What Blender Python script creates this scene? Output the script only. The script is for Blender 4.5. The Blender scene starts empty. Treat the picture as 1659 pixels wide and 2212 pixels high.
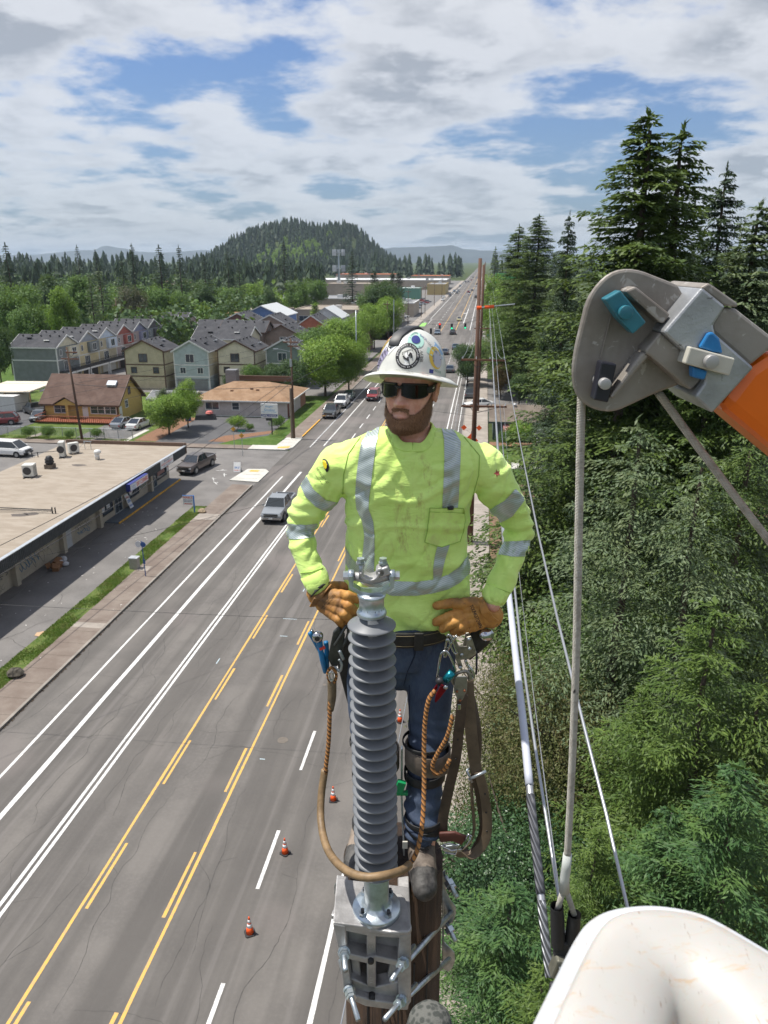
import bpy,math,random
import numpy as np
from mathutils import Vector,Matrix
from mathutils.bvhtree import BVHTree
SC=bpy.context.scene
COL=SC.collection
PI=math.pi
# ---------------------------------------------------------------- camera, sky, sun, exposure
F=1661.0;PITCH=0.31704726;YAW=0.1254724;CAMH=22.2
cy_,sy_=math.cos(YAW),math.sin(YAW)
cd=bpy.data.cameras.new('camera');cam=bpy.data.objects.new('camera',cd);COL.objects.link(cam)
cd.sensor_fit='HORIZONTAL';cd.sensor_width=36.0;cd.lens=36.0*F/1659.0
cd.clip_start=0.05;cd.clip_end=30000
cam.location=(0,0,CAMH);cam.rotation_euler=(PI/2-PITCH,0,YAW)
cd.dof.use_dof=True;cd.dof.focus_distance=2.45;cd.dof.aperture_fstop=17.0
SC.camera=cam
SUN_DIR=Vector((-0.42,0.03,1.0)).normalized()
SUN_EL=math.asin(SUN_DIR.z);SUN_AZ=math.atan2(SUN_DIR.x,SUN_DIR.y)
W=bpy.data.worlds.new('World');SC.world=W;W.use_nodes=True
def build_world():
 nt=W.node_tree;N=nt.nodes;Lk=nt.links;N.clear()
 def nd(t,**k):
  n=N.new(t)
  for a,b in k.items():setattr(n,a,b)
  return n
 def mth(op,a,b=None,clamp=False):
  m=nd('ShaderNodeMath',operation=op,use_clamp=clamp)
  for i,v in enumerate((a,b)):
   if v is None:continue
   if isinstance(v,(int,float)):m.inputs[i].default_value=v
   else:Lk.new(v,m.inputs[i])
  return m.outputs[0]
 sky=nd('ShaderNodeTexSky',sky_type='NISHITA',sun_disc=False,sun_elevation=SUN_EL,sun_rotation=SUN_AZ)
 sky.air_density=1.15;sky.dust_density=1.6;sky.ozone_density=1.3;sky.altitude=60
 tc=nd('ShaderNodeTexCoord');sp=nd('ShaderNodeSeparateXYZ');Lk.new(tc.outputs['Generated'],sp.inputs[0])
 z=mth('MAXIMUM',sp.outputs[2],0.0)
 zz=mth('ADD',z,0.17)
 px=mth('DIVIDE',sp.outputs[0],zz);py=mth('DIVIDE',sp.outputs[1],zz)
 cb=nd('ShaderNodeCombineXYZ');Lk.new(px,cb.inputs[0]);Lk.new(py,cb.inputs[1]);cb.inputs[2].default_value=SKY_SEED
 def noise(scale,det,rough,off=0.0,dist=0.0,sh=(0,0,0)):
  n=nd('ShaderNodeTexNoise');n.inputs['Scale'].default_value=scale;n.inputs['Detail'].default_value=det
  n.inputs['Roughness'].default_value=rough;n.inputs['Distortion'].default_value=dist
  mp=nd('ShaderNodeMapping');mp.inputs['Location'].default_value=(off+sh[0],off*.7+sh[1],off*.3)
  Lk.new(cb.outputs[0],mp.inputs[0]);Lk.new(mp.outputs[0],n.inputs['Vector']);return n.outputs['Fac']
 def blob(d,k,amp):
  v=Vector(d).normalized()
  vm=nd('ShaderNodeVectorMath',operation='DOT_PRODUCT');Lk.new(tc.outputs['Generated'],vm.inputs[0]);vm.inputs[1].default_value=v
  a=mth('SUBTRACT',vm.outputs['Value'],1.0);e=mth('EXPONENT',mth('MULTIPLY',a,k))
  return mth('MULTIPLY',e,amp)
 bl=None
 for(d,k,amp)in SKY_BLOBS:q=blob(d,k,amp);bl=q if bl is None else mth('ADD',bl,q)
 def density(sh):
  big=noise(1.0,2,.5,3.1,0,sh);fine=noise(3.1,10,.57,7.7,.1,sh)
  return mth('ADD',mth('ADD',mth('MULTIPLY',big,.50),mth('MULTIPLY',fine,.50)),bl)
 dens=density((0,0,0));dens2=density((.11,-.07,0))
 def mrange(v,a,b):
  m=nd('ShaderNodeMapRange',interpolation_type='SMOOTHSTEP');Lk.new(v,m.inputs[0]);m.inputs[1].default_value=a;m.inputs[2].default_value=b;return m.outputs[0]
 cover=mrange(dens,.42,.525)
 thick=mrange(dens,.46,.62)
 side=mrange(mth('SUBTRACT',dens,dens2),-.07,.06)
 dark=mth('MULTIPLY',thick,mth('SUBTRACT',1.15,side),True)  # cloud lighting put into the colour: greyer thick parts, one flank brighter
 cc=nd('ShaderNodeMix',data_type='RGBA');Lk.new(dark,cc.inputs[0]);cc.inputs[6].default_value=(7.0,7.15,7.4,1);cc.inputs[7].default_value=(3.7,3.95,4.3,1)
 hz=mth('EXPONENT',mth('MULTIPLY',z,-7.5))
 veil=mth('ADD',.0,mth('MULTIPLY',hz,.55))
 sk0=nd('ShaderNodeMix',data_type='RGBA',blend_type='MULTIPLY');sk0.inputs[0].default_value=1;Lk.new(sky.outputs[0],sk0.inputs[6]);sk0.inputs[7].default_value=(.53,.70,1.02,1)
 sk2=nd('ShaderNodeMix',data_type='RGBA');Lk.new(veil,sk2.inputs[0]);Lk.new(sk0.outputs[2],sk2.inputs[6]);sk2.inputs[7].default_value=(2.7,3.65,4.75,1)
 cov2=mth('MULTIPLY',cover,mth('SUBTRACT',.96,mth('MULTIPLY',hz,.50)))
 fin=nd('ShaderNodeMix',data_type='RGBA');Lk.new(cov2,fin.inputs[0]);Lk.new(sk2.outputs[2],fin.inputs[6]);Lk.new(cc.outputs[2],fin.inputs[7])
 bg=nd('ShaderNodeBackground');bg.inputs[1].default_value=0.10;Lk.new(fin.outputs[2],bg.inputs[0])
 out=nd('ShaderNodeOutputWorld');Lk.new(bg.outputs[0],out.inputs[0])
def ray(x,y):
 dx=x-829.5;dy=1106-y
 f=F*math.cos(PITCH)+dy*math.sin(PITCH);u=-F*math.sin(PITCH)+dy*math.cos(PITCH)
 return(dx*cy_-f*sy_,dx*sy_+f*cy_,u,f,dx)
def skydir(x,y):r=ray(x,y);return(r[0],r[1],r[2])
SKY_SEED=4.2
SKY_BLOBS=[(skydir(330,75),150,-.14),(skydir(630,80),260,-.14),(skydir(1230,250),160,-.16),(skydir(1480,280),260,-.10),
             (skydir(860,400),160,-.07),(skydir(380,400),200,-.06),(skydir(100,80),60,.10),(skydir(1000,130),30,.10),(skydir(500,230),60,.05),
             (skydir(1620,200),60,.10),(skydir(900,290),90,.05)]
build_world()
HAZE=0.75e-4
sl=bpy.data.lights.new('sun','SUN');sun=bpy.data.objects.new('sun',sl);COL.objects.link(sun)
sl.energy=4.9;sl.angle=math.radians(.6);sl.color=(1,.955,.88)
sun.rotation_euler=SUN_DIR.to_track_quat('Z','Y').to_euler();sun.location=(-40,3,120)
SC.view_settings.view_transform='Standard';SC.view_settings.look='None';SC.view_settings.exposure=0.27;SC.view_settings.gamma=1
SC.render.engine='CYCLES'
SC.cycles.max_bounces=6;SC.cycles.diffuse_bounces=3;SC.cycles.glossy_bounces=3;SC.cycles.transparent_max_bounces=8
SC.cycles.volume_bounces=0;SC.cycles.caustics_reflective=False;SC.cycles.caustics_refractive=False
# ---------------------------------------------------------------- helpers
def G(x,y,z=0.0):
 r=ray(x,y);t=(z-CAMH)/r[2];return(r[0]*t,r[1]*t)
def Dof(x,y,z=0.0):
 r=ray(x,y);return r[3]*(z-CAMH)/r[2]
def P(x,y,D):
 r=ray(x,y);t=D/r[3];return Vector((r[0]*t,r[1]*t,CAMH+r[2]*t))
def L(x,y,D):
 r=ray(x,y);return Vector((r[4]*D/r[3],D,CAMH+r[2]*D/r[3]))
def top_z(bx,by,tx,ty):return P(tx,ty,Dof(bx,by))[2]
OFF={}
def tag(o,label=None,cat=None,group=None,kind=None):
 if label:o['label']=label
 if cat:o['category']=cat
 if group:o['group']=group
 if kind:o['kind']=kind
 return o
def thing(name,label,cat,loc=(0,0,0),rz=0.0,group=None):
 o=bpy.data.objects.new(name,None);o.empty_display_size=.2;COL.objects.link(o)
 o.location=loc;o.rotation_euler=(0,0,rz);return tag(o,label,cat,group)
def near(name,label,cat,base,group=None):
 b=Vector(base);w=Vector((b.x*cy_-b.y*sy_,b.x*sy_+b.y*cy_,b.z))
 o=thing(name,label,cat,w,YAW,group);OFF[o.name]=b;return o
def link_mesh(name,me,m,parent=None,smooth=False):
 o=bpy.data.objects.new(name,me);COL.objects.link(o)
 if m is not None:
  for q in(m if isinstance(m,(list,tuple))else[m]):me.materials.append(q)
 if smooth:me.polygons.foreach_set('use_smooth',[True]*len(me.polygons))
 if parent is not None:o.parent=parent
 return o
class MB:
 def __init__(s):s.v=[];s.f=[];s.mi=[];s.cur=0
 def add(s,vs,fs):
  n=len(s.v);s.v+=[tuple(v)for v in vs];s.f+=[tuple(i+n for i in f)for f in fs];s.mi+=[s.cur]*len(fs);return s
 def box(s,c,d,rz=0.0,top=(1,1),M=None):
  hx,hy,hz=d[0]/2,d[1]/2,d[2]/2
  vs=[(-hx,-hy,-hz),(hx,-hy,-hz),(hx,hy,-hz),(-hx,hy,-hz)]+[(a*hx*top[0],b*hy*top[1],hz)for a,b in((-1,-1),(1,-1),(1,1),(-1,1))]
  R=Matrix.Rotation(rz,3,'Z')if M is None else M
  return s.add([R@Vector(v)+Vector(c)for v in vs],[(3,2,1,0),(4,5,6,7),(0,1,5,4),(1,2,6,5),(2,3,7,6),(3,0,4,7)])
 def bb(s,x0,x1,y0,y1,z0,z1):return s.box(((x0+x1)/2,(y0+y1)/2,(z0+z1)/2),(abs(x1-x0),abs(y1-y0),abs(z1-z0)))
 def prism(s,pts,z0,z1):
  a=sum(pts[i][0]*pts[(i+1)%len(pts)][1]-pts[(i+1)%len(pts)][0]*pts[i][1]for i in range(len(pts)))
  if a<0:pts=pts[::-1]
  n=len(pts);vs=[(p[0],p[1],z0)for p in pts]+[(p[0],p[1],z1)for p in pts]
  return s.add(vs,[tuple(range(n))[::-1],tuple(range(n,2*n))]+[(i,(i+1)%n,n+(i+1)%n,n+i)for i in range(n)])
 def ext(s,pts,o,u,w,n,t):
  o,u,w,n=map(Vector,(o,u,w,n));k=len(pts)
  base=[o+u*a+w*b for a,b in pts]
  vs=base+[p+n*t for p in base]
  return s.add(vs,[tuple(range(k)),tuple(range(k,2*k))[::-1]]+[(i,k+i,k+(i+1)%k,(i+1)%k)for i in range(k)])
 def cyl(s,p0,p1,r0,r1=None,n=12,cap=True):
  if r1 is None:r1=r0
  return s.tube([p0,p1],[r0,r1],n,cap)
 def tube(s,pts,rad,n=8,cap=True,flat=None,twist=0.0):
  pts=[Vector(p)for p in pts];k=len(pts)
  if not hasattr(rad,'__len__'):rad=[rad]*k
  t=(pts[1]-pts[0]).normalized();a=Vector((0,0,1))if abs(t.z)<.9 else Vector((1,0,0))
  u=t.cross(a).normalized();vs=[];prev=t
  for i in range(k):
   d=(pts[min(i+1,k-1)]-pts[max(i-1,0)]).normalized()
   q=prev.rotation_difference(d);u=q@u;prev=d;w=d.cross(u).normalized();u=w.cross(d).normalized()
   for j in range(n):
    an=2*PI*j/n+twist*i;ca,sa=math.cos(an),math.sin(an)
    fl=flat if flat else 1.0
    vs.append(pts[i]+(u*ca+w*sa*fl)*rad[i])
  fs=[(i*n+j,i*n+(j+1)%n,(i+1)*n+(j+1)%n,(i+1)*n+j)for i in range(k-1)for j in range(n)]
  if cap:fs+=[tuple(range(n))[::-1],tuple((k-1)*n+j for j in range(n))]
  return s.add(vs,fs)
 def strap(s,pts,width,thick,side):
  pts=[Vector(p)for p in pts];k=len(pts);vs=[]
  sd=side if isinstance(side,list)else[side]*k
  for i in range(k):
   d=(pts[min(i+1,k-1)]-pts[max(i-1,0)]).normalized();u=Vector(sd[i]).normalized();u=(u-d*u.dot(d)).normalized();w=d.cross(u)
   h=width/2;t=thick/2
   vs+=[pts[i]+u*h+w*t,pts[i]-u*h+w*t,pts[i]-u*h-w*t,pts[i]+u*h-w*t]
  fs=[(i*4+j,i*4+(j+1)%4,i*4+4+(j+1)%4,i*4+4+j)for i in range(k-1)for j in range(4)]
  fs+=[(3,2,1,0),tuple((k-1)*4+j for j in range(4))]
  return s.add(vs,fs)
 def lathe(s,prof,c=(0,0,0),n=24,M=None,sx=1,sy=1):
  k=len(prof);vs=[]
  for(r,z)in prof:
   for j in range(n):
    a=2*PI*j/n;v=Vector((r*math.cos(a)*sx,r*math.sin(a)*sy,z))
    vs.append((M@v if M else v)+Vector(c))
  fs=[(i*n+j,i*n+(j+1)%n,(i+1)*n+(j+1)%n,(i+1)*n+j)for i in range(k-1)for j in range(n)]
  if prof[0][0]>1e-5:fs.append(tuple(range(n))[::-1])
  if prof[-1][0]>1e-5:fs.append(tuple((k-1)*n+j for j in range(n)))
  return s.add(vs,fs)
 def quad(s,a,b,c,d):return s.add([a,b,c,d],[(0,1,2,3)])
 def build(s,name,m,parent=None,smooth=False,bevel=0.0,me=None):
  me=bpy.data.meshes.new(name)
  off=OFF.get(parent.name)if parent is not None else None
  vs=s.v if off is None else[(v[0]-off[0],v[1]-off[1],v[2]-off[2])for v in s.v]
  me.from_pydata(vs,[],s.f)
  o=link_mesh(name,me,m,parent,smooth)
  if any(s.mi):me.polygons.foreach_set('material_index',s.mi)
  if off is not None:OFF[o.name]=off
  if bevel:
   b=o.modifiers.new('bevel','BEVEL');b.width=bevel;b.segments=2;b.limit_method='ANGLE';b.angle_limit=.6
  me.update();return o
def np_mesh(name,V,Q,m,parent=None,mi=None):
 me=bpy.data.meshes.new(name);nv,nf=len(V),len(Q);k=Q.shape[1]
 me.vertices.add(nv);me.vertices.foreach_set('co',np.ascontiguousarray(V,dtype=np.float32).ravel())
 me.loops.add(nf*k);me.loops.foreach_set('vertex_index',np.ascontiguousarray(Q,dtype=np.int32).ravel())
 me.polygons.add(nf);me.polygons.foreach_set('loop_start',np.arange(nf,dtype=np.int32)*k)
 me.update(calc_edges=True)
 o=link_mesh(name,me,m,parent)
 if mi is not None:me.polygons.foreach_set('material_index',np.asarray(mi,dtype=np.int32))
 return o
KIDS={}
def dup(root,loc=None,rz=None,label=None,sc=None,mats=None,group=None):
 def cp(o,par):
  c=o.copy();COL.objects.link(c);c.parent=par
  if mats and c.type=='MESH':
   for sl_ in c.material_slots:
    mn_=sl_.material.name if sl_.material else None
    if mn_ in mats:sl_.link='OBJECT';sl_.material=mats[mn_]
  for ch in KIDS.get(o.name,[]):cp(ch,c)
  return c
 if root.name not in KIDS:
  for o in bpy.data.objects:
   if o.parent is not None:KIDS.setdefault(o.parent.name,[]);(o in KIDS[o.parent.name])or KIDS[o.parent.name].append(o)
  KIDS.setdefault(root.name,[])
 r=cp(root,None)
 if loc is not None:r.location=loc
 if rz is not None:r.rotation_euler=(0,0,rz)
 if sc is not None:r.scale=sc if hasattr(sc,'__len__')else(sc,sc,sc)
 if label:r['label']=label
 if group:r['group']=group
 return r
# ---------------------------------------------------------------- materials
MATS={}
def pm(name,col,rough=.6,metal=0.0,var=.12,scale=6.0,bump=0.0,bscale=40.0,spec=.5,coat=0.0,stretch=None,col2=None,thr=(.35,.65),sss=0.0,det=5,emit=None):
 if name in MATS:return MATS[name]
 m=bpy.data.materials.new(name);m.use_nodes=True;nt=m.node_tree;N=nt.nodes;Lk=nt.links
 b=N['Principled BSDF'];b.inputs['Roughness'].default_value=rough;b.inputs['Metallic'].default_value=metal
 b.inputs['Specular IOR Level'].default_value=spec
 if coat:b.inputs['Coat Weight'].default_value=coat;b.inputs['Coat Roughness'].default_value=.08
 if sss:b.inputs['Subsurface Weight'].default_value=sss;b.inputs['Subsurface Scale'].default_value=.01
 if emit:b.inputs['Emission Color'].default_value=(*emit[:3],1);b.inputs['Emission Strength'].default_value=emit[3]
 tc=N.new('ShaderNodeTexCoord');vec=tc.outputs['Object']
 if stretch:
  mp=N.new('ShaderNodeMapping');mp.inputs['Scale'].default_value=stretch;Lk.new(vec,mp.inputs[0]);vec=mp.outputs[0]
 if var or col2:
  n=N.new('ShaderNodeTexNoise');n.inputs['Scale'].default_value=scale;n.inputs['Detail'].default_value=det;n.inputs['Roughness'].default_value=.62;Lk.new(vec,n.inputs['Vector'])
  mr=N.new('ShaderNodeMapRange');mr.inputs[1].default_value=thr[0];mr.inputs[2].default_value=thr[1];Lk.new(n.outputs['Fac'],mr.inputs[0])
  mx=N.new('ShaderNodeMix');mx.data_type='RGBA';Lk.new(mr.outputs[0],mx.inputs[0])
  c=Vector(col[:3])
  a=[max(0,q*(1-var))for q in c];bb_=[min(1,q*(1+var))for q in c]if col2 is None else col2[:3]
  mx.inputs[6].default_value=(*a,1);mx.inputs[7].default_value=(*bb_,1);Lk.new(mx.outputs[2],b.inputs['Base Color'])
 else:b.inputs['Base Color'].default_value=(*col[:3],1)
 if bump:
  n2=N.new('ShaderNodeTexNoise');n2.inputs['Scale'].default_value=bscale;n2.inputs['Detail'].default_value=4;Lk.new(vec,n2.inputs['Vector'])
  bp=N.new('ShaderNodeBump');bp.inputs['Strength'].default_value=min(1,bump);bp.inputs['Distance'].default_value=.02 if bscale<60 else.004
  Lk.new(n2.outputs['Fac'],bp.inputs['Height']);Lk.new(bp.outputs[0],b.inputs['Normal'])
 MATS[name]=m;return m
class NT:
 def __init__(s,name,rough=.7,metal=0.0):
  s.m=bpy.data.materials.new(name);s.m.use_nodes=True;s.t=s.m.node_tree;s.N=s.t.nodes;s.b=s.N['Principled BSDF'];MATS[name]=s.m
  s.b.inputs['Roughness'].default_value=rough;s.b.inputs['Metallic'].default_value=metal
  s.tc=s.N.new('ShaderNodeTexCoord');s.o=s.tc.outputs['Object']
  s.sep=s.N.new('ShaderNodeSeparateXYZ');s.t.links.new(s.o,s.sep.inputs[0]);s.x,s.y,s.z=s.sep.outputs
 def _in(s,sock,v):
  if isinstance(v,(int,float)):sock.default_value=v
  elif isinstance(v,(tuple,list)):sock.default_value=(*v[:3],1)if len(sock.default_value)==4 else v
  else:s.t.links.new(v,sock)
 def math(s,op,a,b=0.0,clamp=False):
  n=s.N.new('ShaderNodeMath');n.operation=op;n.use_clamp=clamp;s._in(n.inputs[0],a);s._in(n.inputs[1],b);return n.outputs[0]
 def map(s,v,a,b,c=0.0,d=1.0,smooth=True):
  n=s.N.new('ShaderNodeMapRange');n.interpolation_type='SMOOTHSTEP' if smooth else 'LINEAR';s._in(n.inputs[0],v)
  for i,q in enumerate((a,b,c,d)):n.inputs[i+1].default_value=q
  return n.outputs[0]
 def noise(s,scale,det=4,rough=.55,sc=(1,1,1),dist=0.0,loc=(0,0,0)):
  mp=s.N.new('ShaderNodeMapping');mp.inputs['Scale'].default_value=sc;mp.inputs['Location'].default_value=loc;s.t.links.new(s.o,mp.inputs[0])
  n=s.N.new('ShaderNodeTexNoise');n.inputs['Scale'].default_value=scale;n.inputs['Detail'].default_value=det;n.inputs['Roughness'].default_value=rough;n.inputs['Distortion'].default_value=dist
  s.t.links.new(mp.outputs[0],n.inputs['Vector']);return n.outputs['Fac']
 def voro(s,scale,sc=(1,1,1),feat='F1'):
  mp=s.N.new('ShaderNodeMapping');mp.inputs['Scale'].default_value=sc;s.t.links.new(s.o,mp.inputs[0])
  n=s.N.new('ShaderNodeTexVoronoi');n.feature=feat;n.inputs['Scale'].default_value=scale;s.t.links.new(mp.outputs[0],n.inputs['Vector']);return n
 def mix(s,f,a,b,mode='MIX'):
  n=s.N.new('ShaderNodeMix');n.data_type='RGBA';n.blend_type=mode;s._in(n.inputs[0],f);s._in(n.inputs[6],a);s._in(n.inputs[7],b);return n.outputs[2]
 def color(s,v):s._in(s.b.inputs['Base Color'],v);return s
 def bump(s,h,dist=.01,st=.6):
  n=s.N.new('ShaderNodeBump');n.inputs['Strength'].default_value=st;n.inputs['Distance'].default_value=dist;s._in(n.inputs['Height'],h);s.t.links.new(n.outputs[0],s.b.inputs['Normal']);return s
M_WHITE=pm('white_paint',(.72,.72,.70),.5,var=.06)
M_BLACK=pm('black_rubber',(.018,.018,.02),.6,var=.3)
M_DKMETAL=pm('dark_metal',(.06,.06,.065),.45,.6)
M_GALV=pm('galvanised_steel',(.42,.46,.49),.38,.85,var=.22,scale=30,bump=.1,bscale=90)
M_ALU=pm('cast_aluminium',(.40,.39,.385),.5,.55,var=.22,scale=14,bump=.25,bscale=120)
M_GLASS=pm('window_glass',(.05,.065,.08),.08,0,var=.3,scale=1.5,spec=.9)
M_WOODPOLE=pm('brown_pole_wood',(.085,.05,.032),.85,var=.35,scale=14,stretch=(3,3,.25),bump=.5,bscale=12)
def text_geo(s,font_shear=0.0,align='LEFT'):
 cu=bpy.data.curves.new('t','FONT');cu.body=s;cu.size=1.0;cu.align_x=align;cu.resolution_u=2;cu.shear=font_shear
 o=bpy.data.objects.new('t',cu);COL.objects.link(o);bpy.context.view_layer.update()
 me=bpy.data.meshes.new_from_object(o.evaluated_get(bpy.context.evaluated_depsgraph_get()))
 vs=[(v.co.x,v.co.y)for v in me.vertices];fs=[tuple(p.vertices)for p in me.polygons]
 bpy.data.objects.remove(o);bpy.data.curves.remove(cu);bpy.data.meshes.remove(me);return vs,fs
def text_on(mb,s,o,u,w,width,height,shear=0.0,bold=0.0):
 vs,fs=text_geo(s,shear)
 xs=[v[0]for v in vs];ys=[v[1]for v in vs];x0,x1,y0,y1=min(xs),max(xs),min(ys),max(ys)
 o,u,w=Vector(o),Vector(u).normalized(),Vector(w).normalized();n=u.cross(w)
 for k,(du,dn)in enumerate(((0,0),)if not bold else((0,0),(bold,.0012))):
  mb.add([o+u*((v[0]-x0)/(x1-x0)*width+du)+w*((v[1]-y0)/(y1-y0)*height)+n*dn for v in vs],fs)
 return mb
# ================================================================ SETTING
random.seed(5);np.random.seed(5)
def asphalt(name,a,b,lane=False):
 m=NT(name,.88)
 n1=m.noise(.35,5,.6);n2=m.noise(7,4,.7);n3=m.noise(120,2,.6)
 c=m.mix(m.map(n1,.35,.65),a,b)
 c=m.mix(m.math('MULTIPLY',m.map(n2,.42,.7),.28),c,tuple(q*1.25 for q in b))
 if lane:
  st=m.noise(.55,4,.55,sc=(1,.045,1),dist=.15)
  c=m.mix(m.math('MULTIPLY',m.map(st,.38,.62),.75),c,tuple(q*.70 for q in a))
  st2=m.noise(1.8,3,.55,sc=(1,.02,1));c=m.mix(m.math('MULTIPLY',m.map(st2,.52,.72),.38),c,(.20,.185,.175))
  pt=m.noise(.12,2,.4,loc=(9,3,0));c=m.mix(m.math('MULTIPLY',m.map(pt,.58,.66),.35),c,(.20,.175,.165))
 c=m.mix(m.math('MULTIPLY',m.map(n3,.5,.8),.35),c,(.27,.26,.25))
 m.color(c);m.bump(n3,.01,.5);m.b.inputs['Specular IOR Level'].default_value=.25;return m.m
M_ROAD=asphalt('road_asphalt',(.122,.113,.105),(.158,.146,.134),True)
M_LOT=asphalt('lot_asphalt',(.135,.128,.122),(.18,.17,.162))
M_LOT2=asphalt('new_asphalt',(.075,.075,.08),(.105,.104,.106))
def concrete(name,a,b):
 m=NT(name,.9);n1=m.noise(.6,6,.65);n2=m.noise(14,4,.7)
 c=m.mix(m.map(n1,.35,.68),a,b);c=m.mix(m.math('MULTIPLY',m.map(n2,.45,.75),.3),c,tuple(q*.75 for q in a));m.color(c);m.bump(n2,.01,.3);return m.m
M_CONC=concrete('old_concrete',(.155,.12,.098),(.215,.178,.148))
M_CONC_R=concrete('worn_sidewalk_concrete',(.25,.22,.19),(.34,.30,.26))
M_CONCN=concrete('new_concrete',(.44,.43,.39),(.54,.52,.47))
M_CURB=concrete('curb_concrete',(.20,.18,.155),(.30,.27,.235))
def grassmat(name,a,b,dry):
 m=NT(name,.95);n1=m.noise(.9,5,.65);n2=m.noise(9,4,.7);n3=m.noise(60,3,.7)
 c=m.mix(m.map(n1,.38,.62),a,b);c=m.mix(m.math('MULTIPLY',m.map(n2,.48,.68),.6),c,dry);c=m.mix(m.math('MULTIPLY',n3,.5),c,tuple(q*.5 for q in a))
 m.color(c);m.bump(n3,.05,.8);m.b.inputs['Specular IOR Level'].default_value=.15;return m.m
M_GRASS=grassmat('lawn',(.055,.12,.022),(.10,.17,.035),(.20,.19,.08))
M_GRASS2=grassmat('dry_verge_grass',(.07,.13,.025),(.14,.19,.05),(.30,.25,.12))
M_SOIL=pm('soil',(.16,.10,.06),.95,var=.4,scale=3,bump=.5,bscale=20)
M_BARK=pm('bark_mulch',(.20,.105,.06),.95,var=.35,scale=6,bump=.6,bscale=30)
M_LAND=grassmat('rough_land',(.045,.075,.022),(.075,.10,.035),(.14,.12,.07))
def sheet(name,pts,z,m,t=.0,kind='structure'):
 mb=MB()
 if t:mb.prism(pts,z-t,z)
 else:
  a=sum(pts[i][0]*pts[(i+1)%len(pts)][1]-pts[(i+1)%len(pts)][0]*pts[i][1]for i in range(len(pts)))
  if a<0:pts=pts[::-1]
  mb.add([(p[0],p[1],z)for p in pts],[tuple(range(len(pts)))])
 return tag(mb.build(name,m),kind=kind)
def R4(x0,x1,y0,y1):return[(x0,y0),(x1,y0),(x1,y1),(x0,y1)]
CURB_L,CURB_R=-23.0,-2.3
sheet('ground',R4(-9000,9000,-1500,11000),-.10,M_LAND)
sheet('road',R4(CURB_L,CURB_R,-30,2600),0.0,M_ROAD)
sheet('side_street',R4(-260,CURB_L,79.0,89.4),.0,M_LOT)
sheet('cross_street',[(-260,226),(CURB_L,226),(CURB_L,262),(-260,262)],.0,M_LOT)
sheet('cross_street',[(CURB_R,226),(160,226),(160,246),(CURB_R,246)],.0,M_LOT)
mb=MB();mb.bb(CURB_L-.16,CURB_L,-30,74.0,-.1,.13);mb.build('kerb',M_CURB)['kind']='structure'
mb=MB();mb.bb(CURB_L-.16,CURB_L,96.3,222,-.1,.13);mb.bb(CURB_L-.16,CURB_L,266,900,-.1,.13);mb.build('kerb',M_CURB)['kind']='structure'
mb=MB();mb.bb(CURB_R,CURB_R+.16,-30,222,-.1,.13);mb.bb(CURB_R,CURB_R+.16,250,900,-.1,.13);mb.build('kerb',M_CURB)['kind']='structure'
mb=MB();mb.bb(CURB_L-.17,CURB_L+.004,97.2,108.4,.0,.136);tag(mb.build('yellow_painted_kerb',pm('yellow_kerb_paint',(.62,.33,.04),.7,var=.3,scale=3)),kind='structure')
sheet('sidewalk',R4(-25.2,CURB_L-.16,-30,74.0),.11,M_CONC,.2)
sheet('grass_verge',R4(-26.5,-25.2,33.0,66.4),.10,M_GRASS2,.2)
sheet('shop_forecourt',R4(-64,-26.5,-30,79.2),-.004,M_LOT)
sheet('shop_forecourt',R4(-26.5,-25.2,66.4,79.0),-.004,M_LOT);sheet('shop_forecourt',R4(-26.5,-25.2,-30,33.0),-.004,M_LOT)
sheet('shop_forecourt',R4(-25.2,CURB_L,74.0,79.0),-.003,M_LOT)
sheet('sidewalk_joints',R4(-25.19,-23.18,41.2,41.9),.115,M_CONC_R);sheet('sidewalk_joints',R4(-25.19,-23.18,62.6,64.3),.115,M_CONC_R)
sheet('corner_ramp',[(-26.0,75.6),(-25.4,80.2),(-23.4,80.4),(-22.75,79.4),(-22.8,75.2)],.10,M_CONCN,.2)
sheet('corner_ramp',[(-28.2,89.5),(-23.6,89.6),(-22.85,90.9),(-22.85,96.3),(-25.0,96.3),(-25.2,91.8),(-28.2,91.6)],.10,M_CONCN,.2)
M_TACT=pm('tactile_yellow',(.72,.36,.06),.75,var=.15,scale=8)
sheet('tactile_paving',R4(-24.9,-23.9,79.1,79.8),.108,M_TACT);sheet('tactile_paving',[(-24.6,90.2),(-23.3,90.6),(-23.3,91.5),(-24.8,91.0)],.108,M_TACT)
sheet('sidewalk',R4(-25.2,CURB_L-.16,96.3,222),.11,M_CONC,.2)
sheet('sidewalk',R4(-74,-28.2,89.5,91.4),.10,M_CONC,.2)
sheet('sidewalk',R4(CURB_R+.16,1.15,-30,222),.12,M_CONC_R,.2)
sheet('sidewalk',R4(CURB_R+.16,1.15,250,900),.12,M_CONC_R,.2);sheet('sidewalk',R4(-26.0,CURB_L-.16,266,900),.12,M_CONC_R,.2)
sheet('house_yard',R4(-95,-25.2,91.4,129),-.01,M_GRASS2)
sheet('clinic_lawn',[(-32.8,91.42),(-25.22,91.9),(-25.22,128.5),(-27.6,128.5),(-27.6,101.5),(-26.6,98.2),(-31.5,94.0)],.06,M_GRASS,.1)
sheet('bark_bed',[(-34.6,93.2),(-32.0,93.0),(-30.8,95.6),(-27.9,98.6),(-27.9,100.6),(-30.8,98.4),(-33.5,96.6)],.03,M_BARK)
sheet('parking_lot',R4(-41.2,-27.8,91.42,109.3),.012,M_LOT2)
sheet('bark_bed',R4(-44.2,-41.2,92.4,108),.02,M_BARK);sheet('driveway',R4(-52.5,-45.6,91.42,104),.012,M_LOT)
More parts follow.
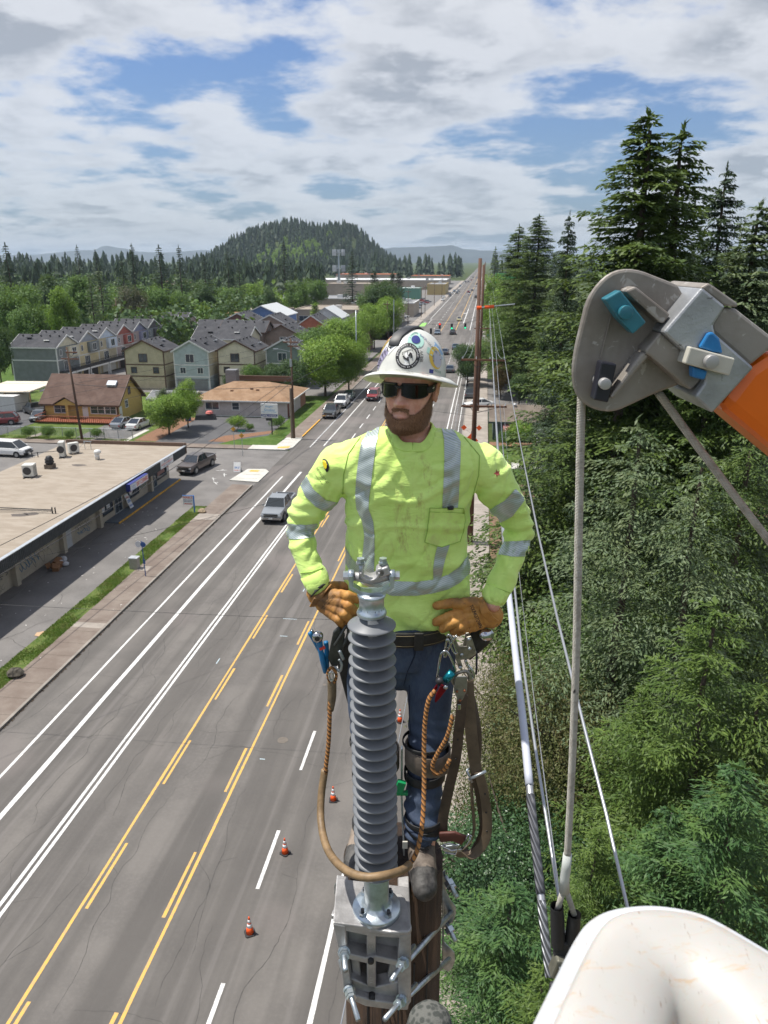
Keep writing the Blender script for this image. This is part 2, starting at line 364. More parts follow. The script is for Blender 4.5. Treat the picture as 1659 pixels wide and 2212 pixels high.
sheet('driveway',R4(-78,-63.2,91.42,116),.013,M_LOT2);sheet('footpath',R4(-45.6,-44.9,91.42,99),.02,M_CONCN)
sheet('footpath',[(-59.3,91.4),(-58.2,91.4),(-57.4,97),(-58.5,97)],.02,M_CONC_R)
sheet('townhouse_drive',R4(-66,-26,129,260),.0,M_LOT)
sheet('townhouse_drive',R4(-77,-66,129,260),.0,M_LOT);sheet('lawn',R4(-130,-86,120,190),.0,M_GRASS)
sheet('commercial_parking',[(-200,262),(-26.2,262),(-26.2,900),(-200,900)],-.02,M_LOT)
sheet('front_yard',R4(1.15,14,88.2,95.2),.05,M_GRASS,.1);sheet('front_yard',R4(1.15,14,78,84.2),.045,M_GRASS,.1)
sheet('concrete_pad',[(3.3,84.6),(3.9,87.2),(4.6,88.0),(12,88.2),(12,84.2),(3.5,84.2)],.06,M_CONCN,.1)
sheet('bark_bed',R4(1.3,9,95.2,97.2),.05,M_BARK);sheet('parking_lot',R4(1.15,9,118,152),.01,M_LOT)
sheet('bare_soil',R4(1.15,30,-20,78),-.02,M_SOIL);sheet('driveway',R4(1.15,12,36.5,43.5),.02,M_CONC_R)
# ---------------------------------------------------------------- painted markings
def paint(name,col):
 m=NT(name,.7);n=m.noise(5,5,.75);n2=m.noise(50,3,.8)
 c=m.mix(m.math('MULTIPLY',m.map(n,.42,.64),.5),col,(.22,.21,.20));c=m.mix(m.math('MULTIPLY',m.map(n2,.55,.75),.5),c,(.16,.155,.15));m.color(c);return m.m
M_PW=paint('white_road_paint',(.68,.68,.66));M_PY=paint('yellow_road_paint',(.66,.38,.07));M_PG=paint('green_road_paint',(.25,.62,.10))
def marks(name,rects,m,z=.004):
 mb=MB()
 for(x0,x1,y0,y1)in rects:
  ye=y1 if y0>150 or y1-y0<=5 else min(y1,200);n=max(1,int((ye-y0)/2.5))if y0<150 and y1-y0>5 else 1;ys=[y0+(ye-y0)*i/n for i in range(n+1)]
  if ye<y1:ys+=[y1]
  jit=[(random.uniform(-.012,.012),random.uniform(-.012,.012))for _ in ys]
  vs=[]
  for(ja,jb),y in zip(jit,ys):vs+=[(x0+ja,y,z),(x1+jb,y,z)]
  mb.add(vs,[(2*i,2*i+1,2*i+3,2*i+2)for i in range(len(ys)-1)])
 return tag(mb.build(name,m),kind='structure')
white=[(-20.94,-20.80,-30,78.0),(-19.42,-19.18,-30,80.0),(-16.62,-16.48,-30,62.5),(-16.34,-16.20,-30,62.5),
         (-20.94,-20.80,91.6,222),(-19.38,-19.22,92.6,222),(-4.52,-4.36,-30,222),(-2.92,-2.82,40,222),(-3.9,-3.82,75,222),
         (-4.5,-4.3,262,1500),(-20.9,-20.7,310,1500),(-20.2,-20.0,285,309),(-21.8,-21.6,285,297),(-7.5,-7.2,290,380),(-8.9,-7.5,346,348.5)]
white+=[(-23.0+.0,-22.9,300,480)]
for y in range(265,1300,14):white+=[(-16.6,-16.45,y,y+5),(-7.4,-7.25,y+(120 if y<385 else 0),y+5+(120 if y<385 else 0))]
for k in range(-2,26):white+=[(-7.58,-7.44,22.0+k*7.05-.0,22.0+k*7.05+3.1)]
for k in range(0,18):white+=[(-16.57,-16.43,97.0+k*6.75,100.2+k*6.75)]
white=[w for w in white if not(w[0]==-7.58 and w[2]>135)]+[(-7.58,-7.44,136+k*3.0,137.3+k*3.0)for k in range(28)]
marks('white_lane_lines',white,M_PW)
yel=[(-13.66,-13.54,-30,222),(-10.26,-10.14,-30,205),(-13.9,-13.75,244,1500),(-9.2,-9.0,250,1500)]
for k in range(-3,26):
 yel+=[(-13.42,-13.30,34.3+k*6.98-.0,37.6+k*6.98),(-10.52,-10.40,34.0+k*6.85,37.2+k*6.85)]
marks('yellow_lane_lines',yel,M_PY)
tag(sheet('green_bike_box',R4(-22.4,-20.6,276,292),.005,M_PG),kind='structure')
mb=MB()
for(x,y,dx,dy)in((-11.8,41.8,.5,.06),(-11.9,48.6,.06,.5),(-9.0,55.0,.7,.05),(-12.2,44.2,.9,.05),(-11.7,49.0,.45,.05),(-9.6,29.6,.25,.05),(-14.6,38,.06,.6)):
 mb.add([(x,y,.005),(x+dx,y,.005),(x+dx,y+dy,.005),(x,y+dy,.005)],[(0,1,2,3)])
tag(mb.build('survey_paint_marks',pm('pale_blue_marking',(.42,.52,.56),.8)),kind='structure')
mb=MB()
for(x,y,a)in((-28.2,79.6,.3),(-27.3,77.8,1.9),(-27.2,74.6,2.2),(-31.0,84.5,.1),(-27.9,76.0,2.0)):
 c,s_=math.cos(a),math.sin(a)
 for(l,w,o)in((1.2,.09,0),(.5,.09,.4)):
  mb.box((x+c*0,y+o*.5,.003),(l,w,.003),a+(o>0)*.9)
tag(mb.build('faded_paint_arrows',M_PW),kind='structure')
mb=MB()
def crack(x,y,ang,ln,w0=.02,wob=.25,fork=.1):
 seg=.22;n=int(ln/seg);a=ang;L_,R_=[],[];px,py=x,y
 for i in range(n):
  a+=random.gauss(0,wob);a+=(ang-a)*.25
  nx,ny=px+math.cos(a)*seg,py+math.sin(a)*seg;w=w0*(.35+.65*math.sin(PI*(i+.5)/n))*random.uniform(.5,1.3)
  L_.append((px-math.sin(a)*w,py+math.cos(a)*w,.003));R_.append((px+math.sin(a)*w,py-math.cos(a)*w,.003));px,py=nx,ny
  if random.random()<fork*seg:crack(px,py,ang+random.choice((-1,1))*random.uniform(.5,1.4),random.uniform(.6,2.5),w0*.7,wob,0)
 mb.add(L_+R_,[(i,n+i,n+i+1,i+1)for i in range(n-1)])
for x in(-18.2,-17.6,-15.2,-15.9,-14.6,-12.4,-8.9,-6.4,-5.6,-9.6,-22.0,-4.0):
 y=random.uniform(8,18)
 while y<95:
  l=random.uniform(4,14);crack(x+random.gauss(0,.15),y,PI/2+random.gauss(0,.03),l,.013,.22);y+=l*random.uniform(.8,1.8)
for i in range(36):crack(random.uniform(-22,-4),random.uniform(14,90),random.choice((0,PI))+random.gauss(0,.15),random.uniform(1.5,6),.009,.25)
for i in range(7):crack(random.uniform(-31,-27),random.uniform(30,76),random.uniform(0,6.3),random.uniform(2,5),.02,.25)
tag(mb.build('asphalt_cracks',pm('crack_filler',(.060,.056,.052),.8,var=.3)),kind='structure')
mb=MB()
for k in range(70):
 y=-12+k*1.55;mb.bb(-25.18,-23.2,y,y+.025,.108,.1125)
 mb.bb(CURB_R+.2,1.13,y,y+.03,.118,.1225)
tag(mb.build('sidewalk_score_lines',pm('joint_dirt',(.08,.065,.05),.95)),kind='structure')
mb=MB();rr=random.Random(3)
for k in range(900):
 y=rr.uniform(14,74);x=CURB_L+.02+abs(rr.gauss(0,.05));s=rr.uniform(.02,.09);mb.box((x,y,.012),(s*.6,s*1.5,.02),rr.uniform(0,3))
tag(mb.build('kerb_grit',pm('leaf_litter',(.07,.05,.032),.95,var=.4)),kind='stuff')
mb=MB()
for(x,y,r)in((-8.9,31.2,.26),(-7.9,36.5,.1)):
 mb.prism([(x+r*math.cos(k*.35),y+r*math.sin(k*.35))for k in range(18)],.001,.006)
tag(mb.build('utility_covers',pm('iron_cover',(.14,.12,.10),.85,.0)),kind='structure')
# ---------------------------------------------------------------- butte and far ridges
def hill_h(x,y):
 r=0
 for(cx,cyy,sx,sy,h)in BUTTE:r+=h*math.exp(-((x-cx)/sx)**2-((y-cyy)/sy)**2)
 return r
BD=1500.0
bx0,bx1,bxm=P(470,540,BD),P(855,540,BD),P(640,480,BD)
bc=P(665,540,BD+60);bl=(bx1-bx0).length
BUTTE=[(bc.x-15,bc.y,bl*.31,210,68),(bc.x+bl*.27,bc.y+5,bl*.17,180,46),(bc.x-bl*.33,bc.y,bl*.17,180,34),(bc.x-bl*.08,bc.y,bl*.07,150,9)]
nx,ny=60,26;vs=[]
for j in range(ny):
 for i in range(nx):
  x=bc.x+(i/(nx-1)-.5)*bl*1.7;y=bc.y+(j/(ny-1)-.5)*900
  vs.append((x,y,-3+hill_h(x,y)))
mb=MB();mb.add(vs,[(j*nx+i,j*nx+i+1,(j+1)*nx+i+1,(j+1)*nx+i)for j in range(ny-1)for i in range(nx-1)])
tag(mb.build('hill',M_LAND,smooth=True),kind='structure')
def ridge(name,D,pts,m):
 mb=MB();top=[P(x,y,D)for x,y in pts];n=len(top);f=Vector((-sy_,cy_,0))
 vs=[Vector((t.x,t.y,-5))-f*500 for t in top]+top+[Vector((t.x,t.y,-5))+f*900 for t in top]
 fs=[(i,i+1,n+i+1,n+i)for i in range(n-1)]+[(n+i,n+i+1,2*n+i+1,2*n+i)for i in range(n-1)]
 mb.add(vs,fs);return tag(mb.build(name,m,smooth=True),kind='structure')
M_FARHILL=pm('far_forest_hill',(.03,.045,.05),.95,var=.3,scale=.01)
ra=random.Random(8)
def rp(seq,n=40,amp=1.2):
 out=[]
 for i in range(len(seq)-1):
  for k in range(n//(len(seq)-1)+1):
   t=k/(n//(len(seq)-1)+1);s=t*t*(3-2*t)
   out.append((seq[i][0]+(seq[i+1][0]-seq[i][0])*t,seq[i][1]+(seq[i+1][1]-seq[i][1])*s+ra.uniform(-amp,amp)))
 return out+[seq[-1]]
ridge('far_hills',6500,rp([(780,545),(850,535),(930,533),(975,530),(1005,538),(1060,542),(1130,548),(1250,552),(1500,556),(1750,556)],60,.7),M_FARHILL)
ridge('far_hills',8500,rp([(-100,556),(60,550),(200,540),(228,531),(262,536),(300,544),(360,546),(440,540),(520,548),(760,554)],50,.7),M_FARHILL)
hb=MB();hb.bb(-9100,9100,-1600,11100,-1.6,190);hm=bpy.data.materials.new('haze_air');hm.use_nodes=True;hn=hm.node_tree;hn.nodes.clear()
hv=hn.nodes.new('ShaderNodeVolumePrincipled');hv.inputs['Color'].default_value=(.70,.84,1,1);hv.inputs['Density'].default_value=HAZE;ho=hn.nodes.new('ShaderNodeOutputMaterial');hn.links.new(hv.outputs[0],ho.inputs['Volume'])
tag(hb.build('haze',hm),'thin blue summer haze over the whole place','haze',kind='stuff')
# ================================================================ BUILDINGS
def siding(name,col,pitch=.16,rough=.75):
 g_=sum(col)/3;col=tuple(min(.7,(q*.76+g_*.24)*1.3)for q in col)
 m=NT(name,rough);f=m.math('FRACT',m.math('DIVIDE',m.z,pitch));n=m.noise(1.3,4,.6);n2=m.noise(9,3,.6,sc=(.3,.3,3))
 c=m.mix(m.map(n,.3,.7),tuple(q*.88 for q in col),tuple(min(1,q*1.08)for q in col));c=m.mix(m.math('MULTIPLY',m.map(n2,.5,.8),.2),c,tuple(q*.7 for q in col))
 m.color(c);m.bump(f,.02,.8);return m.m
def roofmat(name,a,b,sc=3.0):
 m=NT(name,.92);n=m.noise(.6,4,.6);v=m.voro(sc,(1,1,1.6));n2=m.noise(14,4,.75)
 c=m.mix(m.map(n,.35,.65),a,b);hs=m.N.new('ShaderNodeRGBToBW');m.t.links.new(v.outputs['Color'],hs.inputs[0])
 c=m.mix(m.math('MULTIPLY',hs.outputs[0],.35),c,tuple(q*.6 for q in a));c=m.mix(m.math('MULTIPLY',m.map(n2,.5,.75),.4),c,tuple(q*1.4 for q in b));m.color(c)
 m.bump(m.math('FRACT',m.math('MULTIPLY',m.z,5)),.02,.35);m.b.inputs['Specular IOR Level'].default_value=.2;return m.m
M_R_GREY=roofmat('charcoal_shingles',(.055,.056,.062),(.082,.082,.088))
M_R_BROWN=roofmat('brown_shingles',(.105,.068,.055),(.145,.098,.08))
M_R_TAN=roofmat('orange_tan_shingles',(.235,.145,.085),(.31,.205,.13))
M_R_TAUPE=roofmat('taupe_shingles',(.13,.105,.085),(.18,.15,.12))
M_R_LG=roofmat('light_grey_shingles',(.16,.165,.17),(.22,.225,.23))
SD=dict(slate=siding('slate_siding',(.155,.175,.175)),cream=siding('cream_siding',(.50,.45,.31)),tan=siding('tan_siding',(.40,.34,.205)),blue=siding('pale_blue_siding',(.30,.37,.375)),
          green=siding('sage_siding',(.145,.20,.17)),yellow=siding('soft_yellow_siding',(.52,.42,.20)),red=siding('brick_red_siding',(.33,.075,.05)),lav=siding('lavender_siding',(.36,.37,.45)),
          pink=siding('dusty_pink_siding',(.36,.27,.25)),sky=siding('light_sky_siding',(.40,.47,.58)),brown=siding('brown_siding',(.21,.15,.115)),dk=siding('dark_plum_siding',(.10,.085,.10)),
          peri=siding('periwinkle_siding',(.20,.21,.33)),steel=siding('steel_siding',(.25,.27,.31)),maroon=siding('maroon_siding',(.16,.055,.05)),grn2=siding('deep_green_siding',(.07,.115,.105)),
          mauve=siding('greyish_mauve_siding',(.40,.345,.325),.8),orange=siding('rust_siding',(.36,.09,.035)),blu2=siding('cobalt_siding',(.06,.14,.35)),white=siding('white_siding',(.62,.62,.61)))
M_TRIMW=pm('white_trim',(.66,.66,.64),.55,var=.06);M_TRIMB=pm('dark_brown_trim',(.10,.055,.035),.6,var=.15)
M_SKYL=pm('skylight_glass',(.45,.50,.55),.12,var=.1)
M_VENT=pm('roof_vent_metal',(.045,.045,.05),.5,.5);M_PIPEV=pm('vent_pipe',(.5,.5,.5),.45,.5)
def window(par,face,X,a,z0,w,h,trim=M_TRIMW,div=1,fr=.09,hd=0):
 """face 'y-': wall plane y=X seen from -y, a along x; 'x+': wall plane x=X seen from +x, a along y"""
 fm,pn=MB(),MB()
 def bx(m,a0,a1,q0,q1,d0,d1):
  if face=='y-':m.bb(a0,a1,X-d1,X-d0,q0,q1)
  else:m.bb(X+d0,X+d1,a0,a1,q0,q1)
 bx(fm,a-fr,a+w+fr,z0+h,z0+h+fr,.0,.05);bx(fm,a-fr,a+w+fr,z0-fr,z0,.0,.06);bx(fm,a-fr,a,z0,z0+h,.0,.05);bx(fm,a+w,a+w+fr,z0,z0+h,.0,.05)
 for k in range(div):c=a+w*(k+1)/(div+1);bx(fm,c-.025,c+.025,z0,z0+h,.012,.04)
 if hd:bx(fm,a,a+w,z0+h*.5-.02,z0+h*.5+.02,.012,.04)
 f=fm.build('window',trim,par);bx(pn,a,a+w,z0,z0+h,.002,.012);pn.build('pane',M_GLASS,f);return f
def door(par,face,X,a,w,h,m,z0=0.0):
 d=MB()
 if face=='y-':d.bb(a,a+w,X-.05,X-.001,z0,z0+h)
 else:d.bb(X+.001,X+.05,a,a+w,z0,z0+h)
 return d.build('door',m,par)
def gable_house(name,label,x0,x1,y0,y1,eave,ridge,axis,wm,rm,tm=M_TRIMW,oh=.35,group=None,z0=0.0,gable_m=None,skylights=0,vents=0,band=None,wt=.18,rs=None):
 t=thing(name,label,'house',((x0+x1)/2,(y0+y1)/2,z0),0,group);OFF[t.name]=Vector(((x0+x1)/2,(y0+y1)/2,z0))
 R=rs or random.Random(int(abs(x0*31+y0*17)))
 w=MB();xm,ym=(x0+x1)/2,(y0+y1)/2
 if axis=='y':pts=[(x0,z0),(x1,z0),(x1,eave),(xm,ridge),(x0,eave)];w.ext(pts,(0,y0,0),(1,0,0),(0,0,1),(0,1,0),y1-y0)
 else:pts=[(y0,z0),(y1,z0),(y1,eave),(ym,ridge),(y0,eave)];w.ext(pts,(x1,0,0),(0,1,0),(0,0,1),(-1,0,0),x1-x0)
 w.build('wall',wm,t)
 hw=((x1-x0)if axis=='y' else(y1-y0))/2;sl_=(ridge-eave)/hw;ez=eave-sl_*oh
 for s in(-1,1):
  r=MB()
  if axis=='y':
   xe=xm+s*(hw+oh);a,b=(y0-oh,y1+oh)
   vs=[(xm,a,ridge+.02),(xe,a,ez+.02),(xe,b,ez+.02),(xm,b,ridge+.02),(xm,a,ridge+wt),(xe,a,ez+wt),(xe,b,ez+wt),(xm,b,ridge+wt)]
  else:
   ye=ym+s*(hw+oh);a,b=(x0-oh,x1+oh)
   vs=[(a,ym,ridge+.02),(a,ye,ez+.02),(b,ye,ez+.02),(b,ym,ridge+.02),(a,ym,ridge+wt),(a,ye,ez+wt),(b,ye,ez+wt),(b,ym,ridge+wt)]
  r.add(vs,[(0,1,2,3),(7,6,5,4),(0,4,5,1),(1,5,6,2),(2,6,7,3),(3,7,4,0)]);rf=r.build('roof',rm,t)
  nn=vents if(s==-1 or axis=='y')else 0
  if axis=='y' and s==-1:nn=0
  up=Vector((-s*sl_,0,1)).normalized()if axis=='y' else Vector((0,-s*sl_,1)).normalized()
  for k in range(nn):
   if axis=='y':px,py=xm+s*.55,y0+(y1-y0)*(k+.5)/nn;pz=ridge-sl_*.55
   else:px,py=x0+(x1-x0)*(k+.5)/nn,ym+s*.75;pz=ridge-sl_*.75
   v=MB();v.lathe([(.0,.34),(.14,.33),(.2,.24),(.12,.2),(.12,.08)],(px,py,pz+wt-.02),8);v.build('roof_vent',M_VENT,rf,True)
  for k in range(skylights if(s==-1 and axis=='x')or(s==1 and axis=='y')else 0):
   f=.35+.4*R.random();g=(k+.4+.3*R.random())/skylights
   if axis=='y':c=Vector((xm+s*hw*f,y0+(y1-y0)*g,ridge-sl_*hw*f+wt+.06))
   else:c=Vector((x0+(x1-x0)*g,ym+s*hw*f,ridge-sl_*hw*f+wt+.06))
   q=MB();Mx=up.to_track_quat('Z','X').to_matrix();q.box(c,(.75,1.05,.14),M=Mx);q.build('skylight_frame',M_TRIMW if k else M_VENT,rf);q=MB();q.box(c+up*.075,(.6,.9,.02),M=Mx);q.build('skylight',M_SKYL,rf)
  if vents:
   for k in range(2):
    f=.2+.6*R.random();g=R.random()
    if axis=='y':c=(xm+s*hw*f,y0+(y1-y0)*g,ridge-sl_*hw*f+wt)
    else:c=(x0+(x1-x0)*g,ym+s*hw*f,ridge-sl_*hw*f+wt)
    q=MB();q.cyl(c,(c[0],c[1],c[2]+.45),.05,n=6);q.build('vent_pipe',M_PIPEV,rf)
 tr=MB()
 cw=.14
 for cx,sx in((x0,-1),(x1,1)):
  for cyy,sy in((y0,-1),(y1,1)):tr.bb(cx-(cw if sx>0 else.03),cx+(.03 if sx>0 else cw),cyy-(cw if sy>0 else.03),cyy+(.03 if sy>0 else cw),z0,eave-.02)
 if band:
  for bz in band:tr.bb(x0-.04,x1+.04,y0-.04,y1+.04,bz,bz+.2)
 if axis=='y':
  for yy in(y0-oh-.04,y1+oh):
   for s in(-1,1):xe=xm+s*(hw+oh+.03);tr.add([(xm,yy,ridge+wt+.02),(xe,yy,ez+wt+.02),(xe,yy,ez-.1),(xm,yy,ridge-.1),(xm,yy+.04,ridge+wt+.02),(xe,yy+.04,ez+wt+.02),(xe,yy+.04,ez-.1),(xm,yy+.04,ridge-.1)],[(0,1,2,3),(7,6,5,4),(0,4,5,1),(2,6,7,3),(1,5,6,2)])
  for s in(-1,1):xe=xm+s*(hw+oh);tr.bb(xe-.03,xe+.06,y0-oh,y1+oh,ez-.06,ez+wt-.02)
 else:
  for xx in(x0-oh-.04,x1+oh):
   for s in(-1,1):ye=ym+s*(hw+oh+.03);tr.add([(xx,ym,ridge+wt+.02),(xx,ye,ez+wt+.02),(xx,ye,ez-.1),(xx,ym,ridge-.1),(xx+.04,ym,ridge+wt+.02),(xx+.04,ye,ez+wt+.02),(xx+.04,ye,ez-.1),(xx+.04,ym,ridge-.1)],[(0,1,2,3),(7,6,5,4),(0,4,5,1),(2,6,7,3),(1,5,6,2)])
  for s in(-1,1):ye=ym+s*(hw+oh);tr.bb(x0-oh,x1+oh,ye-.03,ye+.06,ez-.06,ez+wt-.02)
 tr.build('trim',tm,t)
 if gable_m:
  g=MB()
  if axis=='x':g.ext([(y0+.3,eave+.05),(y1-.3,eave+.05),(ym,ridge-.22)],(x1+.004,0,0),(0,1,0),(0,0,1),(1,0,0),.03)
  else:g.ext([(x0+.3,eave+.05),(xm,ridge-.22),(x1-.3,eave+.05)],(0,y0-.004,0),(1,0,0),(0,0,1),(0,-1,0),.03)
  g.build('gable_panel',gable_m,t)
 return t
# --- row of townhouses running away from the camera
row=[('slate','cream','cream','slate grey end townhouse of the long row, blank side wall towards the car port'),('yellow','slate','steel','soft yellow townhouse with grey upper bay, second in the long row'),
       ('tan','sky','sky','tan townhouse with pale blue upper bay, third in the long row'),('pink','red','red','townhouse with brick red bay and gable in the long row'),
       ('pink','peri','peri','townhouse with periwinkle bay just behind the red one'),('steel','dk','dk','grey townhouse with dark plum gable, sixth in the long row'),
       ('sky','peri','dk','pale blue townhouse with dark gable, seventh in the long row'),('lav','dk','dk','lavender townhouse, last but one of the long row'),('pink','brown','pink','dusty pink townhouse closing the far end of the long row')]
y=134.6
for i,(wm,bm,gm,lab)in enumerate(row):
 w=8.0;y1=y+w-.03;zz=6.85
 t=gable_house('townhouse',lab,-86.6,-77.6,y,y1,zz,8.75,'x',SD[wm],M_R_GREY,oh=.25,group='townhouses of the long row',gable_m=SD[gm],vents=5,skylights=2 if i<3 else 0,band=[4.4])
 b=MB();b.bb(-77.6,-77.0,y+3.6,y1-.5,4.75,6.7);bay=b.build('upper_bay',SD[bm],t)
 window(t,'x+',-77.0,y+4.6,5.15,1.5,1.25);window(t,'x+',-77.6,y+1.1,5.3,.7,1.0)
 b=MB();b.bb(-77.6,-75.6,y+.2,y1-.2,2.35,2.5);bal=b.build('balcony',M_DKMETAL,t);b=MB()
 b.bb(-75.65,-75.58,y+.2,y1-.2,3.35,3.41)
 for k in range(24):b.bb(-75.64,-75.6,y+.2+k*.33,y+.23+k*.33,2.5,3.36)
 b.build('railing',M_DKMETAL,bal);b=MB()
 for yy in(y+.3,y1-.5):b.bb(-75.8,-75.6,yy,yy+.2,0,2.35)
 b.bb(-75.9,-75.55,y+.2,y1-.2,2.05,2.35);b.build('carport_frame',M_TRIMW,t)
 window(t,'x+',-77.6,y+2.2,2.55,1.9,1.6,div=2);g=MB();g.bb(-77.6,-77.55,y+1,y1-1.2,.05,2.0);g.build('garage_door',M_DKMETAL if i%2 else M_TRIMW,t)
 y+=w
# --- four gabled houses facing the camera
def fronthouse(label,x0,x1,y0,y1,wm,side,tm,winx,eave=6.85,ridge=8.6):
 t=gable_house('townhouse',label,x0,x1,y0,y1,eave,ridge,'y',SD[wm],M_R_GREY,tm,oh=.3,group='gabled townhouses facing the side street',vents=4,skylights=2,band=[4.35,2.3])
 c=(x0+x1)/2;window(t,'y-',y0,c-.95,4.95,1.45,1.35,tm);window(t,'y-',y0,x0+1.1,3.0,.95,.95,tm);window(t,'y-',y0,x1-2.1,3.0,.95,.95,tm)
 b=MB();b.bb(x0+.35,x1-.35,y0-.02,y0+.35,.05,2.05);b.build('lower_wall',SD[side],t)
 s=MB();s.bb(x1+.002,x1+.02,y0+.2,y1-.2,2.55,6.5);s.build('side_wall',SD['cream' if wm=='blue' else wm],t);return t
fronthouse('tan two storey gabled house with dark brown trim, leftmost of four facing forward',-63.2,-55.9,131.8,139.0,'tan','tan',M_TRIMB,0)
fronthouse('pale blue gabled house with white trim, between the tan and the cream one',-54.3,-47.9,132.3,143.3,'blue','slate',M_TRIMW,0)
fronthouse('cream gabled house with brown trim, behind the clinic chimney box',-46.8,-40.0,134.0,142.6,'cream','cream',M_TRIMB,0)
fronthouse('sage green gabled house half hidden by street trees',-38.6,-32.2,136.4,143.5,'green','green',M_TRIMW,0)
# --- second block behind
t=gable_house('townhouse','long charcoal roofed cream house behind the pale blue one',-58.5,-47.0,153.5,162,7.0,9.0,'x',SD['cream'],M_R_GREY,vents=4,skylights=2)
t=gable_house('townhouse','long charcoal roofed brown gabled house, further back behind the cream one',-56.5,-46.6,164,172,7.4,9.4,'x',SD['brown'],M_R_GREY,M_TRIMB,vents=5)
t=gable_house('townhouse','brown gabled house with one small window, right of the long charcoal roofs',-46.8,-39.2,165,175,6.8,8.8,'y',SD['brown'],M_R_GREY,M_TRIMB,skylights=2,vents=3);window(t,'y-',165,-43.4,5.0,1.5,1.3)
t=gable_house('townhouse','lavender blue gabled house behind the street maples',-37.6,-30.5,163.5,173,6.8,8.6,'y',SD['sky'],M_R_GREY,skylights=1,vents=3);window(t,'y-',163.5,-35,4.8,1.5,1.4)
t=gable_house('townhouse','rust red gabled house with double gable in the far block',-44.6,-38.0,187,197,7.2,9.4,'y',SD['orange'],M_R_GREY,vents=3,gable_m=SD['orange']);window(t,'y-',187,-42,5.4,1.6,1.1)
t=gable_house('townhouse','maroon gabled house beside the rust red one, nearer the street',-34.4,-28.8,195,205,7.0,9.0,'y',SD['maroon'],M_R_GREY,vents=2,gable_m=SD['maroon'])
t=gable_house('townhouse','maroon double gabled house at the back left of the far block',-66.5,-58.4,196,206,7.2,9.2,'y',SD['maroon'],M_R_GREY,vents=4,skylights=1,gable_m=SD['maroon'])
t=gable_house('townhouse','grey and mauve gabled house in the middle of the far block',-56.4,-48.4,190,200,7.1,9.2,'y',SD['mauve'],M_R_GREY,vents=4,skylights=1,gable_m=SD['brown'])
t=gable_house('townhouse','low charcoal roofed cream house at the left of the middle block',-66.5,-56.5,176,185,6.6,8.6,'x',SD['cream'],M_R_GREY,vents=4)
t=gable_house('warehouse','pale blue sided hall with white metal gable roof',-73,-60,232,250,6.0,9.0,'y',SD['blu2'],pm('white_metal_roof',(.50,.52,.52),.5,var=.08));t['category']='hall'
t=gable_house('warehouse','small white roofed gabled shed beyond the maroon house',-54,-44,242,256,5.0,8.0,'y',SD['white'],MATS['white_metal_roof']);t['category']='shed'
# --- yellow bungalow
t=gable_house('bungalow','mustard yellow bungalow with brown shingle roof and skylight',-63.2,-51.9,104.4,112.6,2.55,5.9,'x',pm('mustard_stucco',(.50,.35,.115),.85,var=.08,scale=3),M_R_BROWN,M_TRIMB,oh=.5)
for a,w in((-61.6,2.0),(-56.0,2.1),(-53.9,1.7)):window(t,'y-',104.4,a,1.0,w,1.25,M_TRIMW,1,.09,1)
window(t,'x+',-51.9,106.9,1.5,.8,1.0,hd=1);window(t,'x+',-51.9,108.2,3.3,.7,1.0,M_TRIMB);door(t,'x+',-51.9,104.8,.85,1.95,M_TRIMW);door(t,'y-',104.4,-57.3,.85,1.95,M_TRIMW)
b=MB();b.ext([(-61.0,2.3),(-57.4,2.3),(-59.2,3.25)],(0,103.3,0),(1,0,0),(0,0,1),(0,1,0),2.2);b.build('porch_gable',MATS['mustard_stucco'],t)
b=MB()
for s in(-1,1):b.add([(-59.2,103.1,3.42),(-59.2+s*2.05,103.1,2.28),(-59.2+s*2.05,105.6,2.28),(-59.2,105.6,3.42),(-59.2,103.1,3.52),(-59.2+s*2.05,103.1,2.38),(-59.2+s*2.05,105.6,2.38),(-59.2,105.6,3.52)],[(0,1,2,3),(7,6,5,4),(0,4,5,1),(1,5,6,2),(2,6,7,3),(3,7,4,0)])
b.build('porch_roof',M_R_BROWN,t)
b=MB();b.bb(-59.3,-58.9,103.3,103.6,0,2.4);b.build('porch_post',MATS['mustard_stucco'],t)
b=MB();Mx=Vector((0,-.72,1)).normalized().to_track_quat('Z','X').to_matrix();b.box((-53.6,106.9,5.0),(.9,1.4,.3),M=Mx);b.build('skylight',M_SKYL,t)
t=thing('deck','red brown slatted deck with railing in front of the mustard bungalow','deck',(-57.2,102.6,0));OFF[t.name]=Vector((-57.2,102.6,0));M_DECK=pm('red_deck_stain',(.26,.075,.035),.75,var=.2,scale=4)
for k in range(10):b=MB();b.bb(-62.8,-51.4,101.2+k*.31,101.48+k*.31,.25,.33);b.build('deck_board',M_DECK,t)
for k in range(40):b=MB();x=-62.8+k*.29;b.bb(x,x+.07,101.05,101.12,.2,1.1);b.build('baluster',M_DECK,t)
b=MB();b.bb(-62.9,-51.3,101.0,101.16,1.1,1.18);b.bb(-62.9,-62.78,101,104.2,1.1,1.18);b.bb(-51.42,-51.3,101,104.2,.95,1.03);b.build('hand_rail',M_DECK,t)
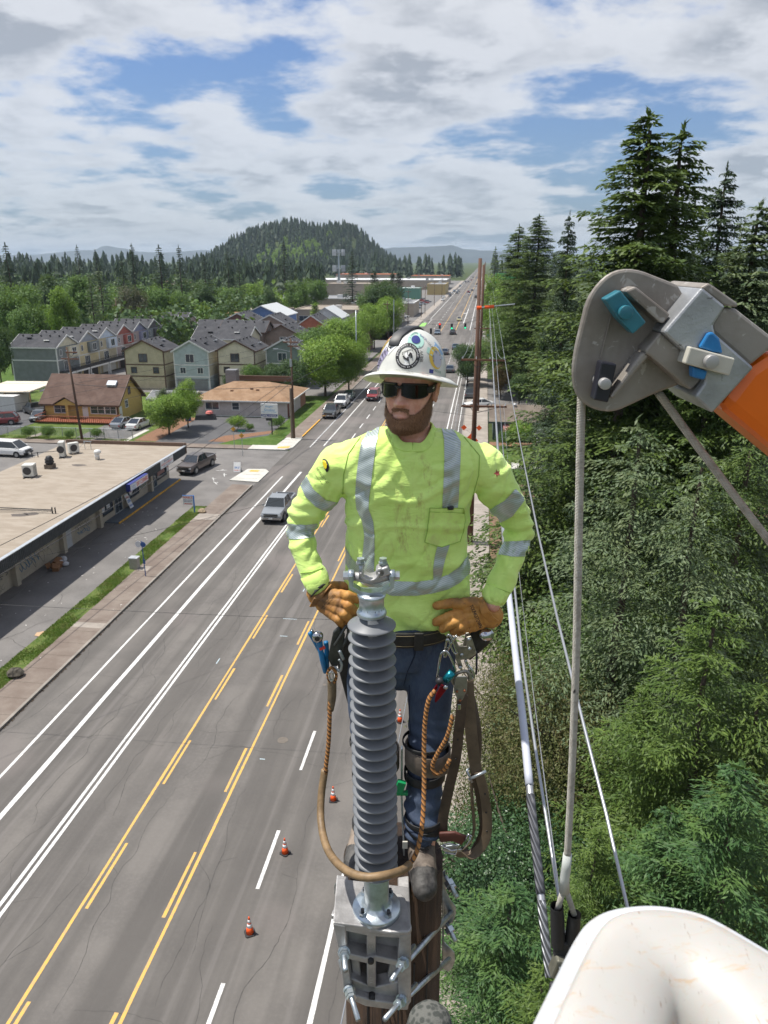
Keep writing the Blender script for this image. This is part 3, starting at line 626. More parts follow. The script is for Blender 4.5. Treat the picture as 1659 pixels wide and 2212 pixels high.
# --- clinic with tan hip roof
t=thing('clinic_building','single storey mauve clinic with orange tan hip roof','building',(-35,115,0));OFF[t.name]=Vector((-35,115,0))
x0,x1,y0,y1,e,r=-42.2,-28.2,109.6,121.5,2.45,4.35
b=MB();b.bb(x0,x1,y0,y1,0,e);b.build('wall',SD['mauve'],t)
b=MB();o=.6;A=[(x0-o,y0-o,e),(x1+o,y0-o,e),(x1+o,y1+o,e),(x0-o,y1+o,e)];Rr=[(x0+4.2,y0+6,r),(x1-4.2,y0+6,r)]
b.add([(*p[:2],p[2]-.0)for p in A]+Rr,[(0,1,5,4),(1,2,5),(2,3,4,5),(3,0,4),(3,2,1,0)]);b.build('roof',M_R_TAN,t)
b=MB();b.bb(x0-o-.06,x1+o+.06,y0-o-.08,y0-o,e-.14,e+.04);b.bb(x1+o,x1+o+.08,y0-o,y1+o,e-.14,e+.04);b.build('gutter',M_TRIMW,t)
for a,w,d in((-40.6,2.0,1),(-36.5,1.0,0),(-31.9,1.0,0)):window(t,'y-',y0,a,1.05,w,1.0,M_TRIMW,d,.12,1-d)
window(t,'x+',x1,111.2,1.3,.5,.9);door(t,'x+',x1,109.9,.8,2,pm('dark_red_door',(.16,.03,.03),.5))
b=MB();b.bb(x1+.003,x1+.05,113.5,114.2,0,2.3);b.bb(x0,x1,y0-.03,y0-.004,0,.12);b.build('trim',M_TRIMW,t)
b=MB();b.bb(x1-2.5,x1+.03,118.2,121.6,0,2.4);b.build('brick_annex',pm('salmon_brick',(.33,.17,.11),.85,var=.15),t)
for px,py in((-37.3,112.2),(-34.4,112.9),(-33.4,112.6)):b=MB();b.box((px,py,e+.95+(py-112.2)*.3),(.4,.35,.25));b.build('roof_vent',M_BARK,t)
b=MB();b.bb(-41.5,-30.5,122.2,122.6,3.4,4.25);b.build('rear_parapet',M_TRIMB,t);b=MB();b.bb(-40.3,-38.6,118.5,120.2,3.6,5.6);b.build('rooftop_unit',pm('unit_grey',(.20,.20,.21),.6,.3),t)
# --- side street odds: shed, containers, carport
t=gable_house('garage','low grey roofed white garage behind the mustard bungalow',-68.5,-60.5,113.5,122,2.6,3.9,'y',SD['white'],M_R_LG);t['category']='garage'
t=gable_house('shed','small grey green roofed shed between bungalow and clinic',-50.5,-43.8,112.2,117,1.9,2.7,'x',SD['green'],M_R_LG);t['category']='shed'
t=thing('carport','white flat canopy car port beside the container','carport',(-73.5,114,0));OFF[t.name]=Vector((-73.5,114,0));b=MB();b.add([(-78,110.5,2.6),(-69.0,110.5,2.75),(-68.4,117.5,3.3),(-77,117.5,3.2),(-78,110.5,2.75),(-69.0,110.5,2.9),(-68.4,117.5,3.45),(-77,117.5,3.35)],[(3,2,1,0),(4,5,6,7),(0,1,5,4),(1,2,6,5),(2,3,7,6),(3,0,4,7)]);b.build('canopy',pm('canopy_sheet',(.62,.55,.45),.6,var=.1),t)
for x,y in((-77.8,110.8),(-73.4,110.8),(-69.3,110.8),(-76.8,117),(-68.8,117)):b=MB();b.bb(x,x+.12,y,y+.12,0,2.7);b.build('post',pm('timber_post',(.42,.26,.10),.8),t)
def container(label,x0,x1,y0,y1,h,m,m2):
 t=thing('container',label,'container',((x0+x1)/2,(y0+y1)/2,0));OFF[t.name]=Vector(((x0+x1)/2,(y0+y1)/2,0))
 b=MB();n=int((x1-x0)/.3)
 pr_=[(x0+(x1-x0)*i/n,y0+(.05 if i%2 else 0))for i in range(n+1)];b.prism(pr_+[(x1,y1),(x0,y1)],0,h);b.build('wall',m,t);b=MB();b.bb(x0-.05,x1+.05,y0-.08,y1+.05,h,h+.1);b.build('roof',m2,t)
 b=MB();b.bb(x1,x1+.05,y0+.1,y1-.1,.1,h-.1);b.build('door',m,t)
container('long weathered grey shipping container at the left edge',-84.5,-74.5,117.0,119.6,2.5,pm('dirty_container',(.30,.30,.29),.7,var=.2,scale=2),pm('rusty_container_top',(.34,.25,.16),.8,var=.3,scale=1.5))
container('short clean white storage container beside the black pickup',-73.8,-70.6,108.8,112.5,2.3,pm('clean_container',(.55,.56,.53),.6),M_TRIMW)
# --- chain link fence along the side street
t=thing('chain_link_fence','low galvanised chain link fence in front of the mustard bungalow','fence',(-54,93.3,0));OFF[t.name]=Vector((-54,93.3,0))
for k in range(12):b=MB();x=-66+k*1.93;b.cyl((x,93.3,0),(x,93.3,1.3),.045,n=6);b.build('fence_post',M_GALV,t)
b=MB();b.cyl((-66,93.3,1.25),(-44.7,93.3,1.25),.03,n=5);b.cyl((-44.7,93.3,1.25),(-44.7,103,1.25),.03,n=5);b.cyl((-52,93.3,.15),(-46,93.3,.15),.025,n=5);b.build('top_rail',M_GALV,t)
b=MB();q=random.Random(2)
for k in range(230):
 x=-66+k*.0926;b.box((x,93.3,.68),(.008,.008,1.15*1.4),M=Matrix.Rotation(.785,3,'Y'));b.box((x,93.31,.68),(.008,.008,1.15*1.4),M=Matrix.Rotation(-.785,3,'Y'))
b.build('wire_mesh',M_GALV,t)['kind']='stuff'
# ================================================================ strip of shops on the left
t=thing('shop_building','long flat roofed shop block with grey ribbed metal fascia, graffiti and dark shopfronts','building',(-37,48,0));OFF[t.name]=Vector((-37,48,0));SHOP=t
M_SHOPW=pm('cream_painted_block',(.42,.37,.29),.85,var=.10,scale=1.2)
b=MB();b.bb(-43.4,-32.6,-6,75.6,0,3.0);b.build('wall',M_SHOPW,t)
rm_=NT('mineral_cap_roof',.95);n1=rm_.noise(.5,6,.65,sc=(1,3,1));n2=rm_.noise(2.2,5,.65,sc=(.5,2.2,1));n3=rm_.noise(25,3,.7)
c=rm_.mix(rm_.map(n1,.35,.65),(.235,.195,.15),(.305,.262,.212));c=rm_.mix(rm_.math('MULTIPLY',rm_.map(n2,.52,.72),.5),c,(.22,.16,.11));c=rm_.mix(rm_.math('MULTIPLY',n3,.3),c,(.42,.36,.29));rm_.color(c)
b=MB();b.bb(-43.6,-30.45,-6,75.2,2.95,3.66);b.build('roof',rm_.m,t)
b=MB();y=-6.0;pts=[(-30.42,-6.0)]
while y<75.2:
 pts+=[(-30.42,y+.09),(-30.36,y+.12),(-30.36,y+.17),(-30.42,y+.20)];y+=.2
 if y>75:break
pts+=[(-30.42,75.2),(-30.448,75.2),(-30.448,-6)];b.prism(pts,2.88,3.7);b.build('ribbed_fascia',pm('grey_fascia_metal',(.075,.082,.09),.5,.4,var=.15,scale=2),t)
b=MB();b.bb(-30.62,-30.33,-6,75.3,3.705,3.76);b.build('edge_flashing',pm('pale_flashing',(.50,.53,.56),.4,.5),t)
b=MB();b.bb(-43.6,-30.35,75.22,75.42,2.9,4.02);b.build('end_parapet',pm('brown_parapet',(.16,.105,.075),.8,var=.2),t)
b=MB();b.bb(-32.58,-31.3,60.8,75.3,0,.14);b.build('painted_walkway',pm('blue_grey_walkway',(.13,.155,.185),.8,var=.15),t)
b=MB();b.bb(-31.3,-31.22,60.8,75.3,0,.143);b.build('walkway_edge',MATS['yellow_kerb_paint'],t)
b=MB();b.bb(-32.58,-31.6,-6,60.78,0,.05);b.build('lower_walkway',M_LOT,t)
for y in(31,39.2,46.8,53.3,59.4,70.2):b=MB();b.bb(-32.6,-32.2,y,y+.45,.051,2.94);b.build('pilaster',M_SHOPW,t)
door(t,'x+',-32.6,54.2,.95,2.1,pm('pale_grey_door',(.48,.49,.50),.6),.052)
for y0_,y1_,z0_,z1_ in((60.0,62.5,.75,2.1),(65.6,68.0,.75,2.1),(72.4,74.8,.75,2.1)):
 f=window(t,'x+',-32.6,y0_,z0_,y1_-y0_,z1_-z0_,M_DKMETAL,0)
for y0_ in(63.0,71.0):
 f=window(t,'x+',-32.6,y0_,.22,1.3,1.95,pm('door_frame_grey',(.30,.32,.32),.5),1)
M_RED=pm('sign_red',(.62,.06,.035),.6,var=.05);M_NAVY=pm('sign_navy',(.03,.04,.20),.5,var=.05);M_SIGNW=pm('sign_white',(.74,.74,.73),.5,var=.04)
M_BLU=pm('sign_blue',(.05,.17,.48),.5,var=.05);M_INK=pm('black_ink',(.015,.015,.017),.6,var=0)
def poster(label_cat,par,y,z,w,h,m,X=-32.58,words=(),round_=False):
 b=MB()
 if round_:b.lathe([(0,0),(w/2,0),(w/2,.012),(0,.012)],(X,y+w/2,z+h/2),20,M=Matrix.Rotation(PI/2,3,'Y'),sy=1)
 else:b.bb(X,X+.012,y,y+w,z,z+h)
 o=b.build('poster',m,par)
 for(s,yy,zz,ww,hh,mm)in words:
  tb=MB();text_on(tb,s,(X+.016,y+yy,z+zz),(0,1,0),(0,0,1),ww,hh);tb.build('lettering',mm,o)
 return o
for(y,z,w,h,rd,wd)in((60.25,1.0,.8,.8,True,[('OPEN',.17,.42,.5,.13,M_RED),('NAILS',.15,.2,.5,.12,M_BLU)]),(61.4,1.15,.6,.75,False,[('PIZZA',.06,.45,.48,.2,M_RED),('SHOP',.08,.12,.44,.15,M_BLU)]),
                           (65.95,1.0,.75,.75,True,[('ALTER',.12,.4,.5,.12,M_RED),('ATIONS',.12,.2,.5,.12,M_RED)])):poster('',t,y,z,w,h,M_SIGNW,-32.575,wd,rd)
b=MB();b.bb(-32.575,-32.57,72.6,74.4,1.1,1.7);b.build('poster',pm('faded_red_poster',(.30,.16,.14),.7,var=.2,scale=8),t)
b=MB();b.bb(-32.58,-32.56,75.0,75.4,1.0,1.9);b.build('poster',M_SIGNW,t)
tb=MB();text_on(tb,'8',(-32.553,75.08,1.35),(0,1,0),(0,0,1),.24,.38,bold=.02);tb.build('lettering',M_RED,t)
b=MB();b.bb(-30.34,-29.95,60.95,64.75,2.98,3.62);sg=b.build('box_sign',M_NAVY,t)
b=MB();b.bb(-29.95,-29.94,61.02,64.7,3.02,3.58);b.build('sign_face',M_SIGNW,sg)
tb=MB();text_on(tb,'DRY CLEANERS',(-29.935,62.25,3.1),(0,1,0),(0,0,1),2.38,.40,bold=.02);tb.build('lettering',M_RED,sg)
tb=MB();tb.bb(-29.94,-29.935,61.1,62.1,3.5,3.53);tb.bb(-29.94,-29.935,61.1,62.1,3.06,3.09);text_on(tb,'Professional',(-29.934,61.15,3.3),(0,1,0),(0,0,1),.9,.13);text_on(tb,'ALTERATION',(-29.934,61.15,3.14),(0,1,0),(0,0,1),.9,.1);tb.build('lettering',M_BLU,sg)
b=MB();b.bb(-30.35,-30.31,68.5,71.6,2.96,3.74);sg=b.build('banner_sign',M_SIGNW,t)
tb=MB();text_on(tb,"Rosie's",(-30.30,69.35,3.47),(0,1,0),(0,0,1),1.4,.19,bold=.01);tb.build('lettering',M_NAVY,sg)
tb=MB();text_on(tb,'HOUSE OF BEAUTY',(-30.30,68.65,3.23),(0,1,0),(0,0,1),2.8,.17,bold=.01);tb.build('lettering',M_RED,sg)
tb=MB();text_on(tb,'503-760-3340',(-30.30,69.1,3.03),(0,1,0),(0,0,1),1.8,.13);tb.build('lettering',M_NAVY,sg)
def graffiti(name,y,z,w,h,n,m,wd,seed):
 q=random.Random(seed);b=MB()
 for k in range(n):
  cy0=y+w*(k+.5)/n;ph=q.uniform(0,6);a=q.uniform(.35,.6)*w/n*1.5;pts=[]
  for i in range(18):
   s=i/17*q.uniform(4.2,4.6);pts.append((-32.585,cy0+a*math.cos(s*1.3+ph),z+h/2+h/2*math.sin(s+ph)*(.6+.4*math.cos(s*2.1+k))))
  b.strap(pts,wd,.008,(0,1,0)if k%2 else(0,.7,.7))
 return b.build(name,m,SHOP)
graffiti('graffiti',47.7,.6,2.6,1.2,6,pm('spray_blue',(.05,.16,.28),.7),.05,4);graffiti('graffiti',49.2,.3,3,1.7,5,pm('spray_grey',(.14,.13,.12),.7),.03,7)
graffiti('graffiti',56.0,.7,2.4,1.0,7,MATS['spray_grey'],.04,9);graffiti('graffiti',56.3,.3,1.8,.6,5,MATS['spray_blue'],.05,2)
graffiti('graffiti',68.2,.9,1.6,.8,6,pm('spray_green',(.09,.20,.18),.7),.05,12);graffiti('graffiti',44.0,.9,2.3,.7,3,MATS['spray_grey'],.06,14);graffiti('graffiti',43.5,.2,2.3,.5,8,MATS['spray_grey'],.02,16)
RZ=3.664
def ac_unit(x,y,lab,w=.9,d=.35,h=.95,rz=.5,col=None):
 t=thing('air_conditioner',lab,'air conditioner',(x,y,RZ),rz);m=col or pm('ac_casing',(.60,.60,.56),.5,var=.05)
 b=MB();b.box((0,0,.12+h/2),(w,d,h));b.build('casing',m,t,bevel=.02);b=MB();b.box((-w*.35,0,.06),(.12,d*1.5,.1));b.box((w*.35,0,.06),(.12,d*1.5,.1));b.build('foot',M_DKMETAL,t)
 b=MB();b.lathe([(0,.02),(.33,.02),(.36,0),(.33,-.0)],(-.05,-d/2-.02,.12+h/2),20,M=Matrix.Rotation(PI/2,3,'X'));b.build('fan_grille',M_DKMETAL,t)
 b=MB()
 for k in range(9):b.box((w/2+.01,0,.25+k*(h-.2)/9),(.02,d*.8,.03))
 b.build('louvres',M_DKMETAL,t);return t
ac_unit(-40.75,69.4,'taller beige air conditioner at the back of the shop roof',.5,.9,1.45,.3);ac_unit(-40.4,70.9,'squat air conditioner with round fan grille beside the taller one',1.0,.45,1.0,.9)
t=ac_unit(-39.9,62.2,'cream box cooler with dark louvres alone on the shop roof',.95,.95,1.05,.2)
t=thing('roof_turbine','black stacked mushroom vent on the shop roof','roof vent',(-39.7,65.2,RZ));b=MB();b.box((0,0,.2),(.75,.75,.4));b.build('curb',M_R_TAUPE,t)
b=MB();b.lathe([(0,1.2),(.2,1.18),(.3,1.05),(.3,.98),(.4,.9),(.4,.82),(.34,.75),(.42,.65),(.42,.55),(.3,.45),(.28,.38)],n=16);b.build('cowl',M_BLACK,t,True)
t=thing('roof_vent_cowl','white turbine ventilator standing on the shop roof','roof vent',(-36.9,68.9,RZ));b=MB();b.lathe([(.22,0),(.24,.5),(.2,.55)],n=14);b.lathe([(0,1.0),(.25,.95),(.34,.8),(.34,.65),(.22,.55)],(.08,0,0),n=14);b.build('cowl',pm('white_enamel',(.66,.66,.64),.4),t,True)
t=thing('pipe_run','black gas pipe run with valves at the left of the shop roof','pipe',(-35,52.5,RZ));b=MB();b.cyl((-6,.15,.25),(2.6,.1,.25),.04,n=6);b.cyl((-6,-.25,.2),(2.8,-.05,.2),.03,n=6)
for x in(-2.4,2.7,2.95):b.cyl((x,0,0),(x,0,.5+(x<0)*.15),.05,n=6)
b.box((-2.4,0,.3),(.25,.2,.2));b.build('pipe',M_BLACK,t)
t=thing('pipe_run','thin dark pipe run beside the air conditioners','pipe',(-42.5,69.4,RZ));b=MB();b.cyl((-1.2,-.5,.4),(1.3,.5,.5),.03,n=6);b.cyl((-1.2,-.5,0),(-1.2,-.5,.6),.05,n=6);b.cyl((-.7,-.3,0),(-.7,-.3,.5),.04,n=6);b.build('pipe',M_BLACK,t)
t=thing('vent_stand','small galvanised tripod pipe stand near the back parapet','pipe stand',(-39.9,72.8,RZ));b=MB();b.cyl((-.3,0,0),(-.3,0,.9),.03,n=6);b.cyl((.3,.1,0),(.3,.1,.8),.03,n=6);b.cyl((-.4,0,.8),(.4,.1,.8),.04,n=6);b.cyl((-1,-.4,0),(-.3,0,.7),.02,n=6);b.build('frame',M_GALV,t)
b=MB();q=random.Random(9)
for(x,y,s)in((-34.6,51.8,.9),(-33.9,52.2,.7),(-38,47,1.2),(-36.4,44,.9),(-37.6,66.6,.8)):
 b.add([(x+s*math.cos(a)*q.uniform(.6,1.2),y+s*.5*math.sin(a)*q.uniform(.6,1.2),RZ+.002)for a in[i*.7 for i in range(9)]],[tuple(range(9))])
b.build('roof_patch',pm('dark_roof_patch',(.10,.085,.075),.9),SHOP).location=(0,0,0)
# ================================================================ right side houses
t=gable_house('green_house','dark green house with low brown roof beside the right sidewalk',1.75,13.5,99.0,109.5,2.4,3.5,'x',SD['grn2'],M_R_TAUPE,pm('green_trim',(.05,.08,.07),.7),oh=.6)
b=MB();b.add([(3.0,98.9,2.35),(6.4,98.9,2.35),(6.4,97.6,1.3),(3.0,97.6,1.3),(3.0,98.9,2.3),(6.4,98.9,2.3),(6.4,97.6,1.25),(3.0,97.6,1.25)],[(0,3,2,1),(4,5,6,7),(0,4,7,3),(3,7,6,2),(1,2,6,5)]);b.build('pink_awning',pm('faded_pink_awning',(.36,.16,.15),.8,var=.12),t)
window(t,'y-',99.0,7.2,1.1,1.4,1.0)
for x,y in((4.6,103.5),(9.0,103.6)):b=MB();b.lathe([(0,.3),(.2,.28),(.28,.15),(.18,.05),(.18,-.3)],(x,y,3.65),10);b.build('roof_vent',M_PIPEV,t,True)
t=thing('porch','small white posted porch with grey shingle roof and wooden steps','porch',(8.6,87.5,0));OFF[t.name]=Vector((8.6,87.5,0))
b=MB();b.add([(6.6,84.6,2.7),(12.5,84.6,2.7),(12.5,90.5,2.7),(6.6,90.5,2.7),(6.6,87.6,4.0),(12.5,87.6,4.0)],[(0,1,5,4),(3,4,5,2),(0,3,2,1),(0,4,3),(1,2,5)]);b.build('roof',M_R_LG,t)
b=MB();b.bb(6.5,12.6,84.5,84.62,2.58,2.74);b.bb(6.5,6.62,84.6,90.6,2.58,2.74);b.build('gutter',M_TRIMW,t);b=MB();b.bb(9,12.4,87,90.4,0,2.6);b.build('wall',SD['white'],t)
for x,y in((6.75,84.8),(6.75,90.2)):b=MB();b.bb(x,x+.14,y,y+.14,0,2.6);b.build('post',M_TRIMW,t)
for k in range(7):b=MB();b.bb(5.1+k*.22,5.32+k*.22,85.4,86.7,k*.17,.17+k*.17);b.build('step',pm('orange_wood',(.36,.17,.07),.75,var=.15),t)
b=MB();b.tube([(5.0,85.3,.9),(6.6,85.3,2.1)],.05,6);b.tube([(5.0,85.3,0),(5.0,85.3,.9)],.05,6);b.tube([(6.6,85.3,0),(6.6,85.3,2.1)],.05,6);b.build('hand_rail',MATS['orange_wood'],t)
t=gable_house('house','taupe roofed house glimpsed between the conifers',13.5,22,118,128,2.6,4.4,'x',SD['grn2'],M_R_TAUPE,oh=.5)
t=gable_house('house','brown roofed house deep among the right hand firs',14.5,22,40,50,3.0,5.5,'y',SD['brown'],M_R_TAUPE,oh=.5)
# ================================================================ commercial buildings beyond
def box_building(label,x0,x1,y0,y1,h,wm,rm,cat='building',par=.35,wins=0,units=2,canopy=None):
 t=thing('flat_roof_building',label,cat,((x0+x1)/2,(y0+y1)/2,0));OFF[t.name]=Vector(((x0+x1)/2,(y0+y1)/2,0))
 b=MB();b.bb(x0,x1,y0,y1,0,h);b.build('wall',wm,t);b=MB();b.bb(x0+.3,x1-.3,y0+.3,y1-.3,h,h+.06);b.build('roof',rm,t)
 b=MB();b.bb(x0-.1,x1+.1,y0-.1,y0+.3,h+.001,h+par);b.bb(x0-.1,x1+.1,y1-.3,y1+.1,h+.001,h+par);b.bb(x0-.1,x0+.3,y0+.3,y1-.3,h+.001,h+par);b.bb(x1-.3,x1+.1,y0+.3,y1-.3,h+.001,h+par);b.build('parapet',canopy or wm,t)
 q=random.Random(int(x0*7+y0))
 for k in range(units):ux,uy=q.uniform(x0+2,x1-4),q.uniform(y0+2,y1-4);b=MB();b.bb(ux,ux+2.2,uy,uy+1.8,h+.06,h+1.3);b.build('rooftop_unit',MATS['unit_grey']if k%2 else M_TRIMW,t)
 for k in range(wins):a=x0+(x1-x0)*(k+.3)/wins;window(t,'y-',y0,a,h*.35,(x1-x0)/wins*.45,h*.3,M_TRIMW,1)
 return t
M_WROOF=pm('white_membrane',(.60,.61,.60),.6,var=.08,scale=.2);M_TROOF=pm('tan_membrane',(.26,.22,.175),.85,var=.15,scale=.3);M_GROOF=pm('grey_membrane',(.22,.225,.23),.8,var=.15,scale=.3)
M_BEIGE=pm('beige_wall',(.36,.31,.25),.85,var=.08,scale=.5);M_TERRA=pm('terracotta_tiles',(.42,.15,.07),.85,var=.15,scale=1);M_OCHRE=pm('ochre_wall',(.45,.34,.16),.85)
box_building('tan flat roofed apartment block with cobalt wall strip, behind the far townhouses',-108,-66,258,272,6.0,SD['blu2'],M_TROOF,wins=6,canopy=M_TROOF,units=1)
box_building('long tan flat roofed hall right of the dark round maple',-66,-30,270,300,5.5,M_BEIGE,M_TROOF,wins=5,units=1)
box_building('white edged flat roofed store behind the long tan hall',-105,-50,335,365,6.2,M_BEIGE,M_GROOF,canopy=M_TRIMW,units=4)
box_building('grey box store with pale parapet nearest the signal',-54,-28.5,322,350,5.2,M_BEIGE,M_GROOF,canopy=M_TRIMW,units=3)
box_building('beige windowless block left of the three thin cypresses',-88,-60,430,460,9.5,M_BEIGE,M_TROOF,units=3)
box_building('green canopied shop by the used car lot',-52,-38,470,486,6.0,pm('sea_green',(.12,.27,.20),.7),M_WROOF,units=1,canopy=MATS['sea_green'])
box_building('ochre gabled market hall on the left roadside',-38,-26,530,575,6.5,M_OCHRE,M_GROOF,units=1)
box_building('long bright white roofed shopping centre',-150,-30,620,680,7.0,M_BEIGE,M_WROOF,units=9,canopy=M_WROOF)
box_building('terracotta roofed plaza behind the white shopping centre',-70,-34,760,800,7.5,M_BEIGE,M_TERRA,units=2,canopy=M_TERRA)
box_building('second terracotta roofed plaza further left',-150,-90,800,850,8.0,M_BEIGE,M_TERRA,units=3,canopy=M_TERRA)
box_building('ochre and grey warehouse below the wooded hill',-215,-165,760,800,9.0,M_OCHRE,M_GROOF,units=3)
box_building('pale flat roofed school left of the cell tower',-150,-112,400,430,5.5,M_BEIGE,M_WROOF,units=3,wins=6)
box_building('tan roofed school annex among the trees',-210,-160,330,350,5.0,M_BEIGE,M_TROOF,units=2,wins=6)
box_building('red and teal corner shop past the signal on the right',3,14,262,280,5.0,pm('brick_red_wall',(.30,.09,.06),.8),M_GROOF,units=1)
box_building('bright green two storey shop far down the right side',6,22,480,500,14,pm('vivid_green',(.10,.40,.12),.7),M_GROOF,units=0,canopy=MATS['vivid_green'])
box_building('blue fronted shop before the bright green one',4,14,420,436,6,SD['blu2'],M_WROOF,units=1)
for(lab,X0,X1,Y0,Y1,e,r,w,rm)in(('orange tiled house peeping over the trees at left',-205,-192,380,392,6,9.5,'white',M_TERRA),('grey roofed cottage behind the poplars',-128,-116,290,300,4,6.5,'white',M_R_LG),('tan gabled house with blue wall under the bright green tree',-118,-106,205,215,3,5.5,'blu2',M_R_TAN),
  ('white gabled cottage left of the pine trunk',-98,-89,214,224,3,5.3,'white',M_R_LG),('long tan roofed bungalow just past the long townhouse row',-92,-72,228,238,4,7,'cream',M_R_TAN),('grey roofed house showing between two firs',-152,-138,330,342,5,8,'steel',M_R_LG),
  ('low grey roofed building at left of the long row',-104,-89,184,196,3,5.2,'steel',M_R_LG),('rust gabled house right of the tall fir in the distance',-175,-160,420,432,7,11,'orange',M_R_TAUPE)):
 gable_house('house',lab,X0,X1,Y0,Y1,e,r,'x',SD[w],rm)
# ================================================================ TREES
def leafmat(name,a,b,c2,trans=.22,rough=.55,nscale=.9):
 m=NT(name,rough);g=m.N.new('ShaderNodeNewGeometry');n=m.noise(nscale,3,.6)
 c=m.mix(g.outputs['Random Per Island'],a,b);c=m.mix(m.math('MULTIPLY',m.map(n,.42,.66),.8),c,c2);m.color(c)
 m.b.inputs['Specular IOR Level'].default_value=.28
 tr=m.N.new('ShaderNodeBsdfTranslucent');tc=m.mix(.5,c,(.30,.42,.06));m.t.links.new(tc,tr.inputs[0])
 mx=m.N.new('ShaderNodeMixShader');mx.inputs[0].default_value=trans;out=m.N['Material Output']
 m.t.links.new(m.b.outputs[0],mx.inputs[1]);m.t.links.new(tr.outputs[0],mx.inputs[2]);m.t.links.new(mx.outputs[0],out.inputs[0]);return m.m
LM=dict(
 fir=leafmat('fir_needles',(.030,.062,.016),(.085,.130,.030),(.115,.165,.034),.15),
 firdark=leafmat('dark_fir_needles',(0.020,0.043,0.023),(0.041,0.072,0.035),(0.051,0.080,0.032),.08),
 firgrey=leafmat('grey_green_needles',(.065,.105,.052),(.155,.205,.105),(.12,.15,.06),.14,nscale=1.6),
 firyellow=leafmat('fresh_yellow_green_needles',(.045,.085,.016),(.135,.20,.040),(.055,.100,.020),.18,nscale=1.2),
 firblue=leafmat('blue_green_needles',(.022,.062,.020),(.070,.145,.045),(.095,.165,.038),.15,nscale=1.5),
 leaf=leafmat('mid_green_leaves',(0.058,0.123,0.023),(0.109,0.196,0.041),(0.123,0.217,0.043),.25),
 leafdk=leafmat('dark_green_leaves',(0.029,0.065,0.020),(0.055,0.109,0.032),(0.072,0.123,0.036),.18),
 leafbr=leafmat('bright_green_leaves',(0.109,0.210,0.026),(0.203,0.319,0.051),(0.246,0.362,0.058),.3),
 leafyl=leafmat('yellow_green_leaves',(0.203,0.275,0.026),(0.319,0.392,0.051),(0.145,0.232,0.029),.3),
 leafol=leafmat('olive_leaves',(0.072,0.090,0.029),(0.138,0.152,0.051),(0.123,0.094,0.043),.2,nscale=1.8),
 leafbl=leafmat('deep_glossy_leaves',(0.026,0.070,0.032),(0.065,0.123,0.051),(0.072,0.131,0.043),.12,.35,2.5),
 plum=leafmat('bronze_leaves',(0.065,0.072,0.043),(0.109,0.116,0.065),(0.123,0.094,0.065),.15),
 rust=leafmat('rusty_brown_foliage',(0.131,0.080,0.036),(0.203,0.131,0.051),(0.072,0.087,0.029),.15))
M_TRUNK=pm('bark',(.075,.055,.042),.9,var=.3,scale=8,bump=.5,bscale=14)
def rhomb(C,A,B,Nn=None):
 """leaf quads: centre C, half axes A (long), B (wide)"""
 n=len(C);V=np.empty((n,4,3));V[:,0]=C-A;V[:,1]=C+B;V[:,2]=C+A;V[:,3]=C-B
 return V.reshape(-1,3),np.arange(n*4).reshape(n,4)
def nrm(v):return v/(np.linalg.norm(v,axis=1,keepdims=True)+1e-9)
def conifer_geo(H,R,rs,wh=.42,nb=6,tw=.22,tl=.8,q=.30,qw=.09,droop=.25,base=.12,shape=.85,up=.15,dens=4,gap=.12,irr=.2):
 """twigs of a conifer: whorls of boughs, side twigs, needle sprays"""
 Cs,As,Bs=[],[],[];z=H*base
 while z<H*.985:
  f=(z-H*base)/(H*(1-base));Lm=R*((1-f)**shape)*min(1.0,.55+f*3)+.12*R*(1-f)+.10
  for k in range(nb):
   if rs.random_sample()<gap:continue
   az=rs.uniform(0,2*PI);Lb=Lm*rs.uniform(1-irr*1.6,1+irr)
   ns=max(2,int(Lb/tw));s=(np.arange(ns)+rs.uniform(.2,1))/ns
   rad=Lb*s;zz=z+up*Lb*s*(1-f*.3)-droop*(Lb*s)**1.5/max(Lb,.5)**.5*(1-f*.6)+rs.uniform(-.1,.1)
   d=np.array([math.cos(az),math.sin(az)]);pd=np.array([-d[1],d[0]])
   wob=rs.uniform(-.12,.12)*Lb*s*s
   bp=np.stack([d[0]*rad+pd[0]*wob,d[1]*rad+pd[1]*wob,zz],1)
   ln=tl*Lb/3.0*(1.05-.8*s)*(0.35+1.3*np.minimum(s*3,1))+.12*q/.3
   for sd in(-1,1):
    for m_ in range(dens):
     t=(m_+rs.uniform(0,1,ns))/dens;an=rs.uniform(.55,1.1,ns)
     dr=np.stack([d[0]*np.cos(an)+sd*pd[0]*np.sin(an),d[1]*np.cos(an)+sd*pd[1]*np.sin(an),-.12-droop*t*1.1+rs.uniform(-.2,.2,ns)],1)
     C=bp+dr*(ln*t)[:,None];dr=nrm(dr+rs.normal(0,.25,(ns,3)))
     side=nrm(np.cross(dr,nrm(np.stack([rs.normal(0,.45,ns),rs.normal(0,.45,ns),np.ones(ns)],1))))
     sc=rs.uniform(.7,1.25,ns)[:,None]
     Cs.append(C);As.append(dr*q/2*sc);Bs.append(side*qw/2*sc)
  z+=wh*rs.uniform(.75,1.25)*(1.0 if f<.7 else.75)
 n=14;zz=H-np.linspace(0,.7,n);C=np.stack([rs.normal(0,.03,n),rs.normal(0,.03,n),zz],1);A=np.stack([rs.normal(0,.1,n),rs.normal(0,.1,n),np.full(n,q*.6)],1);B=np.stack([np.full(n,qw*.5),rs.normal(0,.05,n),np.zeros(n)],1)
 Cs.append(C);As.append(A);Bs.append(B)
 return rhomb(np.concatenate(Cs),np.concatenate(As),np.concatenate(Bs))
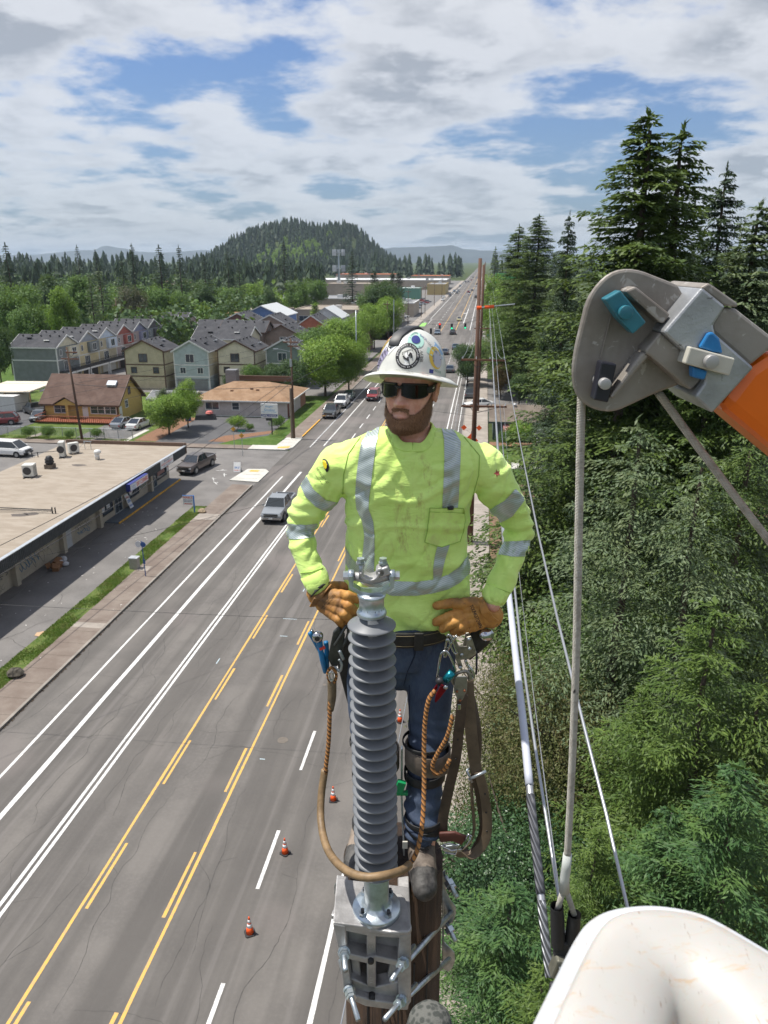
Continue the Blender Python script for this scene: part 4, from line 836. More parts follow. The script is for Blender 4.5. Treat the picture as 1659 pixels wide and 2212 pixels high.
def leafy_geo(H,R,rs,th=.25,n=9000,q=.35,lobes=14,flat=1.0):
 """crown of leaf sprays spread over uneven lobes"""
 L_=[];zc=H*(1+th)/2;hz=H*(1-th)/2
 for k in range(lobes):
  v=rs.normal(0,1,3);v/=np.linalg.norm(v);rr=rs.uniform(.25,.72)
  L_.append((v[0]*R*rr,v[1]*R*rr,zc+v[2]*hz*rr*1.05,R*rs.uniform(.30,.52)))
 w=np.array([l[3]**2 for l in L_]);w/=w.sum();idx=rs.choice(lobes,n,p=w);Lc=np.array(L_)[idx]
 d=nrm(rs.normal(0,1,(n,3)));r=Lc[:,3]*(rs.uniform(0,1,n)**.28)*(1+.22*np.sin(d[:,0]*7+Lc[:,0]*9)*np.cos(d[:,1]*8+idx))
 C=Lc[:,:3]+d*r[:,None]*np.array([1,1,flat*hz/R*.9 if hz<R else 1.0])
 C=C[C[:,2]>H*th*.7];n=len(C)
 C=C+.18*q*4*np.sin(C[:,[1,2,0]]*(2.2/q*.35))
 Nn=nrm(nrm(C-np.array([0,0,zc-hz*.3]))+rs.normal(0,.55,(n,3)));t=nrm(np.cross(Nn,rs.normal(0,1,(n,3))));b=np.cross(Nn,t);sc=rs.uniform(.55,1.2,n)[:,None]*q/2
 return rhomb(C,t*sc,b*sc*.62)
def trunk_mb(H,r0,limbs,R,rs,top=.9):
 b=MB();pts=[(rs.uniform(-.06,.06)*i*.4,rs.uniform(-.06,.06)*i*.4,H*top*i/6)for i in range(7)];b.tube(pts,[r0*(1-.85*i/6)for i in range(7)],8)
 for k in range(limbs):
  z=H*rs.uniform(.25,.7);a=rs.uniform(0,6.28);l=R*rs.uniform(.4,.8)
  b.tube([(0,0,z),(math.cos(a)*l*.5,math.sin(a)*l*.5,z+l*.3),(math.cos(a)*l,math.sin(a)*l,z+l*.7)],[r0*.35,r0*.22,r0*.08],5)
 return b
PROTO={}
def proto(key,V,Q,H,r0,limbs,R,rs,catname,m='leaf',top=.9):
 t=bpy.data.objects.new(catname,None);COL.objects.link(t)
 cr=np_mesh('crown',V,Q,LM[m],t);tr=trunk_mb(H,r0,limbs,R,rs,top).build('trunk',M_TRUNK,t)
 t.location=(0,0,-500);PROTO[key]=(t,H,LM[m].name,catname);return t
USED=set()
def plant(key,x,y,h,label,cat='tree',mat=None,rz=None,wide=1.0,group=None,z=0.0):
 t,H,mn,nm=PROTO[key];s=h/H;mats={mn:LM[mat]}if mat else None
 r=dup(t,(x,y,z),rz if rz is not None else random.uniform(0,6.28),label,(s*wide,s*wide,s),mats,group);r['category']=cat;return r
def plant_px(key,x,y,D,label,**k):
 p=P(x,y,D);return plant(key,p.x,p.y,max(p.z,1.2),label,**k)
rs=np.random.RandomState(11)
def C_(key,H,R,nm='conifer_tree',m='fir',**k):
 V,Q=conifer_geo(H,R,rs,**k);proto(key,V,Q,H,H*.016,0,R,rs,nm,m,top=.97)
def D_(key,H,R,nm='broadleaf_tree',m='leaf',limbs=7,top=.72,**k):
 V,Q=leafy_geo(H,R,rs,**k);proto(key,V,Q,H,H*.02,limbs,R,rs,nm,m,top)
C_('giant',27,5.4,wh=.38,nb=9,tw=.17,q=.27,qw=.105,droop=.16,dens=6,gap=.22,shape=.74,tl=1.2,irr=.34)
C_('giant2',27,4.8,wh=.40,nb=8,tw=.17,q=.27,qw=.105,droop=.28,dens=6,gap=.22,shape=.70,tl=1.2,irr=.34)
C_('weep',20,4.6,wh=.42,nb=6,tw=.20,q=.20,qw=.06,droop=.42,dens=5,gap=.12,shape=.6,tl=1.1,base=.03,irr=.3)
C_('young',12,3.3,wh=.34,nb=7,tw=.15,q=.15,qw=.036,droop=.14,dens=8,gap=.08,shape=.75,tl=1.0,base=.03,up=.25,irr=.28)
C_('spruce',9,3.2,wh=.30,nb=8,tw=.13,q=.13,qw=.032,droop=.12,dens=7,gap=.05,shape=.7,tl=1.0,base=.02,up=.2,irr=.25)
C_('mid',25,4.0,wh=.8,nb=6,tw=.5,q=.62,qw=.26,droop=.22,dens=3,gap=.12,tl=1.1)
C_('mid2',25,3.2,wh=.8,nb=6,tw=.5,q=.6,qw=.24,droop=.3,dens=3,gap=.2,tl=1.1,shape=.7,base=.2)
C_('slim',12,1.4,wh=.4,nb=7,tw=.3,q=.4,qw=.2,droop=.0,up=.8,dens=2,gap=.0,base=.03,shape=.5)
D_('maple',9,4.6,n=26000,q=.26,lobes=26,th=.10)
D_('maple2',9,4.2,n=22000,q=.27,lobes=22,th=.12)
D_('round',13,5.5,n=14000,q=.42,lobes=22,th=.12)
D_('round2',13,4.8,n=12000,q=.42,lobes=18,th=.15)
D_('tall',18,4.8,n=15000,q=.5,lobes=26,th=.12)
D_('near_leaf',9,4.2,n=60000,q=.10,lobes=30,th=.05)
D_('near_leaf2',7,3.4,n=70000,q=.10,lobes=34,th=.04,m='leafbl')
D_('bushp',2.2,1.5,nm='shrub',n=5000,q=.13,lobes=12,th=.06,top=.5)
# --- right side, from the nearest outwards
plant_px('spruce',1100,1925,13.5,'bright green young spruce at the bottom right of the pole',cat='conifer',mat='firblue',rz=1.1,wide=1.2)
plant_px('young',1180,2080,11.5,'small dark green fir directly left of the white bucket',cat='conifer',mat='firyellow',wide=1.0)
plant_px('young',1600,1640,13.8,'blue green fir behind the bucket at the right edge',cat='conifer',mat='firblue',wide=1.15)
plant_px('young',1455,1740,15.0,'blue green fir just behind the top of the white bucket',cat='conifer',mat='firblue',wide=1.1)
plant_px('young',1290,1790,15.5,'yellow green fir between the thin cables above the bucket',cat='conifer',mat='firyellow',wide=.95)
plant_px('young',1548,1290,18.0,'fresh yellow green fir with a pale pointed leader',cat='conifer',mat='firyellow',wide=1.05)
plant_px('young',1650,1480,17.0,'mid green fir at the right edge under the orange arm',cat='conifer',mat='fir',wide=1.15)
plant_px('young',1400,1470,19.5,'grey green fir crossed by the braided rope',cat='conifer',mat='firyellow',wide=1.0)
plant_px('near_leaf2',1110,1690,19.5,'glossy dark leaved laurel beside the right sidewalk',mat='leafbl',wide=1.0)
plant_px('near_leaf2',1230,1760,18.5,'second glossy laurel, right of the thick cable',mat='leafbl',wide=.75)
plant_px('near_leaf',1120,1395,24.5,'olive leaved tree overhanging the sidewalk, right of the hanging straps',mat='leafol',wide=.88)
plant_px('near_leaf',1210,1430,22.5,'brown tinged olive tree behind the braided rope',mat='leafol',wide=.8)
plant_px('near_leaf',1135,1180,33.5,'dark leaved tree behind the worker elbow',mat='leafdk',wide=.58)
plant_px('near_leaf',1310,1250,27,'green leaved tree low between the ropes',mat='leaf',wide=.9)
plant_px('weep',1380,900,24.5,'large grey green weeping fir under the orange arm',cat='conifer',mat='firgrey',wide=1.12,rz=.4)
plant_px('weep',1520,960,22.5,'grey green weeping fir at the right under the orange arm',cat='conifer',mat='firgrey',wide=1.0,rz=2.0)
plant_px('weep',1640,860,26,'olive green weeping fir at the right edge behind the arm',cat='conifer',mat='fir',wide=1.05)
plant_px('weep',1262,1030,29,'dark fir filling the gap left of the vertical rope',cat='conifer',mat='firdark',wide=.55)
plant_px('giant',1402,232,34,'tallest fir with a ragged pointed top right of centre',cat='conifer',mat='fir',rz=.7,wide=1.08)
plant_px('giant2',1480,262,36,'second tallest fir, leaning against the tallest one',cat='conifer',mat='fir',rz=2.2,wide=1.02)
plant_px('giant2',1572,352,46,'slender dark spruce with a thin spire right of the tall pair',cat='conifer',mat='firdark',wide=.8)
plant_px('giant',1648,430,33,'brownish green fir cut by the right edge',cat='conifer',mat='firgrey',wide=1.0,rz=4)
plant_px('giant2',1600,520,38,'dark fir between the spire and the right edge',cat='conifer',mat='firdark',wide=.9)
plant_px('giant2',1232,455,56,'narrow dark fir just left of the tall pair',cat='conifer',mat='firdark',wide=.5)
plant_px('giant',1372,585,41,'bushy yellow green fir under the tall pair, above the metal head',cat='conifer',mat='fir',wide=.7)
plant_px('giant',1345,520,44,'dark fir standing behind the tall pair',cat='conifer',mat='firdark',wide=1.0)
plant_px('giant',1256,640,49,'dark green fir left of the metal head',cat='conifer',mat='fir',wide=.34)
plant_px('giant2',1276,740,38,'tall dark fir just left of the rope with boughs down to the ground',cat='conifer',mat='firdark',wide=.38)
plant_px('giant',1560,640,30,'green fir behind the grey socket of the arm',cat='conifer',mat='fir',wide=.9)
plant_px('giant',1165,462,132,'pointed fir, right one of the pair beside the road bend',cat='conifer',mat='fir',wide=1.25)
plant_px('giant2',1122,484,142,'pointed fir, left one of the pair beside the road bend',cat='conifer',mat='fir',wide=1.25)
plant_px('giant',1222,560,118,'lower fir in front of the roadside pair',cat='conifer',mat='fir',wide=1.0)
plant_px('mid',1071,533,330,'lone fir far down the right side of the road',cat='conifer',mat='fir')
for(x,y,D,k,m,w,lab)in((1160,620,150,'round2','leaf',.9,'mid green tree below the roadside firs'),(1110,655,135,'round2','leaf',.8,'green tree behind the orange traffic arm'),(1090,610,190,'round','leafbr',.8,'lighter green tree far behind the near utility pole'),
  (1150,740,130,'round','leafdk',.7,'dark bushy tree right of the wires'),(1040,722,150,'round2','leaf',.95,'green tree leaning over the right lane'),(1012,742,143,'maple','leafdk',1.0,'low dark tree overhanging the parked white car'),
  (1085,770,128,'round2','rust',.7,'rusty brown tree among the wires'),(1125,795,122,'round2','leafdk',.85,'dark tree above the green house'),(1178,745,124,'round2','leafol',.7,'olive tree right of the rusty one'),
  (1095,690,165,'round2','leafdk',.75,'dark tree beside the green street sign'),(1192,680,116,'tall','leafdk',.62,'dark tall tree left of the grey metal head'),(1075,585,260,'round','leafbr',.8,'small light tree near the bright green shop'),
  (1196,800,112,'round2','leafdk',.75,'dark tree right of the green house roof'),(1060,640,230,'round2','leaf',.8,'leafy tree at the right kerb by the signal')):
 plant_px(k,x,y,D,lab,mat=m,wide=w)
for(x,y,D,s,lab,m)in((1098,925,93,1,'rounded bush under the pink awning','leaf'),(1128,905,93.5,1,'pointed light bush beside the awning','leafbr')):
 p=P(x,y,D);plant('bushp',p.x,p.y,p.z+.3,lab,cat='bush',mat=m,wide=.8)
# --- left side near the side street
plant_px('maple',358,850,100.5,'bright bushy maple between the bungalow and the clinic lot',mat='leafbr',wide=1.25)
plant_px('maple2',398,815,105,'taller light tree just behind the bushy maple',mat='leafbr',wide=.8)
plant_px('maple2',352,835,118,'small silvery tree in front of the tan gabled house',mat='firgrey',wide=.75)
plant_px('bushp',512,893,103.5,'small ornamental tree on the bark bed by the clinic lot',mat='leafbr',wide=1.0)
plant_px('bushp',540,925,103,'low drooping shrub beside the ornamental tree',cat='bush',mat='leaf',wide=.8)
plant_px('bushp',600,893,104.5,'rounded laurel bush behind the clinic sign',cat='bush',mat='leaf',wide=.85)
for(x,y,D,w,m,lab)in((495,800,132,.7,'leafdk','first dark tree above the clinic roof, by the rooftop box'),(545,785,131,.85,'leaf','second tree above the clinic roof, in front of the cream house'),(592,785,130,.95,'leafdk','third tree above the clinic roof'),(638,775,129,1.05,'leafdk','fourth tree above the clinic roof, left of the pole'),
  (700,722,131,1.2,'leafbr','bright street maple nearest the clinic'),(752,735,136,.95,'leafbr','low street maple by the parked white truck'),(672,705,150,1.0,'leaf','conifer like dark green tree by the lavender house'),(738,685,160,1.05,'leafbr','street maple, third along the left kerb'),
  (775,672,182,.85,'leafbr','street maple, fourth along the left kerb'),(808,655,205,.9,'leafbr','street maple, fifth along the left kerb'),(840,640,232,.9,'leafbr','bright street tree last before the signal'),(825,605,262,.95,'leafdk','darker tree past the signal on the left kerb'),(800,612,280,.8,'leaf','mid green tree left of the past signal tree')):
 plant_px('maple' if w>.8 else 'maple2',x,y,D,lab,mat=m,wide=w,group='street trees on the left kerb')
for(x,D,h,lab)in((45,97,1.9,'first'),(88,96.5,2.1,'second'),(135,96.2,1.5,'third'),(195,96.5,1.7,'fourth')):
 p=P(x,935,D);plant('bushp',p.x,p.y+1.5,h,lab+' shrub from the left behind the chain link fence',cat='bush',mat='leaf',wide=.8)
# --- the middle distance, from left to right
mid=[('round',5,620,185,.9,'leaf','broad tree at the left edge'),('round',60,650,176,1.0,'leaf','broad layered tree left of the long row'),('round',12,700,158,.6,'leafdk','dark low tree left of the slate townhouse'),
       ('tall',127,595,168,.62,'leafbr','light green poplar standing above the rest at left'),('round2',30,590,200,1,'leaf','green tree at far left below the firs'),('tall',95,575,235,1.0,'leafdk','deep green tree left of the poplar'),
       ('tall',165,575,225,1.0,'leaf','wide tree right of the poplar'),('mid2',213,580,206,1.15,'firgrey','tall brownish pine behind the long townhouse row'),('mid2',192,590,200,1.0,'firgrey','companion pine left of the brownish pine'),
       ('round',283,610,218,.8,'plum','bronze leaved tree right of the pine'),('mid',262,560,240,1.0,'firdark','dark fir above the bronze tree'),('round2',330,602,238,1.0,'leaf','green tree beyond the bronze one'),
       ('round',385,622,245,.9,'leaf','green tree behind the end of the long row'),('round',430,600,255,.9,'leafdk','big dark tree at the end of the long row'),('round',440,652,228,.75,'leafyl','vivid yellow green tree at the end of the long row'),('round2',486,645,250,.8,'leafdk','dark tree right of the vivid one'),
       ('round',580,610,262,.78,'leafdk','single dark round maple by the tan hall'),('slim',680,655,205,1.6,'leafbr','upright bright tree among the gabled roofs'),('mid',283,525,330,1,'firdark','tall dark fir in the treeline above the bronze tree'),
       ('mid',342,530,300,1.3,'firdark','widest dark fir in the left treeline'),('mid2',385,530,290,.9,'firdark','bare stemmed fir near the left treeline'),('mid',440,550,300,1.0,'firdark','dark fir above the yellow green tree'),('mid',490,540,330,1.0,'firdark','dark fir left of the hill foot'),('mid',515,555,310,.9,'firdark','short dark fir at the hill foot'),
       ('mid',612,520,360,1.0,'firdark','dark fir standing before the middle of the hill'),('mid',760,540,330,1.0,'firdark','dark conical fir right of the cell tower'),('round2',680,590,330,1.0,'leaf','mid green tree left of the cell tower'),('round',640,600,300,.9,'leaf','rounded tree between the maple and the tower'),
       ('slim',808,585,330,1.4,'firdark','thin cypress, leftmost of three'),('slim',848,590,345,1.3,'firdark','thin cypress, middle of three'),('slim',862,588,350,1.5,'firdark','thin cypress, rightmost of three'),('mid',165,530,380,.9,'firdark','dark fir above the wide left tree'),('mid',10,525,260,1.1,'firdark','dark fir at the left edge of the treeline'),('mid',205,540,330,1.0,'firdark','dark fir left of the tall treeline fir'),
       ('round2',540,600,340,1.0,'leafbr','light tree in front of the hill foot'),('round2',500,610,300,.9,'leaf','green tree left of the dark round maple'),('round2',855,625,290,.7,'leaf','leafy tree by the cypresses'),('round',-18,690,135,.6,'leafdk','dark shrubby tree at the left edge by the container'),('round2',95,665,185,.6,'leaf','low tree under the poplar')]
for(k,x,y,D,w,m,lab)in mid:plant_px(k,x,y,D,lab,cat='conifer' if k.startswith(('mid','slim'))and m!='leafbr' else 'tree',mat=m,wide=w)
for k_ in list(PROTO):
 t=PROTO[k_][0]
 for ch in[o for o in bpy.data.objects if o.parent==t]:bpy.data.objects.remove(ch)
 bpy.data.objects.remove(t)
# --- distant woods: nobody could count them
def wood(name,spots,m,kind,label,rsd=1):
 r_=np.random.RandomState(rsd);Vs,Qs,off=[],[],0
 for(x,y,z,h,w)in spots:
  if kind=='fir':
   nL=7;V=[];Q=[]
   for l in range(nL):
    f0=l/nL;z0=h*(.06+.94*f0);z1=min(h,z0+h*.27);rr=w*(1-f0)**.85+.12*w
    for s in range(7):
     a=r_.uniform(0,6.28);da=r_.uniform(.35,.6);r2=rr*r_.uniform(.65,1.25);i=len(V)
     V+=[(0,0,z1),(math.cos(a-da)*r2,math.sin(a-da)*r2,z0-r_.uniform(0,.06)*h),(math.cos(a)*r2*.75,math.sin(a)*r2*.75,z0+.03*h),(math.cos(a+da)*r2,math.sin(a+da)*r2,z0-r_.uniform(0,.06)*h)];Q.append((i,i+1,i+2,i+3))
   V=np.array(V)+(x,y,z);Q=np.array(Q)
  else:
   n=420;d=nrm(r_.normal(0,1,(n,3)));lob=1+.3*np.sin(d[:,0]*5+x)*np.cos(d[:,1]*6+y)
   C=d*(r_.uniform(.7,1,n)*lob)[:,None]*(w,w,h*.45)+(x,y,z+h*.55);N_=nrm(d+r_.normal(0,.5,(n,3)));t=nrm(np.cross(N_,r_.normal(0,1,(n,3))));b=np.cross(N_,t)
   V,Q=rhomb(C,t*w*.125,b*w*.095)
  Vs.append(V);Qs.append(Q+off);off+=len(V)
 o=np_mesh(name,np.concatenate(Vs),np.concatenate(Qs),LM[m]);tag(o,label,'woodland',kind='stuff');return o
rq=random.Random(21)
def field(n,xr,Dr,hr,wr,yb=None,avoid=True):
 out=[]
 for i in range(n):
  px=rq.uniform(*xr);D=rq.uniform(*Dr);p=P(px,700,D);x,y=p.x,p.y
  if avoid and(-32<x<4 or(700<px<1010 and D<900)):continue
  h=rq.uniform(*hr);out.append((x,y,0,h,rq.uniform(*wr)*h))
 return out
wood('far_fir_wood',field(560,(-120,1010),(420,780),(11,24),(.17,.28)),'firdark','fir','dark fir wood along the horizon')
wood('far_fir_wood',field(460,(-150,1700),(800,1300),(16,33),(.16,.25)),'firdark','fir','farther fir wood on both sides of the road end')
wood('suburb_trees',field(300,(-60,560),(200,420),(6,11),(.38,.55)),'leaf','leaf','leafy suburb treetops left of the road')
wood('suburb_trees',field(120,(-60,560),(180,430),(7,12),(.38,.5)),'leafdk','leaf','darker suburb treetops between the lighter ones')
wood('suburb_trees',field(110,(-60,560),(380,620),(8,15),(.42,.6)),'leafdk','leaf','rounded dark treetops at the foot of the fir wood',9)
wood('suburb_trees',[(x_,y_,0,rq.uniform(4,7),rq.uniform(2,3.4))for x_,y_ in[(rq.uniform(-150,-34),rq.choice((315,372,410,500,590,700,740))+rq.uniform(0,10))for _ in range(46)]],'leaf','leaf','low treetops around the shopping centre')
wood('suburb_trees',field(60,(480,760),(300,560),(6,10),(.4,.55)),'leafbr','leaf','bright treetops below the wooded hill')
hs=[]
for i in range(3400):
 x=bc.x+rq.uniform(-.85,.85)*bl;y=bc.y+rq.uniform(-1,.35)*420;z=hill_h(x,y)
 if z>4:hs.append((x,y,z-4,rq.choice((rq.uniform(10,20),rq.uniform(16,24),rq.uniform(20,27))),rq.uniform(3.2,5.6)))
hf=[h for h in hs if not(-.05<(h[0]-bc.x)/bl+rq.uniform(-.12,.12)<.16 and h[2]<38+rq.uniform(-20,20))];hl=[h for h in hs if h not in hf]
wood('hill_fir_wood',hf,'firdark','fir','dense fir wood covering the hill',3)
wood('hill_leafy_wood',[(a,b,c,d*.7,e*1.4)for a,b,c,d,e in hl],'leafbr','leaf','lighter broadleaved patch on the hill flank',4)
# --- grass tufts on the verge, counted by nobody
def tufts(name,n,xr,yr,z,s,m,label,sd):
 r_=np.random.RandomState(sd);x=r_.uniform(*xr,n);y=r_.uniform(*yr,n)
 k=np.sin(x*2.1+y*.9)+np.sin(y*1.7-x)+r_.normal(0,.6,n)>-.4;x,y=x[k],y[k];n=len(x)
 C=np.stack([x,y,np.full(n,z)],1);A=np.stack([r_.normal(0,.4,n),r_.normal(0,.4,n),np.ones(n)],1)*(s*r_.uniform(.5,1.2,n))[:,None];B=nrm(np.stack([r_.normal(0,1,n),r_.normal(0,1,n),np.zeros(n)],1))*s*.28
 V,Q=rhomb(C,A,B);tag(np_mesh(name,V,Q,m),label,'grass',kind='stuff')
M_BLADE=leafmat('verge_blades',(.07,.15,.02),(.13,.21,.04),(.22,.22,.08),.3,nscale=1.5)
tufts('verge_grass',26000,(-26.5,-25.15),(33,66.4),.12,.075,M_BLADE,'unmown grass strip between forecourt and left sidewalk',1)
tufts('lawn_grass',9000,(-27.4,-25.3),(96,128),.08,.06,M_BLADE,'clipped lawn beside the clinic',2)
tufts('verge_grass',12000,(-66,-45),(91.5,93.1),.02,.08,M_BLADE,'dry grass verge in front of the chain link fence',3)
tufts('ground_cover',30000,(1.2,12),(8,36),.0,.12,LM['leafol'],'low undergrowth under the right hand trees',5)
# ================================================================ VEHICLES
def carpaint(name,col,metal=.35):return pm(name,col,.28,metal,var=.03,coat=.6)
PAINT=dict(silver=carpaint('silver_car_paint',(.36,.38,.40),.6),white=carpaint('white_car_paint',(.68,.68,.67),0),grey=carpaint('grey_car_paint',(.11,.12,.13),.5),black=carpaint('black_car_paint',(.02,.021,.024),.3),
             red=carpaint('red_car_paint',(.30,.025,.025),.3),dkred=carpaint('dark_red_car_paint',(.17,.02,.02),.3),blue=carpaint('blue_grey_car_paint',(.14,.20,.27),.5),cream=carpaint('cream_car_paint',(.66,.62,.40),0),brown=carpaint('brown_grey_car_paint',(.12,.095,.085),.5),green=carpaint('green_car_paint',(.05,.10,.08),.4))
M_CG=pm('car_glass',(.02,.025,.03),.06,var=0,spec=.8);M_TYRE=pm('tyre',(.02,.02,.021),.8,var=0);M_RIM=pm('wheel_rim',(.35,.36,.37),.3,.8,var=0);M_HL=pm('headlamp_glass',(.60,.62,.64),.1,var=0);M_TL=pm('tail_lamp',(.35,.01,.01),.2,var=0);M_CHR=pm('chrome',(.5,.5,.51),.15,1,var=0)
CARP={}
def car_proto(kind):
 """front faces -y; origin on the ground at the middle"""
 S=dict(sedan=dict(L=4.6,W=1.78,prof=[(-2.3,.32,.62),(-2.22,.26,.72),(-1.3,.22,.86),(-.95,.22,.90),(1.45,.22,.93),(2.2,.26,.90),(2.3,.34,.70)],cab=[(-1.05,.90),(-.30,1.38),(.75,1.42),(1.75,.93)],wb=(-1.42,1.35),r=.32),
             suv=dict(L=4.8,W=1.9,prof=[(-2.4,.42,.78),(-2.32,.34,.92),(-1.35,.30,1.05),(-1.0,.30,1.08),(1.9,.30,1.10),(2.33,.34,1.08),(2.4,.42,.9)],cab=[(-1.1,1.06),(-.45,1.68),(1.75,1.72),(2.25,1.1)],wb=(-1.5,1.45),r=.38),
             pickup=dict(L=5.7,W=1.98,prof=[(-2.85,.48,.86),(-2.78,.38,1.04),(-1.7,.36,1.16),(-1.3,.36,1.18),(.85,.36,1.20),(2.8,.40,1.20),(2.85,.5,1.1)],cab=[(-1.45,1.16),(-.75,1.80),(.55,1.84),(.85,1.2)],wb=(-1.85,1.75),r=.42),
             van=dict(L=5.2,W=1.95,prof=[(-2.6,.42,.8),(-2.5,.36,.98),(-1.9,.32,1.1),(-1.7,.32,1.12),(2.4,.32,1.15),(2.58,.36,1.15),(2.6,.42,.9)],cab=[(-2.0,1.1),(-1.1,1.85),(2.3,1.9),(2.5,1.15)],wb=(-1.65,1.55),r=.36))[kind]
 nm=dict(sedan='car',suv='suv',pickup='pickup_truck',van='van')[kind]
 t=bpy.data.objects.new(nm,None);COL.objects.link(t);t.location=(0,0,-500);hw=S['W']/2;b=MB();pr_=S['prof'];vs=[]
 for(y,zb,zt)in pr_:
  e=1 if abs(y)<S['L']/2-.15 else(.90 if abs(y)<S['L']/2-.01 else.80);w=hw*e
  zm=zb+(zt-zb)*.62
  vs+=[(-w*.93,y,zb),(-w,y,zb+.12),(-w,y,zm),(-w*.93,y,zt-.03),(-w*.80,y,zt),(w*.80,y,zt),(w*.93,y,zt-.03),(w,y,zm),(w,y,zb+.12),(w*.93,y,zb)]
 n=10;fs=[(i*n+j,i*n+(j+1)%n,(i+1)*n+(j+1)%n,(i+1)*n+j)for i in range(len(pr_)-1)for j in range(n)]+[tuple(range(n))[::-1],tuple((len(pr_)-1)*n+j for j in range(n))]
 b.add(vs,[f[::-1]for f in fs]);c=S['cab'];w0,w1=hw*.90,hw*.72
 (ya,za),(yb,zb),(yc,zc),(yd,zd)=c
 P_=[(-w0,ya,za),(w0,ya,za),(w1,yb,zb),(-w1,yb,zb),(-w1,yc,zc),(w1,yc,zc),(w0,yd,zd),(-w0,yd,zd)]
 b.add([(x,y,z+.0)for x,y,z in P_[2:6]]+[(x*1.0,y,z-.05)for x,y,z in P_[2:6]],[(0,1,2,3),(7,6,5,4),(0,4,5,1),(1,5,6,2),(2,6,7,3),(3,7,4,0)])
 def bar(p,q,r=.035):b.cyl(p,q,r,n=5)
 for s in(-1,1):
  bar((s*w0,ya,za),(s*w1,yb,zb),.04);bar((s*w0,yd,zd),(s*w1,yc,zc),.06);ym=(yb+yc)/2;bar((s*w0,ym,(za+zd)/2),(s*w1,ym,(zb+zc)/2-.02),.04)
 if kind=='pickup':pass
 body=b.build('body',PAINT['silver'],t,bevel=.03)
 g=MB();i_=.985
 g.add([(x*i_,y*.995,z)for x,y,z in P_],[(0,1,2,3),(4,5,6,7),(1,6,5,2),(0,3,4,7)]);g.build('window',M_CG,t)
 if kind=='pickup':
  q=MB();q.bb(-hw*.78,hw*.78,.95,2.7,1.195,1.215);q.build('cargo_bed',M_BLACK,t)
  q=MB();q.bb(-hw*.93,-hw*.78,.9,2.8,1.2,1.27);q.bb(hw*.78,hw*.93,.9,2.8,1.2,1.27);q.bb(-hw*.93,hw*.93,2.72,2.82,1.2,1.27);q.build('bed_rail',PAINT['silver'],t)
 for y in S['wb']:
  for s in(-1,1):
   q=MB();r=S['r'];q.cyl((s*(hw-.2),y,r),(s*(hw+.012),y,r),r,n=18);w=q.build('wheel',M_TYRE,t);q=MB();q.cyl((s*(hw+.005),y,r),(s*(hw+.022),y,r),r*.62,n=14);q.build('rim',M_RIM,w)
   q=MB();q.cyl((s*(hw-.25),y,r+.03),(s*(hw+.006),y,r+.03),r*1.17,n=18);q.build('wheel_arch',M_BLACK,t)
 f=-S['L']/2;zt=pr_[1][2];ww=hw*.86
 for s in(-1,1):
  q=MB();q.bb(s*ww-.2 if s>0 else-ww-.02,ww+.02 if s>0 else-ww+.2,f-.012,f+.08,zt-.3,zt-.12);q.build('headlight',M_HL,t)
  q=MB();q.bb(s*ww-.14 if s>0 else-ww-.02,ww+.02 if s>0 else-ww+.14,-f-.08,-f+.012,zt-.28,zt-.06);q.build('tail_light',M_TL,t)
  q=MB();q.box((s*(hw+.08),ya+.25,za+.08),(.18,.1,.13));q.build('mirror',PAINT['silver'],t)
 q=MB();q.bb(-ww+.24,ww-.24,f-.02,f+.05,zt-.36,zt-.1);gr=q.build('grille',M_BLACK,t)
 q=MB();q.bb(-ww+.26,ww-.26,f-.03,f+.02,zt-.245,zt-.215);q.build('grille_bar',M_CHR,gr)
 q=MB();q.bb(-hw*.86,hw*.86,f-.06,f+.1,pr_[0][1]+.0,pr_[0][1]+.17);q.build('front_bumper',M_CHR if kind=='pickup' else M_BLACK,t);q=MB();q.bb(-hw*.86,hw*.86,-f-.1,-f+.06,pr_[0][1],pr_[0][1]+.17);q.build('rear_bumper',M_CHR if kind=='pickup' else PAINT['silver'],t)
 q=MB();q.bb(-.16,.16,f-.075,f-.062,pr_[0][1]+.02,pr_[0][1]+.15);q.build('number_plate',M_WHITE,t)
 CARP[kind]=t
for k in('sedan','suv','pickup','van'):car_proto(k)
CATN=dict(sedan='car',suv='car',pickup='pickup truck',van='van')
def car(kind,x,y,rz,col,label,group=None,z=.005,sc=1.0):
 r=dup(CARP[kind],(x,y,z),rz,label,sc,{PAINT['silver'].name:PAINT[col]},group);r['category']=CATN[kind];return r
def car_px(kind,px,py,rz,col,label,group=None):x,y=G(px,py);return car(kind,x,y,rz,col,label,group)
T=PI
car('pickup',-17.9,65.2,0,'silver','silver pickup driving towards the camera, left of the worker elbow',sc=1.02)
car('pickup',-31.0,79.6,-.16,'brown','brown grey pickup parked at the end of the shop block')
car('pickup',-22.0,112.0,0,'grey','dark grey pickup parked at the left kerb before the clinic','vehicles parked along the left kerb')
car('pickup',-21.9,120.4,0,'white','white pickup with roof rack parked behind the dark grey one','vehicles parked along the left kerb')
car('sedan',-21.9,126.6,0,'green','dark green car parked behind the white pickup','vehicles parked along the left kerb')
car('suv',-17.8,127.0,0,'red','red suv driving towards the camera, just left of the sunglasses')
car('sedan',-49.4,100.6,T-.12,'silver','silver grey car parked in the bungalow driveway');car('sedan',-46.9,100.2,T-.12,'white','white car parked in the bungalow driveway beside the silver one')
car('pickup',-66.6,107.5,T+.9,'black','black pickup parked by the white container');car('sedan',-63.8,103.8,.25,'grey','grey car parked beside the black pickup');car('suv',-67.2,99.8,-1.2,'dkred','dark red suv at the left edge of the picture')
car('sedan',-66.5,131.5,-1.35,'white','white hatchback under the townhouse balconies');car('van',-55.5,83.0,1.5,'white','white van nearest the shop roof on the side street');car('van',-60.4,81.8,1.5,'white','white van cut by the left edge, behind the shop roof')
